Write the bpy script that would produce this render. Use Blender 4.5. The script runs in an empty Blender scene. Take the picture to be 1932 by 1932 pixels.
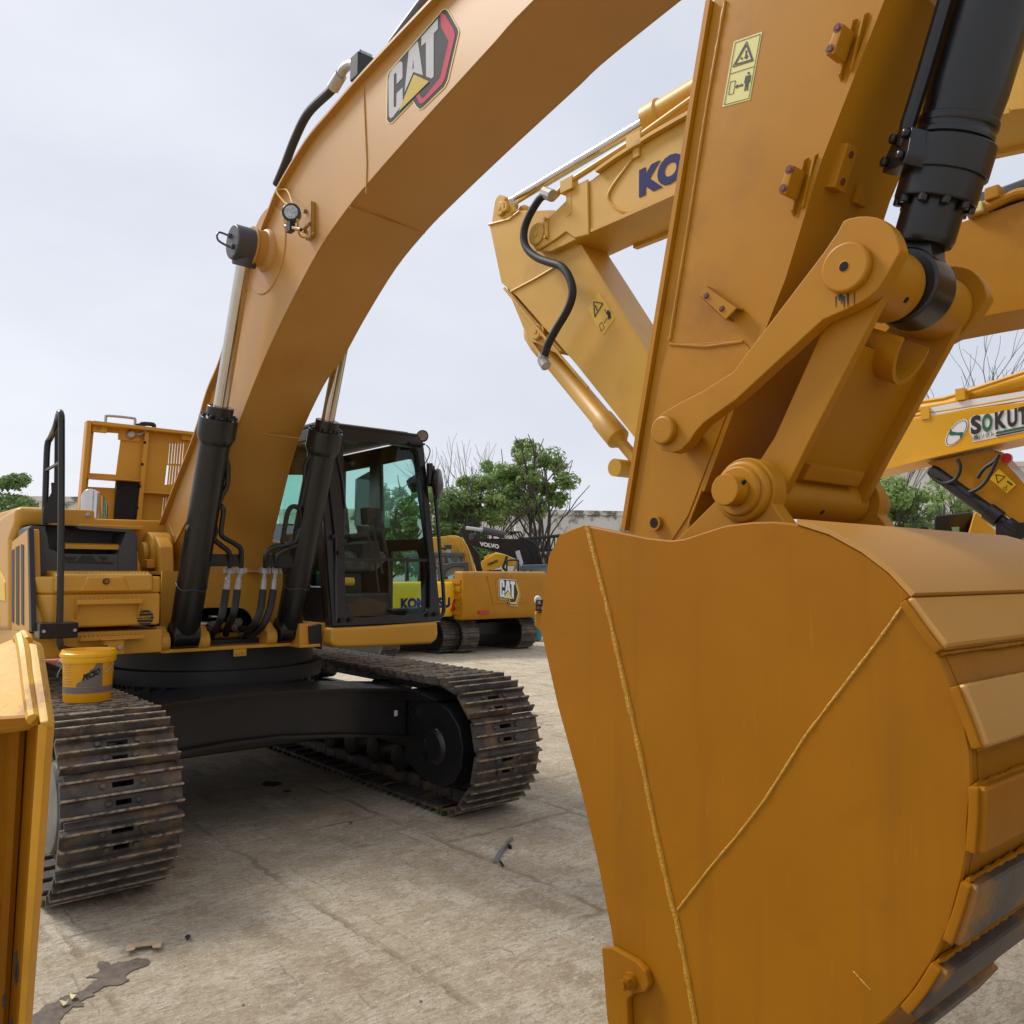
import bpy, bmesh, math, random
from mathutils import Vector, Matrix
from math import sin, cos, tan, pi, radians, sqrt, atan2, hypot
random.seed(7)
D = bpy.data
SC = bpy.context.scene
COL = SC.collection

# ------------------------------------------------------------------ camera
CAM_H, PITCH, ROLL, FPX = 2.05, .0715, -.0032, 2114.85 / 2592
YAW, OX, OY = .6997, -1.1474, 6.0613          # heading and front point of the near excavator
cam = D.cameras.new('camera')
cam.sensor_width = cam.sensor_height = 36
cam.sensor_fit = 'HORIZONTAL'
cam.lens = 36 * FPX
cam.clip_start, cam.clip_end = .05, 2000
cam_o = D.objects.new('camera', cam)
COL.objects.link(cam_o)
cam_o.matrix_world = (Matrix.Translation((0, 0, CAM_H)) @ Matrix.Rotation(pi / 2 + PITCH, 4, 'X')
                      @ Matrix.Rotation(-ROLL, 4, 'Z'))
SC.camera = cam_o

# ------------------------------------------------------------------ sky, sun, exposure
SUN_EL, SUN_AZ = radians(47), radians(-63)     # azimuth from +Y towards +X (negative: from the left)
w = D.worlds.new('World')
SC.world = w
w.use_nodes = True
nt = w.node_tree
nt.nodes.clear()
N = nt.nodes.new
L = nt.links.new
out = N('ShaderNodeOutputWorld')
bg = N('ShaderNodeBackground')
bg.inputs['Strength'].default_value = .1
sky = N('ShaderNodeTexSky')
sky.sky_type = 'NISHITA'
sky.sun_disc = False
sky.sun_elevation = SUN_EL
sky.sun_rotation = SUN_AZ
sky.dust_density = 3
tc = N('ShaderNodeTexCoord')
mp = N('ShaderNodeMapping')
mp.inputs['Scale'].default_value = (1.0, 1.0, 2.6)
mp.inputs['Location'].default_value = (.4, .1, .35)
no = N('ShaderNodeTexNoise')
no.inputs['Scale'].default_value = 1.7
no.inputs['Detail'].default_value = 6
no.inputs['Roughness'].default_value = .55
cr = N('ShaderNodeValToRGB')
cr.color_ramp.elements[0].position = .3
cr.color_ramp.elements[0].color = (5.2, 5.45, 6.15, 1)
cr.color_ramp.elements[1].position = .72
cr.color_ramp.elements[1].color = (6.5, 6.68, 7.2, 1)
mx = N('ShaderNodeMix')
mx.data_type = 'RGBA'
mx.inputs[0].default_value = .90
L(tc.outputs['Generated'], mp.inputs['Vector'])
L(mp.outputs['Vector'], no.inputs['Vector'])
L(no.outputs['Fac'], cr.inputs['Fac'])
L(sky.outputs['Color'], mx.inputs[6])
L(cr.outputs['Color'], mx.inputs[7])
L(mx.outputs[2], bg.inputs['Color'])
L(bg.outputs['Background'], out.inputs['Surface'])
sun = D.lights.new('sun', 'SUN')
sun.energy = 2.1
sun.angle = radians(16)
sun.color = (1, .95, .87)
sun_o = D.objects.new('sun', sun)
COL.objects.link(sun_o)
sd = Vector((sin(SUN_AZ) * cos(SUN_EL), cos(SUN_AZ) * cos(SUN_EL), sin(SUN_EL)))
sun_o.rotation_euler = (-sd).to_track_quat('-Z', 'Y').to_euler()
SC.view_settings.view_transform = 'Standard'
SC.view_settings.look = 'None'
SC.view_settings.exposure = .46
SC.view_settings.gamma = 1
SC.view_settings.use_curve_mapping = False
SC.cycles.max_bounces = 6
SC.cycles.transparent_max_bounces = 12

# ------------------------------------------------------------------ photogrammetry: a picture point meets a plane of the place
# machine frame: s forward from the front of the tracks, a to the machine's left, z up
_cp, _sp, _cr, _sr = cos(PITCH), sin(PITCH), cos(ROLL), sin(ROLL)
FW = Vector((0, _cp, _sp))
UP0 = Vector((0, -_sp, _cp))
RT = _cr * Vector((1, 0, 0)) + _sr * UP0
UP = -_sr * Vector((1, 0, 0)) + _cr * UP0
FF = Vector((sin(YAW), -cos(YAW), 0))
AA = Vector((cos(YAW), sin(YAW), 0))
OO = Vector((OX, OY, 0))
CC = Vector((0, 0, CAM_H))
F19 = FPX * 1932

def ray(u, v):
    return FW + RT * (u - 966) / F19 + UP * (966 - v) / F19
def loc(P):
    q = P - OO
    return Vector((q.dot(FF), q.dot(AA), q.z))
def wld(p):
    return OO + FF * p[0] + AA * p[1] + Vector((0, 0, p[2]))
def PA(u, v, a):
    d = ray(u, v)
    return loc(CC + d * ((a - (CC - OO).dot(AA)) / d.dot(AA)))
def PS(u, v, s):
    d = ray(u, v)
    return loc(CC + d * ((s - (CC - OO).dot(FF)) / d.dot(FF)))
def PZ(u, v, z):
    d = ray(u, v)
    return loc(CC + d * ((z - CAM_H) / d.z))
def WD(u, v, dist):                      # world point at a depth
    return CC + ray(u, v) * dist
def WG(u, v, z=0):
    d = ray(u, v)
    return CC + d * ((z - CAM_H) / d.z)
def view(x0, y0, k):
    return lambda x, y: ((x0 + x * k) * .745370, (y0 + y * k) * .745370)
za = view(0, 1000, .36232); zb = view(400, 950, .41408); zc = view(500, 0, .41408); zd = view(1000, 1000, .36232)
ze = view(0, 1600, .36232); zf = view(650, 1550, .41408); zg = view(1200, 0, .36232); zh = view(1892, 0, .36232)
zi = view(1200, 600, .36232); zj = view(1892, 600, .41408); zk = view(1350, 1250, .69463); zl = view(950, 0, .17081)
zm = view(1800, 50, .12422); zn = view(2200, 880, .24845); zo = view(2250, 1450, .5911); zp = view(680, 1050, .31056)
zq = view(120, 1640, .10352); zr = view(0, 1200, .7205); zs = view(1080, 1300, .20704); zt = view(1200, 480, .2588)
zu = view(420, 1380, .20704); zv = view(2080, 540, .21739); zw = view(0, 1150, .21739)

# ------------------------------------------------------------------ materials
def mat(name, col, rough=.5, metal=0, spec=.5, var=0, vscale=6, bump=0, bscale=60, coat=0, dirt=None, dscale=3, dlo=.55, dhi=.7, rnd=0, emit=None, streak=0):
    m = D.materials.new(name)
    m.use_nodes = True
    t = m.node_tree
    b = t.nodes['Principled BSDF']
    b.inputs['Base Color'].default_value = (*col, 1)
    b.inputs['Roughness'].default_value = rough
    b.inputs['Metallic'].default_value = metal
    b.inputs['Specular IOR Level'].default_value = spec
    if coat:
        b.inputs['Coat Weight'].default_value = coat
        b.inputs['Coat Roughness'].default_value = .45
        b.inputs['Coat IOR'].default_value = 1.5
    if emit:
        b.inputs['Emission Color'].default_value = (*emit[0], 1)
        b.inputs['Emission Strength'].default_value = emit[1]
    if not (var or bump or dirt or rnd):
        return m
    co = t.nodes.new('ShaderNodeTexCoord')
    vec = co.outputs['Object']
    if rnd:
        oi = t.nodes.new('ShaderNodeObjectInfo')
        ad = t.nodes.new('ShaderNodeVectorMath'); ad.operation = 'MULTIPLY_ADD'
        cb = t.nodes.new('ShaderNodeCombineXYZ')
        for k in range(3):
            t.links.new(oi.outputs['Random'], cb.inputs[k])
        ad.inputs[1].default_value = (37, 53, 71)
        t.links.new(cb.outputs[0], ad.inputs[0]); t.links.new(vec, ad.inputs[2])
        vec = ad.outputs[0]
    cur = None
    if var:
        n = t.nodes.new('ShaderNodeTexNoise'); n.inputs['Scale'].default_value = vscale; n.inputs['Detail'].default_value = 5
        t.links.new(vec, n.inputs['Vector'])
        r = t.nodes.new('ShaderNodeValToRGB')
        r.color_ramp.elements[0].position = .3; r.color_ramp.elements[1].position = .7
        r.color_ramp.elements[0].color = (*[c * (1 - var) for c in col], 1)
        r.color_ramp.elements[1].color = (*[min(1, c * (1 + var)) for c in col], 1)
        t.links.new(n.outputs['Fac'], r.inputs['Fac'])
        cur = r.outputs['Color']
        mr = t.nodes.new('ShaderNodeMapRange')
        mr.inputs['To Min'].default_value = max(0, rough - .09); mr.inputs['To Max'].default_value = min(1, rough + .09)
        t.links.new(n.outputs['Fac'], mr.inputs['Value'])
        t.links.new(mr.outputs[0], b.inputs['Roughness'])
    if dirt:
        n2 = t.nodes.new('ShaderNodeTexNoise'); n2.inputs['Scale'].default_value = dscale; n2.inputs['Detail'].default_value = 8
        n2.inputs['Roughness'].default_value = .65
        t.links.new(vec, n2.inputs['Vector'])
        m2 = t.nodes.new('ShaderNodeMapRange'); m2.inputs['From Min'].default_value = dlo; m2.inputs['From Max'].default_value = dhi
        t.links.new(n2.outputs['Fac'], m2.inputs['Value'])
        mi = t.nodes.new('ShaderNodeMix'); mi.data_type = 'RGBA'
        t.links.new(m2.outputs[0], mi.inputs[0])
        if cur: t.links.new(cur, mi.inputs[6])
        else: mi.inputs[6].default_value = (*col, 1)
        mi.inputs[7].default_value = (*dirt, 1)
        cur = mi.outputs[2]
    if streak:                                   # rain and rust runs, fine scratches
        for sc, cl, lo, hi, am in (((9, 9, .7), (.17, .065, .01), .56, .74, .28), ((60, 60, 5), (.46, .22, .03), .66, .72, .15), ((5, 70, 70), (.24, .10, .02), .68, .73, .4)):
            mp_ = t.nodes.new('ShaderNodeMapping'); mp_.inputs['Scale'].default_value = sc; mp_.inputs['Rotation'].default_value = (0, .15, 0)
            t.links.new(vec, mp_.inputs['Vector'])
            n4 = t.nodes.new('ShaderNodeTexNoise'); n4.inputs['Scale'].default_value = 1; n4.inputs['Detail'].default_value = 6; t.links.new(mp_.outputs[0], n4.inputs['Vector'])
            m4 = t.nodes.new('ShaderNodeMapRange'); m4.inputs['From Min'].default_value = lo; m4.inputs['From Max'].default_value = hi; m4.inputs['To Max'].default_value = am
            t.links.new(n4.outputs['Fac'], m4.inputs['Value'])
            x4 = t.nodes.new('ShaderNodeMix'); x4.data_type = 'RGBA'; t.links.new(m4.outputs[0], x4.inputs[0]); t.links.new(cur, x4.inputs[6]); x4.inputs[7].default_value = (*cl, 1)
            cur = x4.outputs[2]
    if cur:
        t.links.new(cur, b.inputs['Base Color'])
    if bump:
        n3 = t.nodes.new('ShaderNodeTexNoise'); n3.inputs['Scale'].default_value = bscale; n3.inputs['Detail'].default_value = 4
        t.links.new(vec, n3.inputs['Vector'])
        bp = t.nodes.new('ShaderNodeBump'); bp.inputs['Strength'].default_value = bump; bp.inputs['Distance'].default_value = .01
        t.links.new(n3.outputs['Fac'], bp.inputs['Height']); t.links.new(bp.outputs[0], b.inputs['Normal'])
    return m

CATC = (.41, .177, .006)
M = {}
M['cat'] = mat('ochre_paint', CATC, .42, spec=.28, var=.06, vscale=2.2, bump=.02, bscale=25, dirt=(.32, .13, .012), dscale=1.6, dlo=.58, dhi=.75)
M['cat_worn_shade'] = mat('ochre_paint_worn_shade', (.315, .121, .003), .45, spec=.16, var=.06, streak=1, vscale=3, bump=.05, bscale=14, dirt=(.27, .094, .002), dscale=2.2, dlo=.58, dhi=.8)  # worn paint, its base colour also darkened for the shade on the buckets
M['catb'] = mat('ochre_sheen_paint', (.46, .22, .03), .5, spec=.6, var=.05, vscale=2.2, bump=.02, bscale=25, coat=.35, dirt=(.36, .16, .025), dscale=1.6, dlo=.6, dhi=.8)  # sky sheen partly put into a paler base colour, partly coat
M['cath'] = mat('ochre_body_paint', (.58, .285, .022), .42, var=.05, vscale=2.2, bump=.02, bscale=25, coat=.12, dirt=(.46, .21, .02), dscale=1.6, dlo=.6, dhi=.78)
M['weld'] = mat('weld_bead', (.50, .25, .012), .35, bump=.8, bscale=110)
M['kom'] = mat('warm_yellow_paint', (.62, .345, .035), .45, spec=.4, var=.06, vscale=2, bump=.02, bscale=20, coat=.3, dirt=(.5, .27, .03), dscale=1.5, dlo=.56, dhi=.75)
M['komb'] = mat('bright_yellow_paint', (.80, .47, .01), .35, var=.05)
M['sok'] = mat('golden_yellow_paint', (.70, .36, .012), .35, var=.06, vscale=1.5)
M['pale'] = mat('faded_yellow_paint', (.66, .37, .035), .5, var=.10, vscale=5, bump=.1, bscale=30, dirt=(.42, .20, .03), dscale=5, dlo=.6, dhi=.68)
M['black'] = mat('black_paint', (.010, .010, .011), .30, var=.15, vscale=4, bump=.03, bscale=20)
M['blackm'] = mat('matt_black_paint', (.011, .0105, .010), .5, var=.2, vscale=3, bump=.05, bscale=30, dirt=(.05, .043, .035), dscale=4, dlo=.62, dhi=.8)
M['plastic'] = mat('dark_grey_plastic', (.055, .057, .066), .42, var=.08, vscale=3, bump=.04, bscale=120)
M['rubber'] = mat('black_rubber', (.013, .013, .013), .55, bump=.1, bscale=150)
M['chrome'] = mat('chrome', (.56, .53, .49), .12, metal=1, var=.05, vscale=12)
M['zinc'] = mat('zinc_fitting', (.42, .41, .39), .5, metal=.7, var=.15, vscale=30)
M['galv'] = mat('galvanised_strip', (.30, .32, .32), .45, metal=.6, var=.2, vscale=20)
M['steel'] = mat('worn_track_steel', (.075, .067, .060), .52, metal=.25, var=.4, vscale=9, bump=.25, bscale=60, dirt=(.23, .145, .075), dscale=5, dlo=.50, dhi=.68, rnd=1)
M['wornplate'] = mat('worn_bucket_steel', (.095, .08, .07), .42, metal=.35, var=.35, vscale=5, bump=.2, bscale=30, dirt=(.33, .15, .03), dscale=2.5, dlo=.5, dhi=.62)
M['foam'] = mat('black_foam', (.013, .012, .012), .9, bump=.3, bscale=90)
M['red'] = mat('red_plastic', (.45, .02, .015), .3)
M['redcap'] = mat('red_port_cap', (.13, .03, .02), .6)
M['hole'] = mat('dark_hole', (.006, .005, .004), .9)
M['white'] = mat('white_print', (.75, .75, .75), .45)
M['silver'] = mat('silver_print', (.50, .50, .52), .7, spec=.25)
M['navy'] = mat('navy_print', (.018, .018, .12), .6, spec=.2)
M['ink'] = mat('black_print', (.018, .016, .016), .5)
M['inkgrey'] = mat('charcoal_print', (.045, .045, .055), .7, spec=.25, var=.3, vscale=120)
M['pink'] = mat('crimson_print', (.50, .06, .10), .7, spec=.25)
M['sticker'] = mat('pale_yellow_sticker', (.66, .60, .22), .5)
M['stickero'] = mat('amber_sticker', (.72, .45, .05), .5)
M['green'] = mat('green_print', (.02, .12, .06), .5)
M['tri'] = mat('gold_print', (.55, .42, .09), .7, spec=.25)
M['pail'] = mat('yellow_pail_plastic', (.80, .36, .006), .35, var=.04)
M['lid'] = mat('bright_yellow_lid', (.88, .45, .004), .3)
M['grease'] = mat('grey_label_print', (.17, .14, .12), .5)
M['lens'] = mat('lamp_lens', (.36, .36, .35), .15, metal=.7, var=.5, vscale=70)
M['rib'] = mat('scuffed_grouser_edge', (.30, .24, .17), .5, metal=.3, var=.4, vscale=25, bump=.3, bscale=80, dirt=(.07, .055, .042), dscale=12, dlo=.5, dhi=.6, rnd=1)
M['seatwrap'] = mat('clear_wrap_on_seat', (.10, .11, .11), .25, var=.5, vscale=9, bump=.6, bscale=14)
M['interior'] = mat('cab_trim', (.035, .036, .037), .6, var=.2)
M['steelblue'] = mat('slate_blue_paint', (.09, .12, .16), .45, var=.1)
M['teal'] = mat('teal_tarp', (.02, .22, .25), .6)
M['rustred'] = mat('rust_red_paint', (.35, .06, .03), .6)
M['card'] = mat('brown_cardboard', (.42, .31, .20), .85, var=.12, vscale=30)
M['leaf'] = mat('pale_dry_leaf', (.62, .55, .30), .7)
M['wet'] = None

def glass_mat(name, tint, ior=.04):
    m = D.materials.new(name); m.use_nodes = True
    t = m.node_tree; t.nodes.clear()
    o = t.nodes.new('ShaderNodeOutputMaterial'); tr = t.nodes.new('ShaderNodeBsdfTransparent')
    tr.inputs['Color'].default_value = (*tint, 1)
    gl = t.nodes.new('ShaderNodeBsdfGlossy'); gl.inputs['Roughness'].default_value = .02
    lw = t.nodes.new('ShaderNodeLayerWeight'); pw_ = t.nodes.new('ShaderNodeMath'); pw_.operation = 'POWER'; pw_.inputs[1].default_value = 4.5
    t.links.new(lw.outputs['Facing'], pw_.inputs[0])
    fr = t.nodes.new('ShaderNodeMath'); fr.operation = 'MULTIPLY_ADD'; fr.inputs[1].default_value = .55; fr.inputs[2].default_value = ior
    t.links.new(pw_.outputs[0], fr.inputs[0])
    mi = t.nodes.new('ShaderNodeMixShader')
    t.links.new(fr.outputs[0], mi.inputs[0]); t.links.new(tr.outputs[0], mi.inputs[1]); t.links.new(gl.outputs[0], mi.inputs[2])
    t.links.new(mi.outputs[0], o.inputs['Surface'])
    return m
M['glass'] = glass_mat('tinted_cab_glass', (.72, .92, .87))
M['glassc'] = glass_mat('clear_cab_glass', (.96, .985, .98), .015)

def weighted_normals(me):                        # big faces keep their flat shading, bevels carry the turn
    ar = [p.area for p in me.polygons]; nr = [p.normal.copy() for p in me.polygons]
    vf = [[] for _ in me.vertices]
    for p in me.polygons:
        for v in p.vertices: vf[v].append(p.index)
    out_ = [None] * len(me.loops)
    for p in me.polygons:
        n0 = nr[p.index]
        for li in p.loop_indices:
            a = Vector()
            for f in vf[me.loops[li].vertex_index]:
                if nr[f].dot(n0) > .72: a += nr[f] * ar[f]
            out_[li] = a.normalized() if a.length > 1e-12 else n0
    me.normals_split_custom_set(out_)
# ------------------------------------------------------------------ mesh builder
class MB:
    def __init__(s):
        s.v = []; s.f = []; s.mi = []; s.k = 0; s.pr = []
    def add(s, pts, faces):
        o = len(s.v); s.pr.append((o, o + len(pts), len(s.f), len(s.f) + len(faces)))
        s.v += [tuple(p) for p in pts]
        s.f += [tuple(i + o for i in f) for f in faces]
        s.mi += [s.k] * len(faces)
        return s
    def ext(s, pts, vec):                      # polygon swept along a vector
        n = len(pts); vec = Vector(vec)
        p = [Vector(q) for q in pts]
        return s.add(p + [q + vec for q in p], [tuple(range(n)), tuple(range(2 * n - 1, n - 1, -1))]
                     + [(i, (i + 1) % n, n + (i + 1) % n, n + i) for i in range(n)])
    def prof(s, pts, a0, a1):                  # (s,z) profile between two lateral planes
        return s.ext([(p[0], a0, p[-1]) for p in pts], (0, a1 - a0, 0))
    def box(s, c0, c1):
        x0, y0, z0 = c0; x1, y1, z1 = c1
        return s.ext([(x0, y0, z0), (x1, y0, z0), (x1, y1, z0), (x0, y1, z0)], (0, 0, z1 - z0))
    def loft(s, rings, cap=True, closed=False):
        n = len(rings[0]); pts = [p for r in rings for p in r]; f = []
        R = len(rings)
        for i in range(R if closed else R - 1):
            for j in range(n):
                a, b = i * n, ((i + 1) % R) * n
                f.append((a + j, a + (j + 1) % n, b + (j + 1) % n, b + j))
        if cap and not closed:
            f += [tuple(range(n - 1, -1, -1)), tuple(range((R - 1) * n, R * n))]
        return s.add(pts, f)
    def cyl(s, p, q, r, r2=None, n=20):
        return s.lathe([(r, 0), (r if r2 is None else r2, 1)], p, q, n)
    def lathe(s, prof, p, q, n=20):            # (radius, fraction along p-q)
        p, q = Vector(p), Vector(q); d = q - p
        w_ = d.normalized(); u = w_.orthogonal().normalized(); v = w_.cross(u)
        return s.loft([[p + d * t + (u * cos(2 * pi * j / n) + v * sin(2 * pi * j / n)) * max(r, 1e-4) for j in range(n)] for r, t in prof])
    def tube(s, pts, r, n=8, sub=0):
        p = [Vector(q) for q in pts]
        if sub: p = smooth_path(p, sub)
        rings = []
        u = None
        for i, c in enumerate(p):
            d = (p[min(i + 1, len(p) - 1)] - p[max(i - 1, 0)]).normalized()
            u = d.orthogonal().normalized() if u is None else (u - d * u.dot(d)).normalized()
            v = d.cross(u)
            if isinstance(r, (list, tuple)):
                x = i / (len(p) - 1) * (len(r) - 1); k_ = min(int(x), len(r) - 2); rr = r[k_] + (r[k_ + 1] - r[k_]) * (x - k_)
            else: rr = r
            rings.append([c + (u * cos(2 * pi * j / n) + v * sin(2 * pi * j / n)) * rr for j in range(n)])
        return s.loft(rings)
    def each(s, name, m, parent=None, **kw):    # every primitive added becomes an object of its own
        os_ = []
        for v0, v1, f0, f1 in s.pr:
            b = MB(); b.v = s.v[v0:v1]; b.f = [tuple(i - v0 for i in f) for f in s.f[f0:f1]]; b.mi = [0] * len(b.f)
            os_.append(b.build(name, m[s.mi[f0]] if isinstance(m, (list, tuple)) else m, parent, **kw))
        return os_
    def build(s, name, m, parent=None, bevel=0, ang=40, seg=2, label=None, kind=None):
        me = D.meshes.new(name)
        me.from_pydata(s.v, [], s.f)
        bm = bmesh.new(); bm.from_mesh(me)
        for i, f in enumerate(bm.faces):
            f.material_index = s.mi[i]
        bmesh.ops.recalc_face_normals(bm, faces=bm.faces)
        if bevel:
            ed = [e for e in bm.edges if len(e.link_faces) == 2 and e.calc_face_angle(0) > radians(ang)]
            bmesh.ops.bevel(bm, geom=ed, offset=bevel, segments=seg, profile=.5, affect='EDGES', clamp_overlap=True)
        for f in bm.faces: f.smooth = True
        bm.to_mesh(me); bm.free()
        me.set_sharp_from_angle(angle=radians(32))
        if bevel: weighted_normals(me)
        for x in (m if isinstance(m, (list, tuple)) else [m]):
            me.materials.append(M[x] if isinstance(x, str) else x)
        o = D.objects.new(name, me); COL.objects.link(o)
        if parent: o.parent = parent
        if label: o['label'] = label
        if kind: o['kind'] = kind
        return o

def smooth_path(p, k=6):
    p = [Vector(q) for q in p]; out_ = []
    for i in range(len(p) - 1):
        p0, p1, p2, p3 = p[max(i - 1, 0)], p[i], p[i + 1], p[min(i + 2, len(p) - 1)]
        for j in range(k):
            t = j / k
            out_.append(.5 * ((2 * p1) + (p2 - p0) * t + (2 * p0 - 5 * p1 + 4 * p2 - p3) * t * t + (3 * p1 - p0 - 3 * p2 + p3) * t ** 3))
    return out_ + [p[-1]]

def sm2(pts, k=5, closed=False):               # smooth 2-D outline through points
    p = [Vector((q[0], q[-1], 0)) for q in pts]
    if closed:
        q = smooth_path([p[-1]] + p + [p[0], p[1]], k)
        q = q[k:k + len(p) * k]
    else: q = smooth_path(p, k)
    return [(v.x, v.y) for v in q]

def from_curve(name, cu, fn, m, parent, label=None):
    o = D.objects.new('tmp', cu)
    me = D.meshes.new_from_object(o)
    D.objects.remove(o); D.curves.remove(cu)
    for v in me.vertices: v.co = fn(v.co)
    bm = bmesh.new(); bm.from_mesh(me)
    bmesh.ops.remove_doubles(bm, verts=bm.verts, dist=1e-5)
    bmesh.ops.recalc_face_normals(bm, faces=bm.faces)
    bm.to_mesh(me); bm.free()
    me.name = name
    me.materials.clear()
    me.materials.append(M[m] if isinstance(m, str) else m)
    ob = D.objects.new(name, me); COL.objects.link(ob)
    if parent: ob.parent = parent
    if label: ob['label'] = label
    return ob

def plate(name, loops, thick, org, ex, ey, m, parent=None, label=None):
    """flat plate with holes: loops of (x,y) in the frame org + x*ex + y*ey, centred on that plane"""
    cu = D.curves.new('c', 'CURVE'); cu.dimensions = '2D'; cu.fill_mode = 'BOTH'; cu.extrude = .5
    for lp in loops:
        sp = cu.splines.new('POLY'); sp.points.add(len(lp) - 1)
        for i, p in enumerate(lp): sp.points[i].co = (p[0], p[1], 0, 1)
        sp.use_cyclic_u = True
    org, ex, ey = Vector(org), Vector(ex), Vector(ey)
    nz = ex.cross(ey).normalized() * thick
    return from_curve(name, cu, lambda c: org + ex * c.x + ey * c.y + nz * c.z, m, parent, label)

def text(name, body, org, ex, ey, m, parent=None, bold=.03, thick=.002, label=None, shear=0):
    """lettering whose box is the parallelogram org, ex (width), ey (height)"""
    cu = D.curves.new('t', 'FONT'); cu.body = body; cu.offset = bold; cu.extrude = .5; cu.resolution_u = 4
    o = D.objects.new('tmp', cu); me = D.meshes.new_from_object(o); D.objects.remove(o); D.curves.remove(cu)
    xs = [v.co.x for v in me.vertices]; ys = [v.co.y for v in me.vertices]
    x0, x1, y0, y1 = min(xs), max(xs), min(ys), max(ys)
    org, ex, ey = Vector(org), Vector(ex), Vector(ey)
    nz = ex.cross(ey).normalized() * thick
    for v in me.vertices:
        fy = (v.co.y - y0) / (y1 - y0)
        v.co = org + ex * ((v.co.x - x0) / (x1 - x0) + shear * fy) + ey * fy + nz * v.co.z
    me.materials.clear(); me.materials.append(M[m])
    ob = D.objects.new(name, me); COL.objects.link(ob)
    if parent: ob.parent = parent
    if label: ob['label'] = label
    return ob

def thing(name, label, cat, p=(0, 0, 0), rz=0, group=None):
    o = D.objects.new(name, None); COL.objects.link(o)
    o.empty_display_size = .3
    o.location = p; o.rotation_euler = (0, 0, rz)
    o['label'] = label; o['category'] = cat
    if group: o['group'] = group
    return o
def tag(o, label, cat, group=None):
    o['label'] = label; o['category'] = cat
    if group: o['group'] = group
    return o
def copy_tree(o, parent=None):
    c = o.copy(); COL.objects.link(c)
    if parent: c.parent = parent
    for ch in list(o.children): copy_tree(ch, c)
    return c
def circ(cx, cy, r, n=24, ry=None):
    return [(cx + r * cos(2 * pi * i / n), cy + (ry or r) * sin(2 * pi * i / n)) for i in range(n)]
def rrect(x0, y0, x1, y1, r, n=5):
    o = []
    for cx, cy, a in ((x1 - r, y1 - r, 0), (x0 + r, y1 - r, pi / 2), (x0 + r, y0 + r, pi), (x1 - r, y0 + r, 1.5 * pi)):
        o += [(cx + r * cos(a + pi / 2 * i / n), cy + r * sin(a + pi / 2 * i / n)) for i in range(n + 1)]
    return o
MROT = YAW - pi / 2
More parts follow.
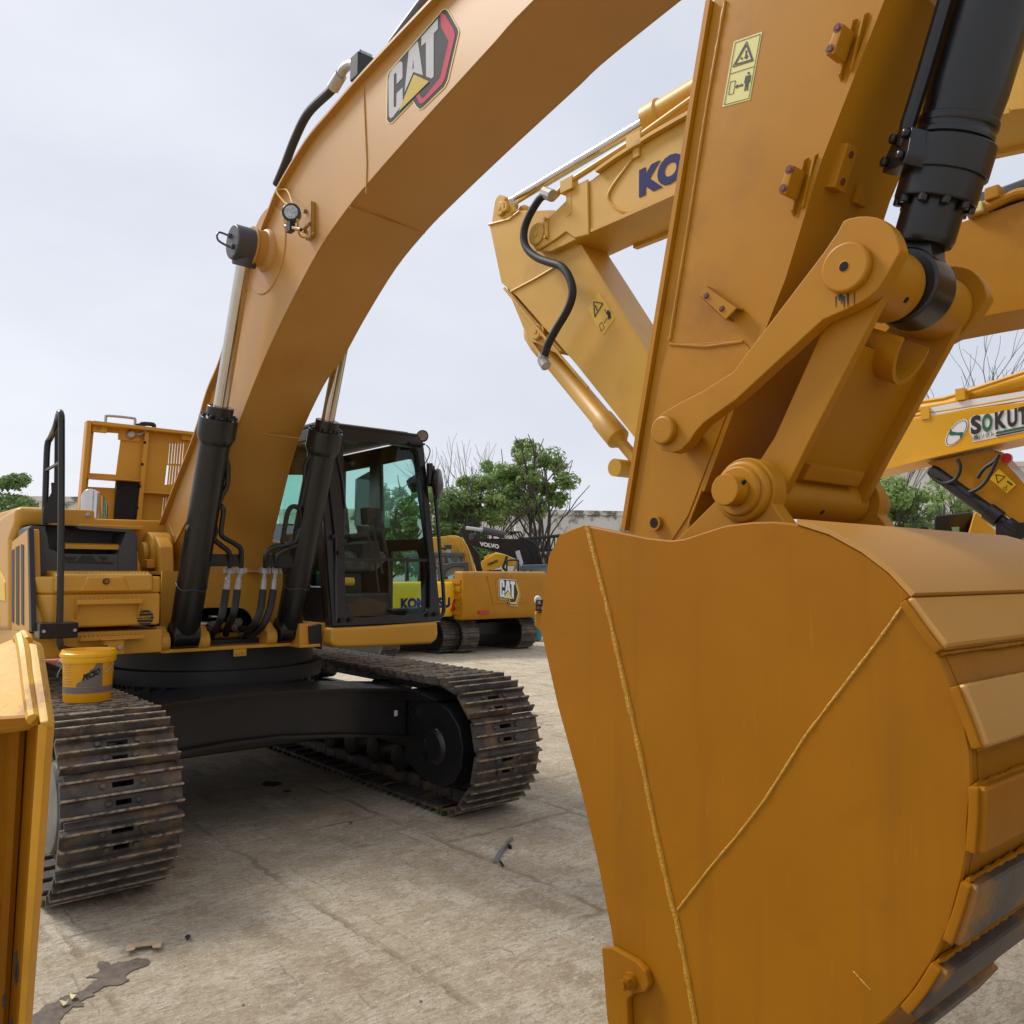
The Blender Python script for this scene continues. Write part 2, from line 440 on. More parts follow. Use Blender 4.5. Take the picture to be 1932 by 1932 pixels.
# ================================================================== the setting
def ground_mat():
    m = D.materials.new('worn_concrete'); m.use_nodes = True
    t = m.node_tree; b = t.nodes['Principled BSDF']
    Nn = t.nodes.new; Lk = t.links.new
    co = Nn('ShaderNodeTexCoord'); O = co.outputs['Object']
    def noise(sc, det, rough=.6, scale=(1, 1, 1), rot=0, dist=0):
        mp = Nn('ShaderNodeMapping'); mp.inputs['Scale'].default_value = scale; mp.inputs['Rotation'].default_value = (0, 0, rot)
        Lk(O, mp.inputs['Vector'])
        n = Nn('ShaderNodeTexNoise'); n.inputs['Scale'].default_value = sc; n.inputs['Detail'].default_value = det; n.inputs['Roughness'].default_value = rough; n.inputs['Distortion'].default_value = dist
        Lk(mp.outputs[0], n.inputs['Vector']); return n.outputs['Fac']
    def rng(x, a, c, lo=0, hi=1):
        r = Nn('ShaderNodeMapRange'); r.inputs['From Min'].default_value = a; r.inputs['From Max'].default_value = c
        r.inputs['To Min'].default_value = lo; r.inputs['To Max'].default_value = hi
        Lk(x, r.inputs['Value']); return r.outputs[0]
    def mix(f, a, c):
        x = Nn('ShaderNodeMix'); x.data_type = 'RGBA'; Lk(f, x.inputs[0])
        for i, k in ((6, a), (7, c)):
            if isinstance(k, tuple): x.inputs[i].default_value = (*k, 1)
            else: Lk(k, x.inputs[i])
        return x.outputs[2]
    def mth(op, a, c):
        x = Nn('ShaderNodeMath'); x.operation = op
        for i, k in ((0, a), (1, c)):
            if isinstance(k, (int, float)): x.inputs[i].default_value = k
            else: Lk(k, x.inputs[i])
        return x.outputs[0]
    TH_ = .87
    def rot(scale=(1, 1, 1)):
        mp = Nn('ShaderNodeMapping'); mp.inputs['Rotation'].default_value = (0, 0, TH_); Lk(O, mp.inputs['Vector'])
        m2 = Nn('ShaderNodeMapping'); m2.inputs['Scale'].default_value = scale; Lk(mp.outputs[0], m2.inputs['Vector']); return m2.outputs[0]
    def rn(sc, det, rough=.6, scale=(1, 1, 1)):
        n = Nn('ShaderNodeTexNoise'); n.inputs['Scale'].default_value = sc; n.inputs['Detail'].default_value = det; n.inputs['Roughness'].default_value = rough
        Lk(rot(scale), n.inputs['Vector']); return n.outputs['Fac']
    def bricks(w_, h_, mort, wob_a, wob_s, off):
        wob = Nn('ShaderNodeTexNoise'); wob.inputs['Scale'].default_value = wob_s; wob.inputs['Detail'].default_value = 6; wob.inputs['Roughness'].default_value = .7; Lk(O, wob.inputs['Vector'])
        vm = Nn('ShaderNodeVectorMath'); vm.operation = 'MULTIPLY_ADD'; vm.inputs[1].default_value = (wob_a, wob_a, 0); Lk(wob.outputs['Color'], vm.inputs[0]); Lk(rot(), vm.inputs[2])
        br = Nn('ShaderNodeTexBrick'); Lk(vm.outputs[0], br.inputs['Vector']); br.offset = off
        br.inputs['Scale'].default_value = 1; br.inputs['Brick Width'].default_value = w_; br.inputs['Row Height'].default_value = h_; br.inputs['Mortar Size'].default_value = mort; br.inputs['Mortar Smooth'].default_value = .8
        br.inputs['Color1'].default_value = (0, 0, 0, 1); br.inputs['Color2'].default_value = (1, 1, 1, 1); br.inputs['Mortar'].default_value = (.5, .5, .5, 1)
        sp = Nn('ShaderNodeSeparateColor'); Lk(br.outputs['Color'], sp.inputs[0]); return sp.outputs[0], br.outputs['Fac']
    big = noise(.5, 5, .6); mid = rn(2.4, 9, .72, (2.0, 1, 1)); stri = rn(11, 9, .78, (2.6, .8, 1)); grit = noise(95, 4, .7); spk = noise(34, 7, .8)
    bc, bf = bricks(.46, .17, .012, .10, 5, .43); cc, cf = bricks(2.6, 1.3, .035, .16, 3, .37)
    c = mix(rng(big, .35, .65), (0.515, 0.418, 0.288), (0.643, 0.553, 0.405))
    c = mix(mth('MULTIPLY', rng(bc, .62, .98), rng(noise(1.3, 6, .65), .42, .54)), c, (0.386, 0.302, 0.202))
    c = mix(mth('MULTIPLY', rng(bc, .36, .05), mth('MULTIPLY', rng(noise(1.7, 6, .65), .45, .58), .8)), c, (0.824, 0.752, 0.600))
    c = mix(mth('MULTIPLY', rng(mid, .47, .60), .6), c, (0.811, 0.739, 0.588))
    c = mix(mth('MULTIPLY', rng(stri, .515, .565), .85), c, (0.438, 0.347, 0.233))
    c = mix(mth('MULTIPLY', rng(rn(7, 8, .75, (2.4, 1, 1)), .58, .66), .85), c, (0.860, 0.820, 0.740))
    c = mix(mth('MULTIPLY', rng(noise(1.2, 9, .75), .57, .66), .5), c, (0.373, 0.290, 0.190))
    c = mix(mth('MULTIPLY', rng(rn(22, 9, .9, (2.2, 1, 1)), .52, .57), .8), c, (0.330, 0.255, 0.170))
    c = mix(mth('MULTIPLY', rng(rn(19, 9, .9, (2.2, 1, 1)), .54, .59), .9), c, (0.860, 0.820, 0.690))
    c = mix(mth('MULTIPLY', rng(spk, .61, .68), .8), c, (0.219, 0.167, 0.110))
    c = mix(mth('MULTIPLY', rng(grit, .35, .7), .30), c, (0.257, 0.200, 0.135))
    jm = mth('MULTIPLY', bf, rng(noise(2.0, 5), .50, .64)); jc = mth('MULTIPLY', cf, rng(noise(1.1, 6), .45, .58))
    c = mix(mth('MULTIPLY', jm, .35), c, (0.309, 0.238, 0.160)); c = mix(mth('MULTIPLY', jc, .6), c, (0.283, 0.218, 0.141))
    Lk(c, b.inputs['Base Color']); b.inputs['Roughness'].default_value = .9; b.inputs['Specular IOR Level'].default_value = .2
    h = mth('ADD', mth('MULTIPLY', mid, .6), mth('MULTIPLY', stri, .7)); h = mth('ADD', h, mth('MULTIPLY', grit, .22)); h = mth('ADD', h, mth('MULTIPLY', spk, -.3))
    h = mth('SUBTRACT', h, mth('ADD', mth('MULTIPLY', jm, .25), mth('MULTIPLY', jc, .5)))
    bp_ = Nn('ShaderNodeBump'); bp_.inputs['Strength'].default_value = .9; bp_.inputs['Distance'].default_value = .045
    Lk(h, bp_.inputs['Height']); Lk(bp_.outputs[0], b.inputs['Normal'])
    return m
M['ground'] = ground_mat()
b = MB(); b.add([(-400, -150, 0), (400, -150, 0), (400, 600, 0), (-400, 600, 0)], [(0, 1, 2, 3)])
gr = b.build('ground', 'ground'); gr['kind'] = 'structure'
# ================================================================== the near excavator
AB = -.185                                      # plane of its boom
ex = thing('excavator', 'large ochre excavator in the foreground, boom raised, big bucket close at right', 'excavator', OO, MROT)

# ---------------------------------------------------------------- undercarriage
G, TW, TH, TL = 3.0, .69, 1.14, 5.3
RP = TH / 2 - .115                              # pitch radius
LS = TL - TH
NS = 48
PER = 2 * LS + 2 * pi * RP
PT = PER / NS
def track_at(t):
    """point and tangent on the pitch line; t=0 at the front-most point, going down and under"""
    t %= PER
    zc_, xf, xr = TH / 2, -TH / 2, -TL + TH / 2
    q = pi * RP / 2
    if t < q:
        a = -t / RP
        return (xf + RP * cos(a), zc_ + RP * sin(a)), (sin(a), -cos(a))
    t -= q
    if t < LS: return (xf - t, zc_ - RP), (-1, 0)
    t -= LS
    if t < 2 * q:
        a = -pi / 2 - t / RP
        return (xr + RP * cos(a), zc_ + RP * sin(a)), (sin(a), -cos(a))
    t -= 2 * q
    if t < LS: return (xr + t, zc_ + RP), (1, 0)
    t -= LS
    a = pi / 2 - t / RP
    return (xf + RP * cos(a), zc_ + RP * sin(a)), (sin(a), -cos(a))

def shoe_mesh(wd, pt, slots=True):
    b = MB(); h = pt / 2; e = h * 1.02
    z0, z1, z2 = .052, .074, .115
    ys = wd / 2; e = h * .985
    if slots:                                   # plate with two slots, built from strips
        for x0, x1, hs in ((-e, -h * .62, 0), (-h * .62, -h * .34, .062), (-h * .34, h * .30, 0), (h * .30, h * .56, .045), (h * .56, e, 0)):
            if hs:
                b.box((x0, -ys, z0), (x1, -hs, z1)); b.box((x0, hs, z0), (x1, ys, z1))
            else: b.box((x0, -ys, z0), (x1, ys, z1))
        for x, y in ((-h * .48, .115), (-h * .48, -.115), (h * .43, .085), (h * .43, -.085)):
            b.lathe([(.019, 0), (.019, .75), (.013, 1)], (x, y, z1), (x, y, z1 + .02), 8)
    else: b.box((-e, -ys, z0), (e, ys, z1))
    for x, hh in ((-h * .86, z2 - .004), (0, z2), (h * .84, z2)):     # three grousers
        b.k = 0
        b.ext([(x - .012, -ys, z1), (x - .006, -ys, hh), (x + .006, -ys, hh), (x + .014, -ys, z1)], (0, wd, 0))
        b.k = 1; b.ext([(x - .0075, -ys, hh - .004), (x - .006, -ys, hh + .003), (x + .006, -ys, hh + .003), (x + .0075, -ys, hh - .004)], (0, wd, 0)); b.k = 0
    b.ext([(-e, -ys * .93, z0), (-e - .03, -ys * .93, z0 - .022), (-e - .03, -ys * .93, z0 - .008), (-e, -ys * .93, z0 + .018)], (0, wd * .93, 0))
    return b

PH = PS(230, 1503, 0).z
PH = -math.asin(max(-1, min(1, (PH - TH / 2) / (TH / 2)))) * RP
shoe0 = None
for side in (-1, 1):
    yc = side * G / 2
    tr = MB()
    for i in range(NS):
        for dy in (-.10, .10):
            p, t = track_at(PH + (i + .5) * PT)
            t = Vector((t[0], 0, t[1])); c = Vector((p[0], yc + dy, p[1])); n_ = Vector((t.z * -1, 0, t.x)) if False else t.cross(Vector((0, -1, 0)))
            q = [c + t * (PT * .47) * sx + n_ * sz for sx, sz in ((-1, -.05), (-.55, -.06), (.55, -.06), (1, -.05), (1, .056), (-1, .056))]
            q = [x + Vector((0, -.022, 0)) for x in q]
            tr.ext(q, (0, .044, 0))
    track = tr.build('track', 'steel', ex)
    for i in range(NS):
        p, t = track_at(PH + i * PT)
        X = Vector((t[0], 0, t[1])); Y = Vector((0, 1, 0)); Z = X.cross(Y)
        if Z.dot(Vector((p[0] - (-TL / 2), 0, (p[1] - TH / 2) * 9))) < 0:     # keep the grousers outwards
            Y = -Y; Z = X.cross(Y)
        if shoe0 is None:
            o = shoe0 = shoe_mesh(TW, PT).build('track_shoe', ['steel', 'rib'], track)
        else:
            o = shoe0.copy(); COL.objects.link(o); o.parent = track
        mw = Matrix((X, Y, Z)).transposed().to_4x4()
        mw.translation = (p[0], yc + random.uniform(-.002, .002), p[1])
        o.matrix_local = mw
    # idler, sprocket and rollers
    b = MB()
    for s_ in (-TH / 2, -TL + TH / 2):
        b.lathe([(.12, 0), (.40, .02), (.40, .25), (.34, .3), (.34, .7), (.40, .75), (.40, .98), (.12, 1)], (s_, yc - .11, TH / 2), (s_, yc + .11, TH / 2), 28)
    b.each('idler_wheel', 'blackm', ex, bevel=.006, seg=1)
    b = MB()
    for i in range(8):
        s_ = -1.05 - i * .455
        b.lathe([(.09, 0), (.13, .03), (.13, .2), (.10, .25), (.10, .75), (.13, .8), (.13, .97), (.09, 1)], (s_, yc - .15, .28), (s_, yc + .15, .28), 16)
    for s_ in (-1.75, -3.3):
        b.lathe([(.06, 0), (.075, .1), (.075, .9), (.06, 1)], (s_, yc - .14, .93), (s_, yc + .14, .93), 14)
    b.each('track_roller', 'blackm', ex)
    b = MB()
    b.ext([(-.75, yc - .2, .42), (-.75, yc - .2, .72), (-1.1, yc - .2, .82), (-4.3, yc - .2, .82), (-4.5, yc - .2, .7), (-4.5, yc - .2, .42)], (0, .4, 0))
    for s_ in (-1.75, -3.3): b.box((s_ - .07, yc - side * .2 - .06, .8), (s_ + .07, yc - side * .2 + .06, 1.0))
    b.build('track_frame', 'blackm', ex, bevel=.02)
# rounded guard on the inside of the far track
g_ = [zf(*p) for p in ((905, 545), (1000, 530), (1110, 545), (1180, 600), (1240, 700), (1265, 830), (1255, 960), (1215, 1040), (1140, 1080), (1080, 1060), (915, 915))]
gp = [PA(u, v, 1.13) for u, v in g_]
b = MB(); b.prof(gp, 1.13, 1.42)
c_ = PA(*zf(1098, 825), 1.13)
b.lathe([(.16, 0), (.16, .5), (.13, .8), (.12, 1)], c_ + Vector((0, .03, 0)), c_ + Vector((0, -.03, 0)), 32)
b.build('track_guard', 'black', ex, bevel=.02)
b = MB()                                        # stepped bracket above that guard, joining the beam
b.prof([PA(*zf(*p), 1.10) for p in ((890, 480), (950, 470), (1110, 545), (905, 548))], 1.10, 1.40)
b.build('guard_bracket', 'black', ex, bevel=.012)
# near track outer hub
b = MB()
b.lathe([(.31, 0), (.31, .6), (.29, .8), (.27, 1)], (-TH / 2, -1.60, TH / 2), (-TH / 2, -1.79, TH / 2), 32)
b.build('hub_ring', 'blackm', ex)
b = MB(); b.lathe([(.275, 0), (.275, .8), (.26, 1)], (-TH / 2, -1.78, TH / 2), (-TH / 2, -1.812, TH / 2), 32)
b.build('hub_disc', mat('pale_grey_paint', (.20, .19, .17), .65, var=.25), ex)
b = MB(); b.lathe([(.47, 0), (.47, 1)], (-TH / 2, -1.165, TH / 2), (-TH / 2, -1.135, TH / 2), 40)
b.build('track_guard', 'black', ex, bevel=.01)

# car body: arched cross beam, centre box and swing bearing
top = [PS(u, v, -1.0) for u, v in ((215, 1352), (320, 1331), (430, 1316), (540, 1307), (650, 1302), (770, 1301))]
bot = [PS(u, v, -1.0) for u, v in ((770, 1391), (650, 1388), (530, 1392), (430, 1405), (330, 1424), (230, 1450))]
b = MB()
pts = top + bot
b.ext([(-1.0, p.y, p.z) for p in pts], (-.55, 0, 0))
b.box((-3.4, -1.25, .55), (-1.5, 1.25, .92))
b.box((-4.4, -1.3, .5), (-3.9, 1.3, .85))
b.build('car_body', 'black', ex, bevel=.02)
b = MB()
b.ext([(-.94, p.y, p.z + .012) for p in top] + [(-.94, p.y, p.z - .012) for p in reversed(top)], (-.62, 0, 0))
bt = list(reversed(bot))
b.ext([(-.94, p.y, p.z + .012) for p in bt] + [(-.94, p.y, p.z - .012) for p in reversed(bt)], (-.62, 0, 0))
b.build('beam_flange', 'black', ex)
q = PS(750, 1347, -.995)
b = MB(); b.box((-.998, q.y - .02, q.z - .025), (-.993, q.y + .012, q.z + .025)); b.build('name_tag', 'silver', ex)
b = MB()
b.lathe([(.92, 0), (.92, .35), (.98, .36), (.98, .62), (.90, .63), (.90, 1)], (-2.6, 0, .90), (-2.6, 0, 1.385), 48)
for i in range(40):
    a = 2 * pi * i / 40
    b.cyl((-2.6 + .95 * cos(a), .95 * sin(a), 1.03), (-2.6 + .95 * cos(a), .95 * sin(a), 1.09), .018, n=6)
b.build('swing_bearing', 'blackm', ex)

# ---------------------------------------------------------------- upper structure
S0 = -1.6
b = MB()
fl, fr = PS(*zb(20, 1740), S0), PS(*zb(962, 1650), S0)
b.box((-5.1, -1.72, 1.385), (-1.78, 1.68, 1.46))
b.build('deck_plate', 'blackm', ex, bevel=.01)
b = MB(); b.box((-2.3, fl.y, 1.388), (S0, fr.y, 1.418)); b.build('front_flange', 'cath', ex, bevel=.006)
br = PS(*zu(915, 1335), S0 + .01)
b = MB(); b.box((S0, br.y - .055, br.z - .03), (S0 + .02, br.y + .055, br.z + .03))
for d in (-.027, .027): b.cyl((S0 + .02, br.y + d, br.z), (S0 + .032, br.y + d, br.z), .014, n=10)
b.build('bolt_bracket', 'cath', ex, bevel=.004)

def fr_(zfn, x, y, s=-1.55): return PS(*zfn(x, y), s)
# lower platform on the machine's right
tl, brr = fr_(za, 215, 1690), fr_(za, 1140, 1862)
aL, aR = tl.y, brr.y
b = MB(); b.box((-3.4, aL, 1.40), (-1.55, aR, tl.z)); b.build('side_platform', 'cath', ex, bevel=.02)
b = MB(); b.box((-5.0, -1.755, 1.42), (-3.4, -1.60, 1.62)); b.build('side_sill', 'cath', ex, bevel=.02)
def step_bar(x0, x1, y0, y1, s, name):
    p0, p1 = fr_(za, x0, y1, s), fr_(za, x1, y0, s)
    b = MB(); b.box((s - .12, p0.y, p0.z), (s, p1.y, p1.z))
    k = int((p1.y - p0.y) / .03)
    for i in range(k):
        yy = p0.y + .015 + i * .03
        for ss in (-.02, -.06, -.10): b.cyl((s + ss, yy, p1.z), (s + ss, yy, p1.z + .012), .009, .005, n=6)
    return b.build(name, 'cath', ex, bevel=.003, seg=1)
step_bar(570, 1018, 1690, 1742, -1.47, 'step')
st = step_bar(545, 1003, 1440, 1485, -1.42, 'step')
b = MB()
for x in (545, 985):
    p = fr_(za, x, 1440, -1.42); b.ext([(-1.42, p.y, p.z), (-1.55, p.y, p.z), (-1.55, p.y, p.z - .17), (-1.50, p.y, p.z - .16)], (0, .014, 0))
b.build('step_bracket', 'cath', ex)
# storage box
b0, b1 = fr_(za, 245, 1665, -1.5), fr_(za, 1128, 1420, -1.5)
zt_ = fr_(za, 700, 1405, -1.5).z
ztop = fr_(za, 700, 1240, -1.72).z
b = MB()
xs = [fr_(za, x, 1500, -1.5).y for x in (245, 360)]
b.ext([(-1.62, xs[0], 1.625), (-1.5, xs[1], 1.625), (-1.5, b1.y, 1.625), (-2.3, b1.y, 1.625), (-2.3, xs[0], 1.625)], (0, 0, zt_ - 1.625))
b.ext([(-1.62, xs[0], zt_), (-1.5, xs[1], zt_), (-1.5, xs[1] + .02, zt_), (-1.5, b1.y - .05, zt_), (-1.5, b1.y, zt_), (-2.3, b1.y, zt_), (-2.3, xs[0], zt_)], (0, 0, ztop - zt_ - .05))
b.build('storage_box', 'cath', ex, bevel=.035, seg=3)
l0, l1 = fr_(za, 385, 1400, -1.48), fr_(za, 1075, 1400, -1.48)
zl1 = fr_(za, 700, 1275, -1.50).z
b = MB(); b.prof([(-1.475, l0.z), (-1.49, zl1), (-1.60, ztop - .012), (-2.2, ztop), (-2.2, l0.z)], l0.y, l1.y)
lid_o = b.build('box_lid', 'cath', ex, bevel=.02, seg=3)
def lp(x, y, s=-1.471): p = fr_(za, x, y, s); return p
pp = [lp(560, 1392), lp(615, 1290), lp(870, 1285), lp(915, 1388)]
b = MB(); b.ext([(-1.468, p.y, p.z) for p in pp], (-.03, 0, 0)); b.build('lid_panel', 'cath', lid_o, bevel=.012)
b = MB()
for i in range(26):
    for j in range(2):
        yy = l0.y + .03 + (l1.y - l0.y - .06) * i / 25 + j * .012
        t = .3 + .45 * j
        c = Vector((-1.49 - .11 * t, yy, zl1 + (ztop - .012 - zl1) * t)); n_ = Vector((.06, 0, .11)).normalized()
        b.cyl(c, c + n_ * .006, .009, .005, n=6)
b.build('tread_dimples', 'cath', lid_o)
p = lp(743, 1320)
b = MB(); b.cyl((-1.47, p.y, p.z), (-1.455, p.y, p.z), .024, n=16); b.k = 1; b.cyl((-1.455, p.y, p.z), (-1.447, p.y, p.z), .016, n=16)
b.build('lid_lock', ['ink', 'chrome'], lid_o)
p = fr_(za, 1020, 1572, -1.497)
vent = None
for i, (d, wd_) in enumerate(((-.045, .032), (-.022, .05), (0, .055), (.023, .05), (.046, .032))):
    pass
b = MB()
r = .062
for k in range(5):
    b.k = 0
    y0, y1 = -r + k * 2 * r / 5 + .003, -r + (k + 1) * 2 * r / 5 - .003
    n_ = 6
    pts = [(sqrt(max(0, r * r - yy * yy)), yy) for yy in [y0 + (y1 - y0) * i / n_ for i in range(n_ + 1)]]
    poly = [(-1.496, p.y + x, p.z + yy) for x, yy in pts] + [(-1.496, p.y - x, p.z + yy) for x, yy in reversed(pts)]
    b.ext(poly, (-.003, 0, 0))
b.build('round_decal', 'ink', ex)
p = fr_(za, 995, 1570, -1.4935)
text('round_decal_text', 'HELP', (-1.4935, p.y - .02, p.z - .008), (0, .085, 0), (0, 0, .016), 'cath', ex, bold=.02)

# dark cowl with a recessed step
sC = -1.85
def cw(x, y, s=sC): return PS(*za(x, y), s)
b = MB()
outl = [cw(x, y, -2.2) for x, y in ((185, 1290), (190, 960), (215, 925), (540, 930), (930, 958), (958, 1000), (962, 1260))]
b.ext(outl, (-.15, 0, 0))
def slab(pts, s0, s1):
    b.ext([(s0, p.y, p.z) for p in pts], (s1 - s0, 0, 0))
slab([cw(x, y) for x, y in ((195, 1290), (200, 950), (225, 930), (310, 940), (330, 1000), (345, 1095), (420, 1120), (420, 1290))], -1.85, -2.25)
slab([cw(x, y) for x, y in ((830, 1120), (885, 965), (925, 960), (950, 1000), (958, 1250), (830, 1250))], -1.85, -2.25)
slab([cw(x, y) for x, y in ((400, 1118), (460, 1128), (640, 1132), (820, 1130), (860, 1110), (860, 1250), (400, 1280))], -1.86, -2.25)
slab([cw(x, y) for x, y in ((215, 925), (520, 932), (560, 955), (890, 975), (930, 958), (540, 930))], -1.85, -2.25)
cowl = b.build('cowl', 'plastic', ex, bevel=.025, seg=3)
p0, p1 = cw(450, 1103, -1.93), cw(848, 1068, -1.93)
b = MB(); b.box((-2.12, p0.y, p0.z + .01), (-1.9, p1.y, p1.z))
for i in range(22):
    yy = p0.y + .015 + i * (p1.y - p0.y - .03) / 21
    for s_ in (-1.93, -1.98, -2.03): b.cyl((s_, yy, p1.z), (s_, yy, p1.z + .012), .009, .005, n=6)
b.build('step', 'cath', ex, bevel=.003, seg=1)
b = MB()
for pts in (((452, 1150), (540, 1150), (520, 1175), (462, 1170)), ((575, 1140), (650, 1140), (680, 1180), (545, 1180)), ((690, 1140), (760, 1150), (745, 1175), (715, 1180)), ((460, 1178), (800, 1185), (790, 1200), (470, 1192))):
    b.ext([(-1.856, cw(*q).y, cw(*q).z) for q in pts], (-.01, 0, 0))
b.build('cowl_emblem', 'ink', cowl)

# grille and side body on the machine's right
aS = -1.765
def sd_(x, y): p = PA(*za(x, y), aS); return (p.x, p.z)
b = MB(); b.prof([sd_(*q) for q in ((82, 1045), (195, 955), (205, 1290), (222, 1675), (85, 1670))], aS, aS + .08)
grille = b.build('grille_panel', 'cath', ex, bevel=.012)
b = MB()
for q in (((88, 1110), (103, 1098), (105, 1615), (90, 1605)), ((114, 1085), (137, 1075), (140, 1630), (120, 1622)), ((150, 1062), (170, 1070), (174, 1632), (157, 1620)), ((196, 960), (206, 955), (230, 1672), (214, 1672))):
    b.prof([sd_(*p) for p in q], aS - .004, aS + .03)
b.build('grille_slot', 'ink', grille)
b = MB(); b.prof([sd_(*q) for q in ((-260, 1000), (-110, 940), (0, 882), (60, 838), (128, 800), (122, 930), (80, 1045), (85, 1672), (-260, 1672))], aS - .02, aS + .25)
b.build('side_body', 'cath', ex, bevel=.05, seg=3)
b = MB(); b.prof([sd_(*q) for q in ((0, 1560), (22, 1570), (22, 1640), (0, 1650))], aS - .024, aS); b.build('side_vent', 'hole', ex)
b = MB(); b.prof([sd_(*q) for q in ((0, 1240), (20, 1240), (60, 1330), (66, 1460), (0, 1450))], aS - .026, aS - .01); b.build('side_decal', 'komb', ex)
p = fr_(za, 232, 1600, -1.6)
text('model_text', '340', (-1.60, p.y - .02, p.z), (.03, .03, 0), (0, 0, .16), 'ink', ex, bold=.01)

# hood behind: stepped wall, raised door, exhaust
sH = -2.7
hp = [PS(*za(x, y), sH) for x, y in ((100, 1100), (132, 800), (662, 822), (664, 882), (1180, 893), (1180, 1100))]
b = MB(); b.ext(hp, (-1.9, 0, 0)); hood = b.build('engine_hood', 'cath', ex, bevel=.02)
p = PS(*za(615, 858), sH)
b = MB(); b.lathe([(.022, 0), (.022, .6), (.012, 1)], (sH, p.y, p.z), (sH + .015, p.y, p.z), 14); b.build('hood_bolt', 'zinc', hood)
p0, p1 = PS(*za(540, 948), sH + .05), PS(*za(985, 938), sH + .05)
b = MB(); b.box((sH, p0.y, p0.z), (sH + .16, p1.y, p0.z + .022))
for i in range(24):
    for s_ in (.03, .08, .13):
        yy = p0.y + .02 + i * (p1.y - p0.y - .04) / 23
        b.cyl((sH + s_, yy, p0.z + .022), (sH + s_, yy, p0.z + .034), .011, .006, n=6)
b.build('hood_step', 'cath', ex)
sD = -3.5
def hd(x, y, s=sD): return PS(*za(x, y), s)
oD = hd(535, 895)
def h2(x, y): p = hd(x, y); return (p.y - oD.y, p.z - oD.z)
loops = [[h2(*q) for q in ((532, 895), (588, 205), (1420, 297), (1340, 895))],
         [h2(*q) for q in ((650, 273), (845, 286), (807, 574), (624, 564))],
         [h2(*q) for q in ((616, 607), (806, 620), (801, 668), (611, 660))]]
for i in range(6):
    x = 1181 + i * 19
    loops.append([h2(x, 353), h2(x + 7, 353), h2(x - 5, 495), h2(x - 12, 495)])
    if i: loops.append([h2(x - 13, 508), h2(x - 6, 508), h2(x - 19, 640), h2(x - 26, 640)])
loops.append([h2(1162, 505), h2(1179, 505), h2(1165, 642), h2(1147, 642)])
for i in range(5):
    x = 1138 + i * 18
    loops.append([h2(x, 732), h2(x + 7, 732), h2(x - 5, 865), h2(x - 12, 865)])
door = plate('hood_door', loops, .02, oD, (0, 1, 0), (0, 0, 1), 'cath', ex)
b = MB()
def strip(pts, d=.07):
    b.ext([(sD + .01, hd(*q).y, hd(*q).z) for q in pts], (d, 0, 0))
strip(((586, 205), (620, 208), (562, 895), (530, 895)), .10); strip(((620, 208), (1400, 290), (1400, 312), (620, 236)), .12)
strip(((996, 278), (1026, 281), (975, 895), (942, 895))); strip(((588, 598), (962, 622), (960, 630), (588, 606)), .14)
strip(((986, 698), (1215, 710), (1213, 722), (986, 708)), .14); strip(((1325, 330), (1345, 332), (1330, 620), (1305, 620)))
b.build('door_frame', 'cath', door, bevel=.006, seg=1)
b = MB(); b.ext([(sD + .012, hd(*q).y, hd(*q).z) for q in ((806, 620), (958, 630), (935, 895), (788, 895))], (.05, 0, 0)); b.build('foam_pad', 'foam', door, bevel=.01)
b = MB()
for x, y in ((1008, 347), (991, 500), (975, 653), (958, 804), (1323, 374)):
    q = hd(x, y, sD + .08); b.cyl((sD + .078, q.y, q.z), (sD + .084, q.y, q.z), .014, n=10)
b.each('bolt_hole', 'hole', door)
b = MB()
for x, y in ((683, 262), (1303, 316)):
    q = hd(x, y); b.box((sD + .01, q.y - .07, q.z - .03), (sD + .06, q.y + .07, q.z + .03)); 
b.each('hinge_block', 'pale', door, bevel=.008)
b = MB()
q = hd(900, 298); b.box((sD + .01, q.y - .11, q.z - .06), (sD + .03, q.y + .09, q.z + .07)); b.k = 1
b.cyl((sD + .03, q.y, q.z), (sD + .08, q.y, q.z), .05, .03, n=12); b.tube([(sD + .06, q.y, q.z), (sD + .07, q.y + .08, q.z + .01), (sD + .07, q.y + .15, q.z + .06)], .012)
b.build('door_latch', ['cath', 'zinc'], door)
b = MB(); b.tube([hd(*q) for q in ((734, 218), (736, 178), (750, 163), (920, 178), (940, 192), (936, 236))], .013, sub=3); b.build('wire_handle', 'zinc', door)
b = MB(); b.tube([hd(*q) for q in ((965, 238), (985, 218), (1055, 220), (1072, 228), (1070, 250))], .022, sub=3)
q = hd(985, 228); b.box((q.x - .03, q.y - .05, q.z - .05), (q.x + .03, q.y + .03, q.z + .01)); b.build('grip_handle', 'rubber', door)
ep = PS(*za(655, 900), -3.1); eq = PS(*za(650, 765), -3.1)
b = MB(); rE_ = .115; hE = eq.z - ep.z
ring_ = lambda z, r, k: [Vector((ep.x + r * cos(2 * pi * j / 24), ep.y + r * sin(2 * pi * j / 24), z - k * (.6 * sin(2 * pi * j / 24) + .8 * -cos(2 * pi * j / 24)) * .10)) for j in range(24)]
b.loft([ring_(ep.z - .4, rE_, 0), ring_(ep.z, rE_, 0), ring_(eq.z, rE_, 1), ring_(eq.z + .015, rE_ - .012, 1), ring_(eq.z - .03, rE_ - .02, 1)])
b.build('exhaust_pipe', 'chrome', ex)

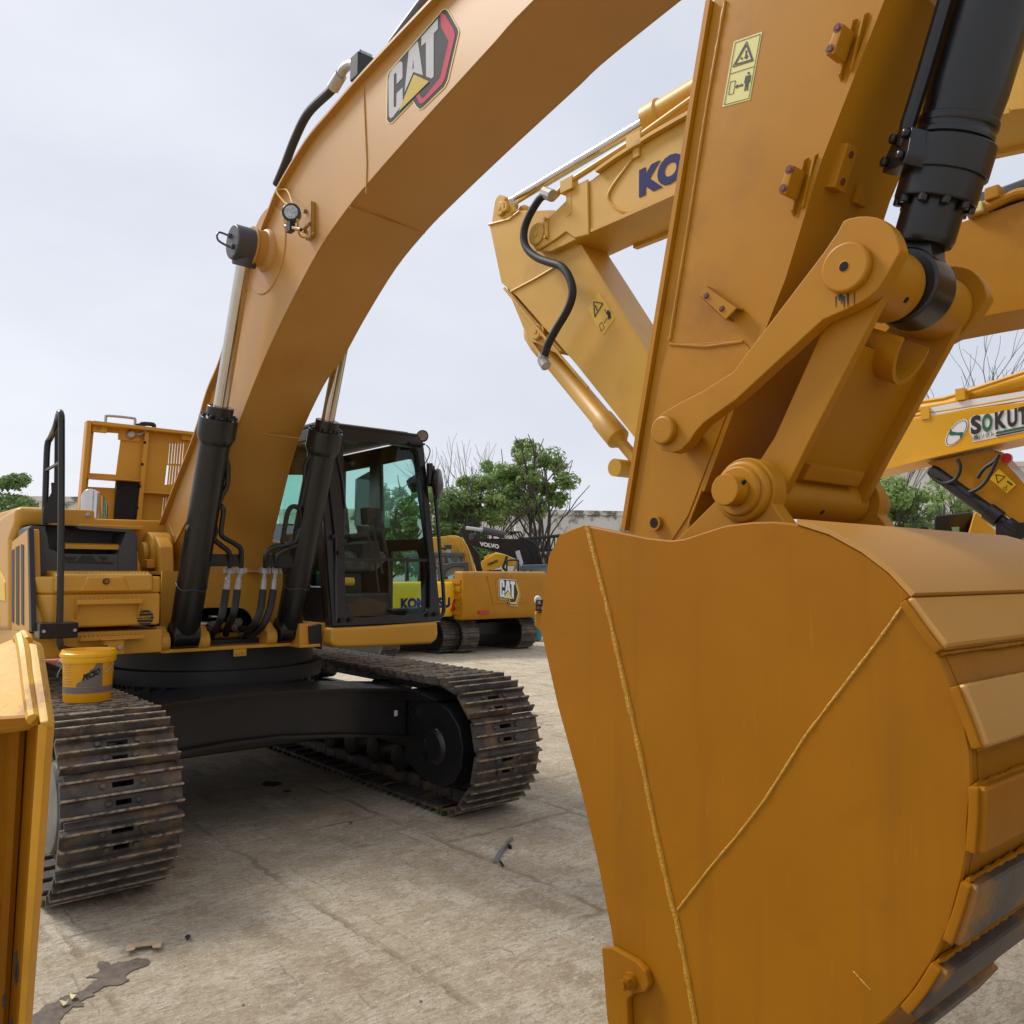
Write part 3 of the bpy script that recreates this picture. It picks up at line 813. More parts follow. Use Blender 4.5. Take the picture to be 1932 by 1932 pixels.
# handrail on the machine's right
def PBg(u, v, s0, k, off=0):                     # meets the plane s = s0 + k (z - 1.4)
    s = s0
    for _ in range(8):
        z = PS(u, v, s).z; s = s0 + k * (z - 1.4) + off
    return PS(u, v, s)
sR = -1.36
def hr(x, y, s=sR): return PS(*za(x, y), s)
b = MB()
b.tube([hr(426, 200), hr(428, 700), hr(426, 1300), hr(422, 1660), hr(422, 1745), hr(445, 1790), hr(520, 1800), hr(640, 1795), hr(755, 1785)], .023, n=10, sub=3)
b.tube([hr(426, 215), hr(424, 160), hr(412, 140, -1.42), hr(398, 190, -1.55), hr(385, 240, -1.62), hr(350, 320, -1.9), hr(328, 375, -1.95), hr(320, 600, -1.95), hr(312, 960, -1.95)], .023, n=10, sub=3)
b.tube([hr(318, 548, -1.95), hr(420, 490, -1.4)], .012)
b.build('handrail', 'black', ex)
b = MB()
b.ext([hr(x, y, -1.9) for x, y in ((300, 915), (302, 820), (360, 700), (358, 632), (378, 632), (380, 240), (414, 150), (414, 915))], (-.015, 0, 0))
b.build('handrail_plate', 'black', ex)
p = hr(412, 1665)
b = MB(); b.box((sR - .15, p.y - .125, p.z - .055), (sR + .03, p.y + .125, p.z + .055)); b.k = 1
for d in (-.1, .1): b.cyl((sR + .03, p.y + d, p.z), (sR + .045, p.y + d, p.z), .018, n=6)
b.build('rail_clamp', ['black', 'zinc'], ex, bevel=.005, seg=1)
p = hr(806, 1780, -1.42)
b = MB(); b.box((-1.55, p.y - .07, p.z - .055), (-1.42, p.y + .07, p.z + .055)); b.box((-1.55, p.y - .1, p.z + .055), (-1.40, p.y + .09, p.z + .067)); b.k = 1
for d in (-.035, .035): b.cyl((-1.42, p.y + d, p.z), (-1.405, p.y + d, p.z), .022, n=6)
b.build('rail_bracket', ['cath', 'zinc'], ex, bevel=.004, seg=1)

# boom foot ears and the front tower plate with its opening
for a0, a1 in ((-.66, -.54), (.17, .29)):
    b = MB()
    ear = [PA(*za(*q), -.66) for q in ((985, 1260), (968, 1150), (985, 1040), (1010, 1000), (1050, 990), (1090, 1010), (1118, 1080), (1122, 1260))]
    b.prof(ear, a0, a1)
    pc = PA(*za(1048, 1120), -.66)
    dy = (a0 - .03, a1 + .03)
    b.cyl((pc.x, dy[0], pc.z), (pc.x, dy[1], pc.z), .19, n=28)
    b.cyl((pc.x, dy[0] - .05, pc.z), (pc.x, dy[0], pc.z), .10, n=20)
    q = PA(*za(1020, 1195), -.72); b.box((q.x - .1, a0 - .08, q.z - .04), (q.x + .1, a0, q.z + .04))
    b.build('boom_foot_bracket', 'cath', ex, bevel=.015)
sT = -1.9
tz = PS(*zu(700, 345), sT).z
oT = Vector((sT, 0, 0))
op = [PS(*zu(*q), sT) for q in ((388, 860), (430, 810), (520, 788), (880, 785), (985, 820), (1050, 900), (1085, 1010), (1098, 1110), (1050, 1195), (920, 1250), (720, 1290), (610, 1285), (500, 1215), (430, 1080))]
y0, y1 = PS(*zu(-60, 800), sT).y, PS(*zu(1420, 800), sT).y
tower = plate('tower_plate', [[(y0, 1.40), (y1, 1.40), (y1, tz), (y0, tz)], sm2([(p.y, p.z) for p in op], 4, True)], .03, oT, (0, 1, 0), (0, 0, 1), 'cath', ex)
b = MB(); b.box((-2.9, y0, tz - .02), (sT, y1, tz)); b.build('tower_top', 'cath', tower)
b = MB(); b.box((-2.6, y0 + .05, 1.43), (-2.3, y1 - .05, tz - .03)); b.build('valve_well', 'hole', tower)
b = MB()
for x, y, l in ((470, 980, 90), (470, 1075, 80), (560, 890, 80)):
    q0, q1 = PS(*zu(x - l * .5, y), -1.98), PS(*zu(x + l * .9, y), -1.98); b.cyl(q0, q1, .02, n=10)
b.each('valve_pipe', 'chrome', tower)
b = MB()
for x, y, l in ((480, 1030, 120), (760, 1010, 120), (760, 1130, 150)):
    q0, q1 = PS(*zu(x - l * .7, y), -2.02), PS(*zu(x + l * .9, y - 8), -2.02); b.cyl(q0, q1, .03, n=10)
q = PS(*zu(690, 1190), -2.0); b.box((q.x - .1, q.y - .06, q.z - .08), (q.x, q.y + .07, q.z + .06))
b.build('valve_block', 'cath', tower, bevel=.006)
b = MB()
for x, y in ((590, 1000), (600, 1050), (890, 960), (870, 1030), (480, 1110), (500, 1195), (960, 1110), (1010, 1140)):
    q = PS(*zu(x, y), -1.93); b.cyl(q + Vector((-.03, -.01, 0)), q + Vector((.015, .01, 0)), .035, n=8)
b.each('hose_coupling', 'zinc', tower)

# ---------------------------------------------------------------- boom
AN, AF = AB - .3, AB + .3
up_px = [zc(*q) for q in ((1475, 0), (1120, 375), (960, 550), (820, 715), (680, 885), (515, 1160), (450, 1320), (410, 1420))] + [(456, 560), (424, 680), (398, 745), (375, 824), (338, 920), (303, 1014)]
lo_px = [(1000, 0), (925, 82), (850, 165), (780, 243), (700, 335), (655, 390), (600, 470), (545, 575), (505, 660), (470, 745), (430, 850), (390, 925), (356, 978), (318, 1055)]
U = [PA(u, v, AN) for u, v in up_px]; Lo = [PA(u, v, AN) for u, v in lo_px]
tipU = [(4.1, 5.30), (3.5, 5.33), (2.6, 5.28)]
tipL = [(4.25, 4.98), (3.6, 4.92)]
upl = [(p.x, p.z) for p in U]; lol = [(p.x, p.z) for p in Lo]
foot = PA(*za(1130, 1100), AN)
upper = sm2(list(reversed(upl)) + list(reversed(tipU)), 4)
lower = sm2(tipL + lol, 4)
prof = upper + [(4.32, 5.15)] + lower + [(foot.x - .12, foot.z - .12), (foot.x - .28, foot.z), (foot.x - .22, foot.z + .14)]
b = MB()
lofar = [(p[0], p[1]) for p in lol[:9]] + [(-.74, 3.55), (-1.20, 3.12), (-1.53, 2.54), (-1.65, 2.29), (-1.68, 2.04)]
lower_far = sm2(tipL + lofar, 4)
proff = upper + [(4.32, 5.15)] + lower_far + [(foot.x - .12, 2.04), (foot.x - .28, foot.z), (foot.x - .22, foot.z + .14)]
b.prof(prof, AN, AN + .014); b.prof(proff, AF - .014, AF)
n_ = len(prof)
# plates between the two sides: underside flush, top plate overhanging
def band(path, a0, a1, th, sgn):
    p = [Vector((q[0], 0, q[1])) for q in path]
    rings = []
    for i, c in enumerate(p):
        d = (p[min(i + 1, len(p) - 1)] - p[max(i - 1, 0)]).normalized()
        nn = Vector((-d.z, 0, d.x)) * sgn
        rings.append([Vector((c.x, a0, c.z)), Vector((c.x, a1, c.z)), Vector((c.x, a1, c.z)) + nn * th, Vector((c.x, a0, c.z)) + nn * th])
    return rings
rn1, rf1 = band(lower, AN + .015, AF - .015, .02, -1), band(lower_far, AN + .015, AF - .015, .02, -1)
b.loft([[n_[0], f_[1], f_[2], n_[3]] for n_, f_ in zip(rn1, rf1)])
e0, e1 = lower[-1], lower_far[-1]
b.ext([(e0[0] - .3, AN + .015, e1[1]), (e0[0], AN + .015, e1[1]), (e1[0], AF - .015, e1[1]), (e0[0] - .3, AF - .015, e1[1])], (0, 0, .015))
b.ext([(e0[0], AN + .016, e1[1] + .016), (e1[0] - .01, AF - .016, e1[1] + .016), (e1[0] - .01, AF - .016, e1[1] + .03), (e0[0], AN + .016, e0[1])], (-.02, 0, 0))
boom = b.build('boom', 'catb', ex)
b = MB(); b.loft(band(upper, AN - .045, AF + .045, .018, 1)); b.build('boom_top_plate', 'catb', boom)
b = MB(); b.cyl((foot.x - .1, AN - .05, foot.z), (foot.x - .1, AF + .05, foot.z), .17, n=28); b.cyl((4.02, AN - .03, 5.12), (4.02, AF + .03, 5.12), .15, n=24)
b.build('boom_pin_boss', 'catb', boom, bevel=.01)
# weld seams
def bead(path, r, name, parent, m='weld', jit=.35, n=6):
    p = []
    path = [Vector(q) for q in path]
    for i in range(len(path) - 1):
        k = max(2, int((path[i + 1] - path[i]).length / .018))
        for j in range(k): p.append(path[i].lerp(path[i + 1], j / k))
    p.append(path[-1])
    rr = [r * (1 + random.uniform(-jit, jit)) for _ in p]
    b = MB(); b.tube(p, rr, n=n); return b.build(name, m, parent)
bead([PA(*zc(*q), AN - .002) for q in ((1000, 530), (1012, 800), (1022, 1000), (1018, 1190))], .0055, 'weld_seam', boom, 'catb', .1)
q0, q1 = PA(*za(1165, 870), AN), PA(*za(1215, 1000), AN); bead([q0, q1], .005, 'weld_seam', boom, 'catb', .1)
def under(px, py, da=0):                          # a point on the underside strip, where its lower edge passes
    return PA(px, py, AF - .02)
for q0, q1 in ((PA(437, 812, AN), PA(572, 830, AF)), (PA(655, 393, AN), PA(796, 440, AF))):
    o_ = Vector((.012, 0, -.006)); bead([q0 + o_, q1 + o_], .0055, 'weld_seam', boom, 'catb', .1)
# boom cylinder boss and patch ring
HB = PA(463, 466, AB - .455)
b = MB(); b.lathe([(.17, 0), (.15, .25), (.135, .3), (.135, .85), (.15, .9), (.15, 1)], (HB.x, AN, HB.z), (HB.x, AN - .13, HB.z), 28)
b.lathe([(.17, 0), (.15, .25), (.135, .3), (.135, .85), (.15, .9), (.15, 1)], (HB.x, AF, HB.z), (HB.x, AF + .13, HB.z), 28)
b.each('cylinder_boss', 'catb', boom, bevel=.006)
b = MB(); b.lathe([(.33, 0), (.33, .7), (.325, 1)], (HB.x, AN + .004, HB.z), (HB.x, AN - .007, HB.z), 48); b.build('reinforcing_disc', 'catb', boom)
# rigid clamp and hose on the boom top
tp = lambda x, y: PA(*zc(x, y), AB - .1)
b = MB(); b.tube([tp(470, 1140), tp(520, 1020), tp(580, 860), tp(660, 700), tp(790, 570), tp(815, 540)], .034, n=10, sub=5); b.build('boom_hose', 'rubber', boom)
b = MB(); b.tube([tp(812, 545), tp(860, 465)], [.046, .044], n=12); b.tube([tp(855, 470), tp(880, 425), tp(920, 400), tp(965, 402), tp(1000, 412)], .034, n=12, sub=4); b.build('boom_pipe', 'zinc', boom)
q = tp(1000, 410); b = MB(); b.box((q.x - .05, q.y - .08, q.z - .12), (q.x + .06, q.y + .08, q.z + .05)); b.k = 1; b.box((q.x - .03, q.y - .05, q.z + .05), (q.x + .03, q.y + .05, q.z + .09))
b.build('hose_clamp', ['black', 'zinc'], boom, bevel=.006, seg=1)
b = MB(); b.tube([tp(1170, 270), tp(1300, 90), tp(1420, -60), tp(1700, -300)], .03, n=10, sub=3); b.tube([(1.9, AB + .12, 5.32), (3.0, AB + .12, 5.42), (3.7, AB + .1, 5.44)], .03, n=8, sub=3)
b.build('boom_line', 'steelblue', boom)
# stick cylinder above the boom (mostly out of the picture)
b = MB(); b.cyl((2.1, AB, 5.58), (3.3, AB, 5.66), .12); b.k = 1; b.cyl((3.3, AB, 5.66), (4.0, AB, 5.70), .06)
b.build('stick_cylinder', ['black', 'chrome'], ex)
# work lamp on a bracket
al = AN - .16
lpx = lambda x, y, a=al: PA(*zc(x, y), a)
c = lpx(563, 1310); dv = Vector((.80, -.60, -.05)).normalized()
b = MB()
b.lathe([(.035, 0), (.060, .35), (.063, 1)], c - dv * .06, c + dv * .015, 24); b.k = 1; b.lathe([(.050, 0), (.048, 1)], c + dv * .014, c + dv * .018, 24)
b.k = 0
for r_, k_ in ((.028, 5), (.052, 10)):
    for i in range(k_):
        pass
b.box((c.x - .04, c.y - .02, c.z - .13), (c.x + .02, c.y + .02, c.z - .055)); b.k = 2
b.tube([lpx(525, 1392), lpx(620, 1412), lpx(650, 1400, AN - .10), lpx(672, 1370, AN - .03)], .014, n=6)
q = PA(*zc(688, 1360), AN); b.box((q.x - .035, AN - .03, q.z - .13), (q.x + .045, AN, q.z + .12))
for dz in (-.07, .07): b.cyl((q.x - .03, AN - .05, q.z + dz), (q.x - .03, AN - .02, q.z + dz), .016, n=8)
b.build('work_lamp', ['black', 'lens', 'catb'], boom, bevel=.003, seg=1)
b = MB(); b.tube([lpx(570, 1260), lpx(540, 1180, AN - .06), lpx(510, 1165, AN - .02), lpx(470, 1180, AN - .05), lpx(520, 1245, AN - .1), lpx(560, 1265)], .006, n=5, sub=4)
b.tube([lpx(600, 1350), lpx(610, 1440, AN - .1), lpx(650, 1460, AN - .03), lpx(700, 1430, AN - .02)], .007, n=5, sub=4)
b.build('lamp_wire', 'pale', boom)

# logo on the boom side
def dl(pts, off): return [(PA(*zl(*q), AN)) for q in pts]
def decal(name, pts, m, k, parent, holes=()):
    lps = [[(p.x, p.z) for p in dl(q, 0)] for q in (pts, *holes)]
    return plate(name, lps, .0012, (0, AN - .002 - k * .0016, 0), (1, 0, 0), (0, 0, 1), m, parent)
LOGO_OUT = ((150, 1150), (175, 1080), (965, 160), (1000, 152), (1030, 175), (1170, 420), (1190, 480), (1030, 1190), (985, 1290), (660, 1610), (620, 1622), (585, 1590), (525, 1500), (215, 1820), (175, 1830), (145, 1790))
def grow(pts, g):
    cx = sum(p[0] for p in pts) / len(pts); cy = sum(p[1] for p in pts) / len(pts)
    o = []
    n = len(pts)
    for i in range(n):
        p0, p1, p2 = pts[i - 1], pts[i], pts[(i + 1) % n]
        d1 = Vector((p1[0] - p0[0], p1[1] - p0[1])).normalized(); d2 = Vector((p2[0] - p1[0], p2[1] - p1[1])).normalized()
        nn = Vector((d1.y + d2.y, -d1.x - d2.x)).normalized()
        o.append((p1[0] + nn.x * g, p1[1] + nn.y * g))
    return o
LOGO = [('logo_border', grow(LOGO_OUT, 18), 'sticker', 0, ()), ('logo_field', LOGO_OUT, 'inkgrey', 1, ()),
        ('logo_letter', ((165, 1200), (185, 1100), (230, 1030), (320, 935), (350, 925), (372, 950), (374, 1170), (288, 1262), (286, 1110), (270, 1092), (248, 1120), (246, 1590), (258, 1610), (284, 1590), (288, 1400), (376, 1310), (380, 1510), (345, 1600), (240, 1745), (205, 1772), (175, 1740)), 'silver', 2, ()),
        ('logo_letter', ((468, 765), (592, 628), (602, 650), (676, 1128), (535, 1082), (405, 1390), (462, 790)), 'silver', 2, (((530, 880), (520, 1050), (542, 1020)),)),
        ('logo_letter', ((650, 565), (893, 290), (893, 440), (833, 510), (835, 1150), (805, 1178), (724, 1145), (716, 640), (650, 700)), 'silver', 2, ()),
        ('logo_triangle', ((545, 1120), (770, 1222), (320, 1672)), 'tri', 3, ()),
        ('logo_chevron', ((930, 225), (955, 208), (1000, 235), (1130, 450), (1152, 530), (1005, 1170), (960, 1260), (690, 1535), (650, 1555), (620, 1530), (580, 1440), (620, 1400), (662, 1470), (700, 1455), (935, 1160), (1055, 620), (940, 410)), 'pink', 2, ())]
for nm, pts, m, k, hl in LOGO: decal(nm, pts, m, k, boom, hl)
# ---------------------------------------------------------------- boom cylinders
def hex_ring(b, c, ax, r, rb, n, h):
    ax = Vector(ax).normalized(); u = ax.orthogonal().normalized(); v = ax.cross(u)
    for i in range(n):
        a = 2 * pi * (i + .5) / n
        p = Vector(c) + (u * cos(a) + v * sin(a)) * r
        b.cyl(p, p + ax * h, rb, n=6)
gl = PBg(412, 768, -1.6, .36)
for sg in (-1, 1):
    a = AB + sg * .455
    foot_ = Vector((-1.62, a, 1.535)); head = Vector((HB.x, a, HB.z))
    ax = (head - foot_); LN = ax.length; ax.normalize()
    tg = ((gl.z - foot_.z) / ax.z) / LN            # gland end as a fraction
    pt = lambda t: foot_ + ax * (t * LN)
    b = MB()
    d = LN
    b.lathe([(.09, 0), (.115, .015), (.118, .10), (.116, tg - .30 / d), (.122, tg - .29 / d), (.145, tg - .24 / d), (.145, tg - .09 / d), (.10, tg - .085 / d), (.10, tg)], pt(0), pt(1), 28)
    hex_ring(b, pt(tg - .085 / d), ax, .125, .016, 10, .022)
    b.cyl(foot_ + Vector((0, -.10, 0)), foot_ + Vector((0, .10, 0)), .112, n=24)
    b.tube([pt(.28) + Vector((.05, 0, 0)), pt(.285)], .125, n=24)
    cylb = b.build('boom_cylinder', 'black', ex, bevel=.004, seg=1)
    b = MB(); b.cyl(pt(tg - .02), pt(.985), .056, n=24); b.build('piston_rod', 'chrome', cylb)
    b = MB(); y0 = a - .115; y1 = a + .105
    b.lathe([(.12, 0), (.128, .06), (.128, .94), (.12, 1)], (head.x, y0, head.z), (head.x, y1, head.z), 28)
    b.cyl(pt(.95), pt(.995), .085, .11, n=20)
    if sg < 0:
        for dz, dx in ((.05, -.03), (-.05, .03)): b.cyl((head.x + dx, y0 - .02, head.z + dz), (head.x + dx, y0, head.z + dz), .022, n=6)
    b.build('rod_head', 'steelblue' if False else 'plastic', cylb, bevel=.006)
    if sg < 0:
        b = MB(); q = Vector((head.x, y0, head.z)); b.tube([q + Vector((0, 0, .03)), q + Vector((-.02, -.09, .05)), q + Vector((0, -.10, -.02)), q + Vector((.02, 0, -.06))], .008, n=6, sub=4); b.build('lifting_wire', 'plastic', cylb)
    # band and wire round the barrel
    b = MB(); tw = (1.93 - foot_.z) / ax.z / LN
    u_ = ax.orthogonal().normalized(); v_ = ax.cross(u_)
    b.tube([pt(tw + .004 * sin(i)) + (u_ * cos(2 * pi * i / 24) + v_ * sin(2 * pi * i / 24)) * .121 for i in range(25)], .0032, n=5)
    b.build('tie_wire', 'plastic', cylb)
    for e0 in (-.20, .12):
        b = MB()
        b.prof([(-2.02, 1.41), (-1.62, 1.41), (-1.61, 1.50), (-1.63, 1.56), (-1.69, 1.60), (-1.76, 1.60), (-1.84, 1.57), (-2.02, 1.50)], a + e0, a + e0 + .075)
        b.cyl((-1.66, a + e0 - .012, 1.47), (-1.66, a + e0 + .087, 1.47), .085, n=20)
        b.build('cylinder_bracket', 'cath', ex, bevel=.012)
    bk = .36
# rigid pipes and hoses of the cylinders
def hp_(zf_, pts, r, name, m, off=0, sub=4, n=9, k=.36):
    b = MB()
    for p in (pts if isinstance(pts[0][0], (tuple, list)) else [pts]):
        b.tube([PBg(*zf_(*q[:2]), -1.6, k, off + (q[2] if len(q) > 2 else 0)) for q in p], r, n=n, sub=sub)
    return b.each(name, m, ex)
hp_(zb, [((400, 500, -.05), (424, 560), (422, 680), (385, 760), (340, 900), (338, 1000), (385, 1050), (436, 1095), (440, 1185)),
         ((380, 805, -.03), (400, 840), (386, 960), (400, 1000), (470, 1040), (508, 1080), (508, 1185)),
         ((935, 490, -.03), (900, 560, -.05), (900, 680, -.05)),
         ((875, 900), (862, 825), (820, 812), (790, 860), (765, 1010), (755, 1030)),
         ((880, 930), (850, 1010), (800, 1040), (700, 1065), (662, 1110), (658, 1185)),
         ((900, 950), (880, 1030), (830, 1055), (760, 1085), (728, 1120), (724, 1185))], .021, 'hydraulic_pipe', 'black')
b = MB()
for q0, q1 in (((300, 1142), (520, 1142)), ((655, 1142), (860, 1150))):
    p0, p1 = PBg(*zb(*q0), -1.6, .36), PBg(*zb(*q1), -1.6, .36)
    b.ext([p0 + Vector((0, 0, -.05)), p1 + Vector((0, 0, -.05)), p1 + Vector((0, 0, .05)), p0 + Vector((0, 0, .05))], (-.02, 0, 0))
b.each('pipe_bracket', 'black', ex)
b = MB()
for x0, y0, x1, y1 in ((440, 1185, 420, 1325), (508, 1185, 488, 1325), (657, 1185, 646, 1320), (723, 1185, 708, 1320)):
    P0, P1 = PS(*zb(x0, y0), -1.45), PS(*zb(x1, y1), -1.45)
    b.lathe([(.034, 0), (.036, .28), (.02, .3), (.018, .48), (.024, .5), (.025, 1)], P0, P1, 10)
    b.box((P0.x - .03, P0.y - .045, P0.z - .045), (P0.x + .02, P0.y + .045, P0.z - .005))
b.each('hose_fitting', 'zinc', ex)
b = MB()
for p in (((420, 1320), (405, 1420), (385, 1510), (340, 1590, -.3), (295, 1625, -.42)), ((488, 1320), (478, 1400), (462, 1480), (430, 1550, -.25), (420, 1590, -.42)),
          ((646, 1318), (632, 1430), (600, 1520), (560, 1562, -.15), (510, 1560, -.42)), ((708, 1318), (690, 1430), (650, 1530), (590, 1590, -.15), (540, 1605, -.42))):
    b.tube([PS(*zb(q[0], q[1]), -1.45 + (q[2] if len(q) > 2 else 0)) for q in p], .031, n=10, sub=5)
b.each('hydraulic_hose', 'rubber', ex)

# ---------------------------------------------------------------- cab
KC = -.19
def CF(x, y, off=0):
    s = -1.35
    u, v = zp(x, y)
    for _ in range(8):
        z = PS(u, v, s).z; s = -1.35 + KC * (z - 1.58) + off
    return PS(u, v, s)
upv = Vector((KC, 0, 1)).normalized()
oC = Vector((-1.35, 0, 1.58))
def c2(x, y): p = CF(x, y); return (p.y, (p - oC).dot(upv))
cabL, cabR = CF(512, 1735).y, CF(1392, 1665).y
zb0, zt0 = CF(900, 1715).z, CF(900, 160).z
H_ = (zt0 - 1.58) / upv.z
y_bot = (zb0 - 1.58) / upv.z
xr0, xr1 = c2(1392, 1660), c2(1238, 225)
hole = sm2([c2(*q) for q in ((606, 1180), (600, 700), (590, 300), (600, 228), (700, 222), (1000, 246), (1150, 268), (1192, 300), (1215, 400), (1300, 1150), (1312, 1500), (1300, 1590), (1230, 1632), (900, 1655), (720, 1664), (660, 1630), (622, 1540))], 3, True)
TL_ = (cabL - .0, H_)
frame_outer = [(cabL, y_bot), (cabR, y_bot), (c2(1240, 235)[0], H_ - .12), (c2(1232, 200)[0], H_), (cabL, H_)]
cab = plate('cab', [frame_outer, hole], .07, oC, (0, 1, 0), upv, 'black', ex)
cR = c2(1240, 235)[0]
zroof = oC.z + upv.z * H_; sroof = oC.x + upv.x * H_
SRE = -3.35
b = MB()                                         # side wall towards the boom: pillars and beams
def sidep(pts, y0, y1): b.prof(pts, y0, y1)
for y0, y1 in ((cabL, cabL + .05),):
    sidep([(-1.42, zb0), (SRE, zb0), (SRE, zb0 + .35), (-1.42 + KC * .35, zb0 + .35)], y0, y1)
    sidep([(SRE, zb0), (SRE + .14, zb0), (SRE + .14, zroof), (SRE, zroof)], y0, y1)
    sidep([(sroof - .03, zroof), (SRE, zroof), (SRE, zroof - .12), (sroof + .03, zroof - .12)], y0, y1)
    sidep([(-1.36, zb0), (-1.50, zb0), (sroof - .14, zroof), (sroof, zroof)], y0, y1)
b.build('cab_pillar', 'black', cab, bevel=.01, seg=1)
# door side
yD = cabR - .03
def dp(x, y): p = PA(*zp(x, y), yD); return (p.x, p.z)
dh1 = [dp(*q) for q in ((915, 412), (1130, 365), (1180, 372), (1198, 420), (1276, 1000), (1250, 1018), (935, 1032))]
dh2 = [dp(*q) for q in ((1000, 1122), (1225, 1110), (1255, 1200), (1266, 1570), (1000, 1585))]
dq = [(-1.36, zb0), (SRE, zb0), (SRE, zroof - .02), (sroof, zroof - .02)]
rearw = [(SRE + .12, 2.55), (-2.95, 2.55), (-2.95, zroof - .2), (SRE + .12, zroof - .2)]
hx = min(p[0] for p in dh1)
loops = [dq, dh1, dh2]
if hx > -2.75: loops.append([(SRE + .12, 2.45), (hx - .2, 2.45), (hx - .2, zroof - .2), (SRE + .12, zroof - .2)])
doorp = plate('cab_door', loops, .05, (0, yD, 0), (1, 0, 0), (0, 0, 1), 'black', cab)
# rear wall
def rp_(x, y): p = PS(*zp(x, y), SRE); return (p.y, p.z)
rh1 = [rp_(*q) for q in ((-120, 500), (430, 500), (430, 900), (-120, 900))]
rh2 = [rp_(*q) for q in ((712, 530), (818, 470), (815, 1010), (745, 1010), (705, 880))]
rearp = plate('rear_wall', [[(cabL + .06, zb0), (yD - .03, zb0), (yD - .03, zroof), (cabL + .06, zroof)],
                    [(max(cabL + .12, rh1[0][0]), rh1[0][1]), (rh1[1][0], rh1[1][1]), (rh1[2][0], rh1[2][1]), (max(cabL + .12, rh1[3][0]), rh1[3][1])], rh2], .04, (SRE, 0, 0), (0, 1, 0), (0, 0, 1), 'interior', cab)
b = MB()
b.ext([(sroof + .02, cabL, zroof), (SRE, cabL, zroof), (SRE, yD + .03, zroof), (sroof - .05, cR - .02, zroof), (sroof + .02, cR - .02, zroof)], (0, 0, .045))
b.ext([(sroof - .1, cabL + .08, zroof + .045), (SRE + .1, cabL + .08, zroof + .045), (SRE + .1, yD - .08, zroof + .045), (sroof - .1, cR - .08, zroof + .045)], (0, 0, .03))
b.build('cab_roof', 'black', cab, bevel=.02)
b = MB(); b.box((SRE, cabL, zb0 - .02), (-1.37, yD, zb0 + .04)); b.build('cab_floor', 'interior', cab)
gq = [oC + Vector((0, x, 0)) + upv * y + Vector((-.012, 0, 0)) for x, y in frame_outer]
zsp = c2(900, 1188)[1]
def gl_(y0, y1, name):
    b = MB(); f = lambda y: cabR + (cR - cabR) * (y - y_bot) / (H_ - .12 - y_bot)
    b.ext([oC + Vector((-.012, x, 0)) + upv * y for x, y in ((cabL + .03, y0), (f(y0) - .05, y0), (f(y1) - .05, y1), (cabL + .03, y1))], (-.006, 0, 0))
    return b.build(name, 'glassc', cab)
gl_(y_bot + .05, zsp - .012, 'lower_windscreen'); gl_(zsp + .012, H_ - .08, 'upper_windscreen')
b = MB()
f = lambda y: cabR + (cR - cabR) * (y - y_bot) / (H_ - .12 - y_bot)
b.ext([oC + Vector((.01, x, 0)) + upv * y for x, y in ((cabL + .05, zsp - .014), (f(zsp) - .05, zsp - .014), (f(zsp) - .05, zsp + .014), (cabL + .05, zsp + .014))], (-.03, 0, 0))
b.build('windscreen_bar', 'blackm', cab)
b = MB(); b.prof(dq[:1] + dq[1:], yD - .006, yD + .002); b.build('door_glass', 'glass', cab)
b = MB(); b.prof([(-1.45, zb0 + .3), (SRE + .1, zb0 + .3), (SRE + .1, zroof - .08), (sroof - .08, zroof - .08)], cabL + .02, cabL + .028); b.build('side_glass', 'glass', cab)
b = MB(); b.box((SRE + .02, cabL + .1, zb0 + .5), (SRE + .026, yD - .1, zroof - .1)); b.build('rear_glass', 'glass', cab)
# seat, consoles, levers
def ip(x, y, s): return PS(*zp(x, y), s)
b = MB()
sx = -2.55
for pts, d in ((((560, 640), (600, 660), (660, 780), (675, 960), (650, 1090), (590, 1110), (480, 1080), (470, 700), (520, 620)), -.16), (((400, 1110), (600, 1130), (780, 1125), (800, 1190), (700, 1290), (420, 1290)), .45)):
    b.ext([ip(x, y, sx) for x, y in pts], (d, 0, 0))
b.build('seat', 'seatwrap', cab, bevel=.05, seg=3)
b = MB()
for pts, s_, d in ((((610, 1290), (760, 1290), (760, 1470), (610, 1470)), -2.2, -.6), (((665, 985), (820, 965), (825, 1000), (675, 1020)), -2.0, -.35), (((770, 1060), (900, 1030), (930, 1180), (760, 1190)), -2.0, -.5),
                   (((800, 760), (930, 765), (905, 900), (810, 900)), -2.1, -.15), (((620, 1480), (1000, 1460), (1010, 1560), (630, 1600)), -1.75, -.5), (((1000, 1590), (1240, 1575), (1240, 1600), (1010, 1615)), -1.6, -.1)):
    b.ext([ip(x, y, s_) for x, y in pts], (d, 0, 0))
b.build('console', 'interior', cab, bevel=.02)
b = MB()
for pth, s_ in ((((810, 980), (870, 1220), (905, 1480)), -1.8), (((862, 960), (930, 1300)), -1.8), (((900, 870), (960, 1100), (985, 1250), (990, 1480)), -1.75), (((930, 900), (945, 1120)), -2.0)):
    b.tube([ip(x, y, s_) for x, y in pth], .013, n=6, sub=3)
q = ip(905, 880, -1.9); b.cyl(q, q + Vector((0, 0, .12)), .035, n=10); q = ip(880, 930, -1.95); b.cyl(q, q + Vector((0, 0, .1)), .03, n=10)
b.build('control_lever', 'interior', cab)
b = MB(); q = ip(645, 1368, -1.75); b.cyl(q + Vector((0, -.05, 0)), q + Vector((0, .06, 0)), .04, n=12); b.build('pedal_valve', 'stickero', cab)
b = MB(); b.ext([ip(x, y, -1.72) for x, y in ((640, 1560), (770, 1490), (990, 1545), (1000, 1640), (680, 1650))], (-.04, 0, 0)); b.build('floor_mat', mat('dusty_floor_mat', (.10, .07, .04), .8, var=.3), cab)
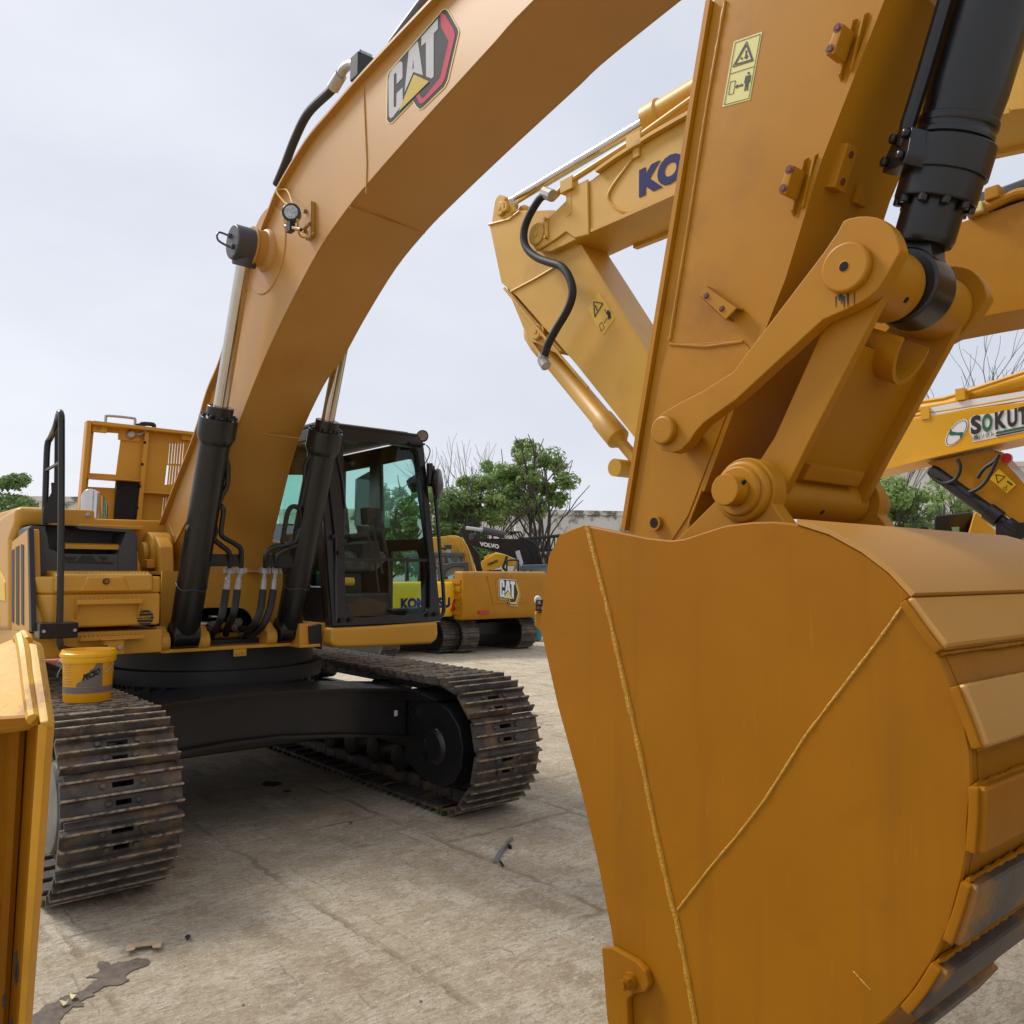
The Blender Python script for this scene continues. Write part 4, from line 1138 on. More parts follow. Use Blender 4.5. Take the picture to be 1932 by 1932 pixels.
# wiper, mirrors, lamp, handrail
b = MB(); b.tube([CF(560, 355, .05), CF(600, 540, .05), CF(628, 775, .05)], .009, n=5); b.tube([CF(500, 600, .05), CF(530, 880, .05), CF(545, 1000, .05), CF(560, 1700, .04)], .012, n=6)
for x, y in ((520, 1000), (570, 1130), (590, 1680), (665, 1675), (1300, 1630), (1360, 1625)):
    q = CF(x, y, .04); b.cyl(q, q + Vector((.03, 0, 0)), .02, n=10)
b.each('wiper', 'black', cab)
sm = -1.55
b = MB(); c = ip(1388, 570, sm); nrm = Vector((.55, -.80, 0)).normalized()
b.lathe([(.02, 0), (.15, .35), (.165, .6), (.15, 1)], c - nrm * .0 + Vector((.03, .03, 0)), c + Vector((-.03, -.03, 0)), 24)
b.tube([ip(1350, 580, sm), ip(1320, 575, sm), ip(1285, 570, sm)], .022, n=8)
b.tube([ip(1310, 400, sm), ip(1315, 570, sm)], .035, n=8); b.tube([ip(1335, 420, sm), ip(1340, 560, sm)], .02, n=8)
b.build('side_mirror', 'black', cab, bevel=.004, seg=1)
b = MB(); b.ext([ip(x, y, -1.85) for x, y in ((1130, 545), (1150, 520), (1225, 480), (1235, 630), (1180, 640), (1150, 600))], (-.03, 0, 0)); b.k = 1
b.ext([ip(x, y, -1.845) for x, y in ((1165, 560), (1200, 550), (1210, 630), (1180, 625))], (-.03, 0, 0)); b.build('inner_mirror', ['black', 'chrome'], cab, bevel=.004, seg=1)
b = MB(); b.tube([ip(1340, 560, sm), ip(1370, 800, sm), ip(1400, 1150, sm + .05), ip(1425, 1400, sm + .1), ip(1432, 1580, sm + .12), ip(1418, 1635, sm + .12), ip(1385, 1648, sm + .12)], .02, n=8, sub=4)
b.build('cab_handrail', 'black', cab)
b = MB(); c = ip(1250, 178, -1.66); dv2 = Vector((.75, -.62, .1)).normalized()
b.lathe([(.035, 0), (.058, .4), (.062, 1)], c - dv2 * .05, c + dv2 * .01, 20); b.k = 1; b.lathe([(.052, 0), (.049, 1)], c + dv2 * .008, c + dv2 * .014, 20); b.k = 0
b.ext([ip(x, y, -1.6) for x, y in ((1150, 225), (1272, 236), (1272, 252), (1150, 245))], (-.12, 0, 0)); b.tube([c + Vector((-.02, 0, -.07)), c + Vector((-.03, -.02, -.18))], .015, n=6)
b.build('cab_lamp', ['black', 'lens'], cab)
b = MB(); b.tube([ip(1280, 250, -1.62), ip(1312, 290, -1.62), ip(1300, 350, -1.6), ip(1275, 400, -1.6)], .006, n=5, sub=3); b.build('lamp_wire', 'black', cab)
# yellow sill below the cab
b = MB()
sl = [ip(x, y, -1.28) for x, y in ((520, 1748), (900, 1728), (1385, 1690), (1392, 1790), (1380, 1835), (1340, 1868), (1000, 1892), (580, 1908), (530, 1895), (515, 1850))]
b.ext(sl, (-1.9, 0, 0)); b.build('cab_sill', 'cath', ex, bevel=.03, seg=3)
b = MB(); b.ext([ip(x, y, -1.45) for x, y in ((258, 1712), (512, 1705), (512, 1895), (258, 1895))], (-.5, 0, 0)); b.build('sill_panel', 'cath', ex, bevel=.01)
b = MB(); b.ext([ip(x, y, -1.42) for x, y in ((338, 1735), (430, 1712), (440, 1720), (445, 1925), (345, 1880))], (-.1, 0, 0)); b.build('rubber_flap', 'rubber', ex, bevel=.008)
b = MB(); b.ext([ip(x, y, -1.40) for x, y in ((260, 1886), (430, 1876), (430, 1900), (260, 1912))], (-.3, 0, 0)); b.build('sill_ledge', 'cath', ex, bevel=.005)
b = MB(); b.box((-3.3, .5, 1.42), (-1.6, 1.62, 1.58)); b.build('cab_base', 'blackm', ex)
# left-hand body behind the cab
b = MB(); b.box((-5.0, .6, 1.46), (-3.45, 1.70, 2.35)); b.build('left_body', 'cath', ex, bevel=.04)
b = MB(); b.box((-6.3, -1.7, 1.35), (-5.05, 1.66, 2.45)); b.build('counterweight', 'cath', ex, bevel=.12, seg=4)

# ---------------------------------------------------------------- stick
SN, SF = AB - .235, AB + .235
ln = [(1352, -60), (1340, 0), (1310, 190), (1275, 420), (1240, 640), (1212, 820), (1185, 1000), (1180, 1045)]
rn = [(1284, 1045), (1324, 922), (1386, 750), (1474, 522), (1540, 300), (1655, 0), (1680, -60)]
Lp = [PA(u, v, SN) for u, v in ln]; Rp = [PA(u, v, SN) for u, v in rn]
top_ = [(4.40, 4.95), (4.36, 5.5), (4.2, 5.82), (3.9, 5.85), (3.66, 5.55), (3.53, 4.95)]
# lower end rounded round the bucket pivot
PV = (3.27, 1.98)
low = [(3.05, 2.02), (3.06, 1.90), (3.14, 1.80), (3.26, 1.76), (3.38, 1.80), (3.46, 1.92), (3.46, 2.02)]
prof = [(p.x, p.z) for p in Lp] + low + [(p.x, p.z) for p in Rp] + top_
b = MB(); b.prof(prof, SN, SF)
stick = b.build('stick', 'cat', ex, bevel=.004, seg=1)
b = MB()                                         # plate edges proud of the sides
lp2 = [(p.x, p.z) for p in Lp][1:-1]
b.loft(band(lp2, SN - .022, SF + .022, .022, -1))
rp2 = [(p.x, p.z) for p in Rp]
b.loft(band(rp2[1:], SN - .012, SF + .012, .020, -1))
b.build('stick_flange', 'cat', stick)
b = MB()
dbl = [PA(u, v, SN) for u, v in ((1246, 700), (1262, 648), (1400, 640), (1420, 662), (1384, 745), (1300, 970), (1262, 1030), (1196, 1010))]
b.prof([(p.x, p.z) for p in dbl], SN - .005, SN); b.build('nose_plate', 'cat', stick, bevel=.003)
bead([PA(u, v, SN - .002) for u, v in ((1362, 0), (1330, 190), (1296, 420), (1262, 640))], .007, 'weld_seam', stick, 'cat', .25)
bead([PA(u, v, SN - .006) for u, v in ((1262, 648), (1330, 652), (1400, 642))], .006, 'weld_seam', stick, 'cat', .15)
bead([PA(u, v, SN - .006) for u, v in ((1386, 752), (1340, 880), (1300, 985))], .006, 'weld_seam', stick, 'cat', .3)
# pipe clamp blocks on the side
def clampblock(zfn, face, dep, vec, caps):
    P = [PA(*zfn(*q), SN - dep) for q in face]
    b = MB(); b.ext(P, (0, dep - .012, 0))
    o = b.build('clamp_block', 'cat', stick, bevel=.004)
    b = MB()
    for q in caps:
        c = PA(*zfn(*q), SN - dep); b.lathe([(.016, 0), (.016, .6), (.010, .6001), (.008, 1)], c + Vector((0, .004, 0)), c + Vector((0, -.004, 0)), 12)
    b.each('port_cap', 'redcap', o)
    return o
def plate_px(zfn, pts, a0, a1, name, m, par, bev=.003):
    b = MB(); b.prof([(lambda p: (p.x, p.z))(PA(*zfn(*q), a0)) for q in pts], a0, a1); return b.build(name, m, par, bevel=bev, seg=1)
clampblock(zh, ((598, 152), (652, 148), (582, 362), (522, 370)), .09, None, ((608, 180), (556, 328)))
clampblock(zh, ((262, 1142), (310, 1140), (250, 1345), (200, 1335)), .09, None, ((277, 1172), (234, 1305)))
for cx, cy in ((700, 330), (370, 1290)):
    c = PA(*zh(cx, cy), SN)
    b = MB()
    for dx in (-.02, .02):
        q = c + Vector((dx + .01, 0, -.0)); k_ = Vector((.30, 0, 1)).normalized()
        f0, f1, f2, f3 = q + k_ * .085, q + k_ * .10, q - k_ * .10, q - k_ * .085
        b.ext([f0 + Vector((0, -.022, 0)), f1, f2, f3 + Vector((0, -.022, 0))], (.007, 0, 0))
    b.each('clamp_bracket', 'cat', stick)
fA = PA(*zi(1620, 330), SN); fB = PA(*zi(1800, 540), SN)
b = MB(); b.ext([PA(*zi(*q), SN - .05) for q in ((1615, 330), (1830, 480), (1745, 570), (1560, 400))], (0, .008, 0))
b.ext([PA(*zi(*q), SN - .05) for q in ((1615, 330), (1830, 480), (1822, 492), (1608, 342))], (0, .05, 0)); b.ext([PA(*zi(*q), SN - .05) for q in ((1570, 392), (1755, 560), (1745, 570), (1560, 400))], (0, .05, 0))
cb = b.build('channel_bracket', 'cat', stick, bevel=.003, seg=1)
b = MB()
for q in ((1610, 400), (1720, 490)):
    c = PA(*zi(*q), SN - .052); b.lathe([(.012, 0), (.008, 1)], c, c + Vector((0, -.004, 0)), 12)
b.each('port_cap', 'redcap', cb)
# block on the front plate
fp = PA(*zh(480, 1110), SN)
b = MB()
c0 = PA(*zh(560, 1450), SN + .12)
for c, h2_ in ((PA(*zh(600, 1360), SN + .13), .14), (PA(*zh(850, 1430), SN + .3), .08)):
    pass
rdir = (Vector((rp2[4][0], 0, rp2[4][1])) - Vector((rp2[3][0], 0, rp2[3][1]))).normalized(); rn_ = Vector((rdir.z, 0, -rdir.x))
base = Vector((rp2[3][0], 0, rp2[3][1])) + rdir * .33
for ya, hh, ll in ((SN + .05, .06, .15), (SN + .24, .04, .07)):
    p = base + Vector((0, ya, 0)) + rn_ * .0
    b.ext([p, p + rdir * ll, p + rdir * ll + Vector((0, .07, 0)), p + Vector((0, .07, 0))], rn_ * hh)
b.each('clamp_block', 'cat', stick, bevel=.004)
b = MB()
for t in (.03, .12):
    p = base + Vector((0, SN + .085, 0)) + rdir * t + rn_ * .06; b.cyl(p, p + rn_ * .004, .012, n=10)
b.each('port_cap', 'redcap', stick)
q = PA(*zk(448, 103), SN - .012)
b = MB(); b.lathe([(.030, 0), (.030, 1)], (q.x, SN - .004, q.z), (q.x, SN - .026, q.z), 18); b.k = 1; b.lathe([(.021, 0), (.021, 1)], (q.x, SN - .01, q.z), (q.x, SN - .027, q.z), 14)
b.build('grease_port', ['cat', 'hole'], stick)
# warning sticker
def stk(zfn, pts, m, k, par, a, name, holes=()):
    return plate(name, [[(lambda p: (p.x, p.z))(PA(*zfn(*q), a)) for q in lp] for lp in (pts, *holes)], .0008, (0, a - .001 - k * .0012, 0), (1, 0, 0), (0, 0, 1), m, par)
wst = stk(zm, ((425, 408), (985, 210), (745, 1605), (180, 1755), (400, 440)), 'sticker', 0, stick, SN, 'warning_sticker')
def ring(pts, g): return (pts, (grow(pts, g),)) if False else None
def bline(zfn, a, p0, p1, wpx, b):
    d = Vector((p1[0] - p0[0], p1[1] - p0[1])).normalized() * wpx / 2; n_ = (-d.y, d.x)
    b.ext([PA(*zfn(p0[0] + n_[0], p0[1] + n_[1]), a), PA(*zfn(p1[0] + n_[0], p1[1] + n_[1]), a), PA(*zfn(p1[0] - n_[0], p1[1] - n_[1]), a), PA(*zfn(p0[0] - n_[0], p0[1] - n_[1]), a)], (0, -.0008, 0))
b = MB(); sa = SN - .0022
def pl(pts, wpx, closed=True):
    for i in range(len(pts) if closed else len(pts) - 1): bline(zm, sa, pts[i], pts[(i + 1) % len(pts)], wpx, b)
pl(((430, 440), (940, 260), (712, 1570), (215, 1705)), 8); pl(((330, 1078), (815, 920)), 8, False)
pl(((665, 410), (800, 800), (380, 935)), 12); pl(((655, 475), (772, 780), (425, 885)), 24)
pl(((340, 1235), (440, 1210), (395, 1475), (300, 1500)), 8)
pl(((470, 1335), (565, 1300)), 30, False); pl(((490, 1290), (440, 1345), (480, 1368)), 18, False); pl(((560, 1268), (592, 1295), (560, 1325)), 18, False)
b.ext([PA(*zm(*q), sa) for q in circ(708, 1055, 24, 12)], (0, -.0008, 0))
for pts in (((645, 1115), (755, 1090), (735, 1240), (720, 1240), (725, 1150), (690, 1410), (665, 1410), (682, 1250), (640, 1420), (618, 1420), (660, 1150), (632, 1265), (615, 1268)),
            ((535, 740), (560, 730), (590, 745), (575, 770), (580, 790), (560, 775), (545, 785), (550, 760)), ((640, 590), (680, 600), (665, 640), (650, 760), (615, 755), (640, 680)), ((665, 680), (695, 690), (685, 740), (655, 770))):
    b.ext([PA(*zm(*q), sa) for q in pts], (0, -.0008, 0))
b.build('sticker_print', 'ink', wst)

# ---------------------------------------------------------------- bucket cylinder
EY = PA(1712, 542, AB)
T1 = PA(1823, 162, AB); axd = (T1 - EY).normalized()
def ay(d): return EY + axd * d
def dpx(u, v): p = PA(u, v, AB); return (p - EY).dot(axd)
g0, g1, g2, g3 = dpx(1726, 458), dpx(1746, 392), dpx(1762, 330), dpx(1783, 275)
b = MB()
def rad(u0, v0, u1, v1): return (PA(u0, v0, AB) - PA(u1, v1, AB)).length / 2
b.lathe([(.14, 0), (.14, 1)], ay(g2) , ay(g3 + .01), 30)
b.lathe([(.113, 0), (.125, .1), (.125, .5), (.119, .52), (.119, 1)], ay(g3), ay(2.2), 30)
b.lathe([(.092, 0), (.098, .1), (.098, 1)], ay(g0), ay(g2), 28)
b.lathe([(.126, 0), (.130, .08), (.130, 1)], ay(g1 + .02), ay(g2 + .01), 30)
lat = Vector((0, -1, 0)); sid = axd.cross(lat).normalized()
hex_ring(b, ay(g1 + .0), axd, .112, .017, 10, .03)
b.lathe([(.126, 0), (.126, .3), (.121, .32), (.121, .6), (.126, .62), (.126, 1)], ay(g3 + .02), ay(g3 + .085), 30)
bc = b.build('bucket_cylinder', 'black', ex, bevel=.004, seg=1)
b = MB()
pp0 = lambda d, r, o: ay(d) + (lat * .80 + sid * -.60) * r + sid * o
b.tube([pp0(g3 - .03, .155, 0), pp0(g3 + .05, .165, 0), pp0(g3 + .2, .16, 0), pp0(2.1, .15, 0)], .026, n=10, sub=2)
b.build('hydraulic_pipe', 'black', bc)
b = MB()
c = pp0(g2 + .06, .125, 0); ox = (lat * .8 + sid * -.6).normalized(); oy = axd.cross(ox)
qd = [c + ox * .05 + axd * x + oy * y for x, y in ((-.07, -.075), (-.07, .075), (-.03, .085), (.05, .06), (.06, -.04), (-.02, -.085))]
b.ext(qd, -ox * .09)
for x, y in ((-.04, -.055), (-.04, .05), (.03, .045), (.03, -.035)):
    p = c + ox * .05 + axd * x + oy * y; b.lathe([(.018, 0), (.018, .7), (.012, 1)], p, p + ox * .022, 8)
b.build('port_flange', 'black', bc, bevel=.008)
b = MB(); b.cyl(ay(.12), ay(g0 + .02), .052, n=24); b.build('piston_rod', 'black', bc)
b = MB()
b.lathe([(.124, 0), (.129, .06), (.129, .94), (.124, 1)], EY + Vector((0, -.075, 0)), EY + Vector((0, .075, 0)), 36)
b.loft([[ay(d) + lat * (lw * x) + sid * (sw * y) for x, y in ((-1, -1), (1, -1), (1, 1), (-1, 1))] for d, lw, sw in ((.06, .065, .10), (.12, .058, .066), (.145, .055, .058), (g0 + .004, .055, .058))])
b.build('rod_eye', 'black', bc, bevel=.012)

# ---------------------------------------------------------------- linkage
LN_, LT = AB - .36, .06
lk = [zv(*q) for q in ((150, 210), (225, 60), (290, 30), (400, 5), (500, 2), (610, 15), (700, 50), (790, 130), (850, 230), (885, 340), (895, 420), (760, 660), (640, 850), (540, 940), (420, 1020), (240, 1110), (0, 1215))] 
lk2 = [zi(*q) for q in ((1820, 1130), (1700, 1215), (1600, 1290), (1545, 1350), (1500, 1420), (1440, 1480), (1380, 1500), (1300, 1480), (1262, 1430), (1248, 1360), (1255, 1280), (1300, 1230), (1400, 1165), (1600, 1060), (1800, 930))]
lk3 = [zv(*q) for q in ((0, 430), (130, 235))]
lp3 = [(lambda p: (p.x, p.z))(PA(u, v, LN_)) for u, v in lk + lk2 + lk3]
lup, llo = PA(1598, 503, LN_), PA(1256, 811, LN_)
for a0 in (LN_, 2 * AB - LN_ - LT):
    b = MB(); b.prof(lp3, a0, a0 + LT); b.build('idler_link', 'cat', ex, bevel=.006)
def pin(name, c, a0, a1, r, holer=0, hr=0):
    b = MB(); b.lathe([(r, 0), (r, .8), (r * .93, 1)] if a1 < a0 else [(r, 0), (r, 1)], (c.x, a0, c.z), (c.x, a1, c.z), 32)
    if hr: b.k = 1; b.lathe([(hr, 0), (hr, 1)], (c.x, a1 + .01, c.z), (c.x, a1 - .0015, c.z), 20)
    return b.build(name, ['cat', 'hole'], ex, bevel=.006)
pin('link_pin', lup, LN_, LN_ - .028, .080, 0, .020)
pin('link_pin', llo, LN_, LN_ - .030, .054, 0, .006)
b = MB()
b.cyl((llo.x, LN_ + .01, llo.z), (llo.x, 2 * AB - LN_ - .01, llo.z), .05, n=24); b.build('link_shaft', 'cat', ex)
b = MB()                                          # grease that ran down below the pin
for (x, y, l, w_) in ((150, 960, 110, 14), (215, 940, 90, 30), (245, 960, 120, 22), (290, 930, 140, 26), (365, 920, 130, 12), (190, 945, 50, 40)):
    b.prof([(lambda p: (p.x, p.z))(PA(*zv(*q), LN_)) for q in ((x - w_ / 2, y - 20), (x + w_ / 2, y - 20), (x + w_ * .35, y + l * .6), (x, y + l), (x - w_ * .35, y + l * .5))], LN_ - .0015, LN_)
b.build('grease_run', 'ink', ex)
# power link between the linkage and the bucket
BP = PA(1404, 925, -.585)                          # bucket link pin (near end)
bp = Vector((BP.x, 0, BP.z)); up_ = Vector((lup.x, 0, lup.z))
b = MB()
for sg in (-1, 1):
    y0 = AB + sg * .078; y1 = AB + sg * .295
    b.cyl((lup.x, y0, lup.z), (lup.x, y1, lup.z), .119, n=36)
b.cyl((bp.x, AB - .32, bp.z), (bp.x, AB + .32, bp.z), .080, n=36)
dl_ = (up_ - bp); LNK = dl_.length; dl_.normalize(); pn = Vector((dl_.z, 0, -dl_.x))
def lpnt(t, o): q = bp + dl_ * (t * LNK) + pn * o; return (q.x, q.z)
for sg in (-1, 1):
    y0 = AB + sg * .255; y1 = AB + sg * .295 
    b.prof([lpnt(.0, -.07), lpnt(.08, -.07), lpnt(.25, -.045), lpnt(.8, -.04), lpnt(1.0, -.09), lpnt(1.0, .115), lpnt(.85, .11), lpnt(.3, .085), lpnt(.06, .078), lpnt(0, .06)], min(y0, y1), max(y0, y1))
b.prof([lpnt(.04, .0), lpnt(.04, .03), lpnt(.74, .055), lpnt(.74, .0)], AB - .28, AB + .28)
b.ext([(lpnt(.115, .066)[0], AB - .19, lpnt(.115, .066)[1]), (lpnt(.19, .070)[0], AB - .19, lpnt(.19, .070)[1]), (lpnt(.19, .0)[0], AB - .19, lpnt(.19, .0)[1]), (lpnt(.08, .0)[0], AB - .19, lpnt(.08, .0)[1])], (0, .38, 0))
pw = b.build('power_link', 'cat', ex, bevel=.006)
b = MB()                                          # U-shaped cut at its top
rr = []
for i in range(13):
    a = pi * i / 12
    rr.append((AB - .105 * cos(a), .80 - .17 * sin(a)))
outer = [Vector((lpnt(t, .118)[0], y, lpnt(t, .118)[1])) for y, t in rr]
b.loft([[o - pn * .11, o + pn * .012, o + pn * .012 + (Vector((0, (AB - o.y) * .13, 0)) + dl_ * .018), o - pn * .11 + (Vector((0, (AB - o.y) * .13, 0)) + dl_ * .018)] for o in outer])
b.build('link_saddle', 'cat', pw)
for v_ in ((lup, AB - .16, .119), (bp, AB + .0, .080)):
    c, y, r_ = v_
    n_ = (dl_ * -.25 + pn).normalized()
    p = Vector((c.x, y, c.z)) + n_ * (r_ - .004)
    b = MB(); b.cyl(p, p + n_ * .005, .011, n=10); b.build('grease_nipple', 'hole', pw)

# ---------------------------------------------------------------- bucket
KN, KF = -.93, .56
side_px = [zk(*q) for q in ((30, 480), (36, 420), (48, 320), (60, 230), (75, 185), (100, 148), (135, 127), (190, 113), (300, 135), (420, 158), (500, 166), (550, 160), (620, 136), (700, 110), (800, 97), (880, 95), (960, 103), (1080, 140), (1200, 205), (1300, 280), (1380, 365), (1345, 392), (1400, 470), (1480, 575), (1530, 690), (1575, 810), (1600, 930), (1605, 1040), (1592, 1190), (1590, 1290), (1570, 1400), (1525, 1570), (1465, 1700), (1390, 1815), (1300, 1910), (1180, 1990))]
side = [(lambda p: (p.x, p.z))(PA(u, v, KN)) for u, v in side_px]
cc = side[19]
btm = [(4.02, .55), (3.86, .40), (3.70, .26), (3.56, .15), (3.50, .12), (3.44, .14)]
lft = [(lambda p: (p.x, p.z))(PA(u, v, KN)) for u, v in [zk(*q) for q in ((345, 1940), (312, 1700), (300, 1600), (245, 1330), (180, 1060), (100, 780))]]
lft = [(3.425, .45)] + lft
sprof = side + btm + lft
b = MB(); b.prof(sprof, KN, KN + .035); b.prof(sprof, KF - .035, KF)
bucket = b.build('bucket', 'cat_worn_shade', ex, bevel=.005, seg=1)
shell_path = [(p[0], p[1]) for p in side[13:]] + btm
b = MB()
upper_sh = [(p[0], p[1]) for p in side[13:22]]
b.loft(band(upper_sh, KN + .036, KF - .036, .03, -1))
sh2 = [(p[0], p[1]) for p in side[22:]] + btm
b.loft(band(sh2, KN + .036, KF - .036, .03, -1))
b.build('bucket_shell', 'cat_worn_shade', bucket)
b = MB()                                          # overlapping top skin, bent to the side
b.loft(band([(p[0], p[1]) for p in side[16:21]], KN - .004, KF + .004, .014, 1)); b.build('top_skin', 'catb', bucket)  # paler paint carries the sky sheen on the upper plates
# wear plates across the back
def arc_pts(i0, i1): return [zk(*q) for q in i0]
WPX = [(((1345, 392), (1400, 470), (1478, 572)), 'catb', .036), (((1528, 695), (1575, 810), (1614, 918)), 'catb', .036), (((1602, 1050), (1602, 1150), (1592, 1285)), 'cat_worn_shade', .036),
       (((1578, 1395), (1550, 1495), (1512, 1605)), 'wornplate', .036), (((1472, 1690), (1420, 1775), (1360, 1850)), 'wornplate', .04)]
for pts, m, th in WPX:
    pth = sm2([(lambda p: (p.x, p.z))(PA(*zk(*q), KN)) for q in pts], 4)
    b = MB(); b.loft(band(pth, KN - .008, KF + .008, th, 1)); wp_ = b.build('wear_plate', m, bucket, bevel=.006, seg=1)
    if m == 'wornplate': wp_['label'] = 'scuffed bare-steel wear plate'
    b = MB(); b.loft(band(pth, KN - .020, KN + .02, th * .62, 1)); b.build('wear_plate_end', 'cat_worn_shade', bucket, bevel=.004)
    e0, e1 = Vector((pth[0][0], 0, pth[0][1])), Vector((pth[-1][0], 0, pth[-1][1]))
    for e in (e0, e1): bead([(e.x + .008, KN + .0, e.z), (e.x + .012, KF, e.z)], .0065, 'weld_seam', bucket, 'cat_worn_shade', .5)
lo_wear = [((4.0, .56), (3.92, .45)), ((3.85, .40), (3.72, .29))]
for p0, p1 in lo_wear:
    b = MB(); b.loft(band([p0, p1], KN - .008, KF + .008, .045, 1)); b.build('wear_plate', 'wornplate', bucket, bevel=.006, seg=1, label='scuffed bare-steel wear plate')
b = MB(); b.ext([(3.36, KN - .02, .02), (3.46, KN - .02, .2), (3.60, KN - .02, .17), (3.40, KN - .02, .0)], (0, KF - KN + .04, 0)); b.build('cutting_edge', 'wornplate', bucket, bevel=.008)
for i in range(5):
    y = KN + .08 + i * (KF - KN - .16) / 4
    b = MB(); b.loft([[(3.44, y - .06, .17), (3.44, y + .06, .17), (3.54, y + .06, .08), (3.54, y - .06, .08)], [(3.20, y - .035, -.0), (3.20, y + .035, -.0), (3.225, y + .035, -.02), (3.225, y - .035, -.02)]])
    b.build('bucket_tooth', 'wornplate', bucket, bevel=.01)
# edge plate bead, diagonal seam
def kp(x, y, o=.0): return PA(*zk(x, y), KN - o)
bead([kp(*q) for q in ((197, 118), (240, 285), (270, 400), (330, 660), (395, 940), (450, 1210), (512, 1480), (530, 1540), (570, 1740), (610, 1960))], .0088, 'weld_seam', bucket, 'weld', .2, 8)
bead([kp(*q) for q in ((1345, 405), (1250, 540), (1000, 870), (850, 1110), (755, 1235), (650, 1360), (535, 1512))], .0042, 'weld_seam', bucket, 'weld', .25)
bead([kp(*q) for q in ((1175, 1730), (1240, 1800))], .002, 'weld_seam', bucket, 'weld', .5)
edge = [(lambda p: (p.x, p.z))(kp(*q)) for q in ((30, 480), (60, 230), (100, 148), (190, 113), (240, 285), (270, 400), (330, 660), (395, 940), (450, 1210), (512, 1480), (570, 1740), (610, 1960), (345, 1940), (300, 1600), (245, 1330), (180, 1060), (100, 780))]
b = MB(); b.prof(edge, KN - .006, KN); b.build('edge_plate', 'cat_worn_shade', bucket, bevel=.002, seg=1)
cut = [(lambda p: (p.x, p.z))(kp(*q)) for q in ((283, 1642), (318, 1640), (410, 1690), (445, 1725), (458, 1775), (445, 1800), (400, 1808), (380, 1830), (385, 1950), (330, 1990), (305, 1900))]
b = MB(); b.prof(cut, KN - .034, KN - .007); sc_ = b.build('side_cutter', 'cat_worn_shade', bucket, bevel=.006)
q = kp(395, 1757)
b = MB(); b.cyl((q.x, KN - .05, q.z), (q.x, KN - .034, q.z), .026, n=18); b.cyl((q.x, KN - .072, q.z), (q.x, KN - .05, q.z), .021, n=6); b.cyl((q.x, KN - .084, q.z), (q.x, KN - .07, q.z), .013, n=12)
b.build('cutter_bolt', 'cat_worn_shade', sc_)
# hinge ears on top of the bucket
rE = .118
for a0, a1 in ((AB - .40, AB - .325), (AB + .325, AB + .40)):
    b = MB()
    er = []
    for i in range(17):
        a = radians(-25) + radians(215) * i / 16
        er.append((bp.x + rE * cos(a), bp.z + rE * sin(a)))
    b.prof(er + [(bp.x - .30, bp.z - .16), (bp.x - .42, 2.02), (3.1, 1.9), (3.15, 1.75), (3.9, 1.9), (bp.x + .24, 2.10)], a0, a1)
    sg = -1 if a0 < AB else 1
    y0 = a0 if sg < 0 else a1
    b.lathe([(rE - .01, 0), (rE - .015, .8), (rE - .03, 1)], (bp.x, y0, bp.z), (bp.x, y0 + sg * .03, bp.z), 36)
    b.lathe([(.088, 0), (.082, 1)], (bp.x, y0 + sg * .03, bp.z), (bp.x, y0 + sg * .05, bp.z), 36)
    b.build('hinge_ear', 'cat', bucket, bevel=.006)
b = MB(); b.cyl((bp.x, AB - .45, bp.z), (bp.x, -.70, bp.z), .054, n=32); b.cyl((bp.x, AB + .45, bp.z), (bp.x, AB + .55, bp.z), .054, n=32)
b.each('bucket_pin', 'cat', bucket, bevel=.006)
b = MB(); q = Vector((bp.x, -.665, bp.z)) + Vector((.047, 0, .02)); b.cyl(q, q + Vector((.012, 0, .006)), .008, n=8); b.build('pin_hole', 'hole', bucket)
EXG = 'excavators parked in the yard'
ex['group'] = EXG
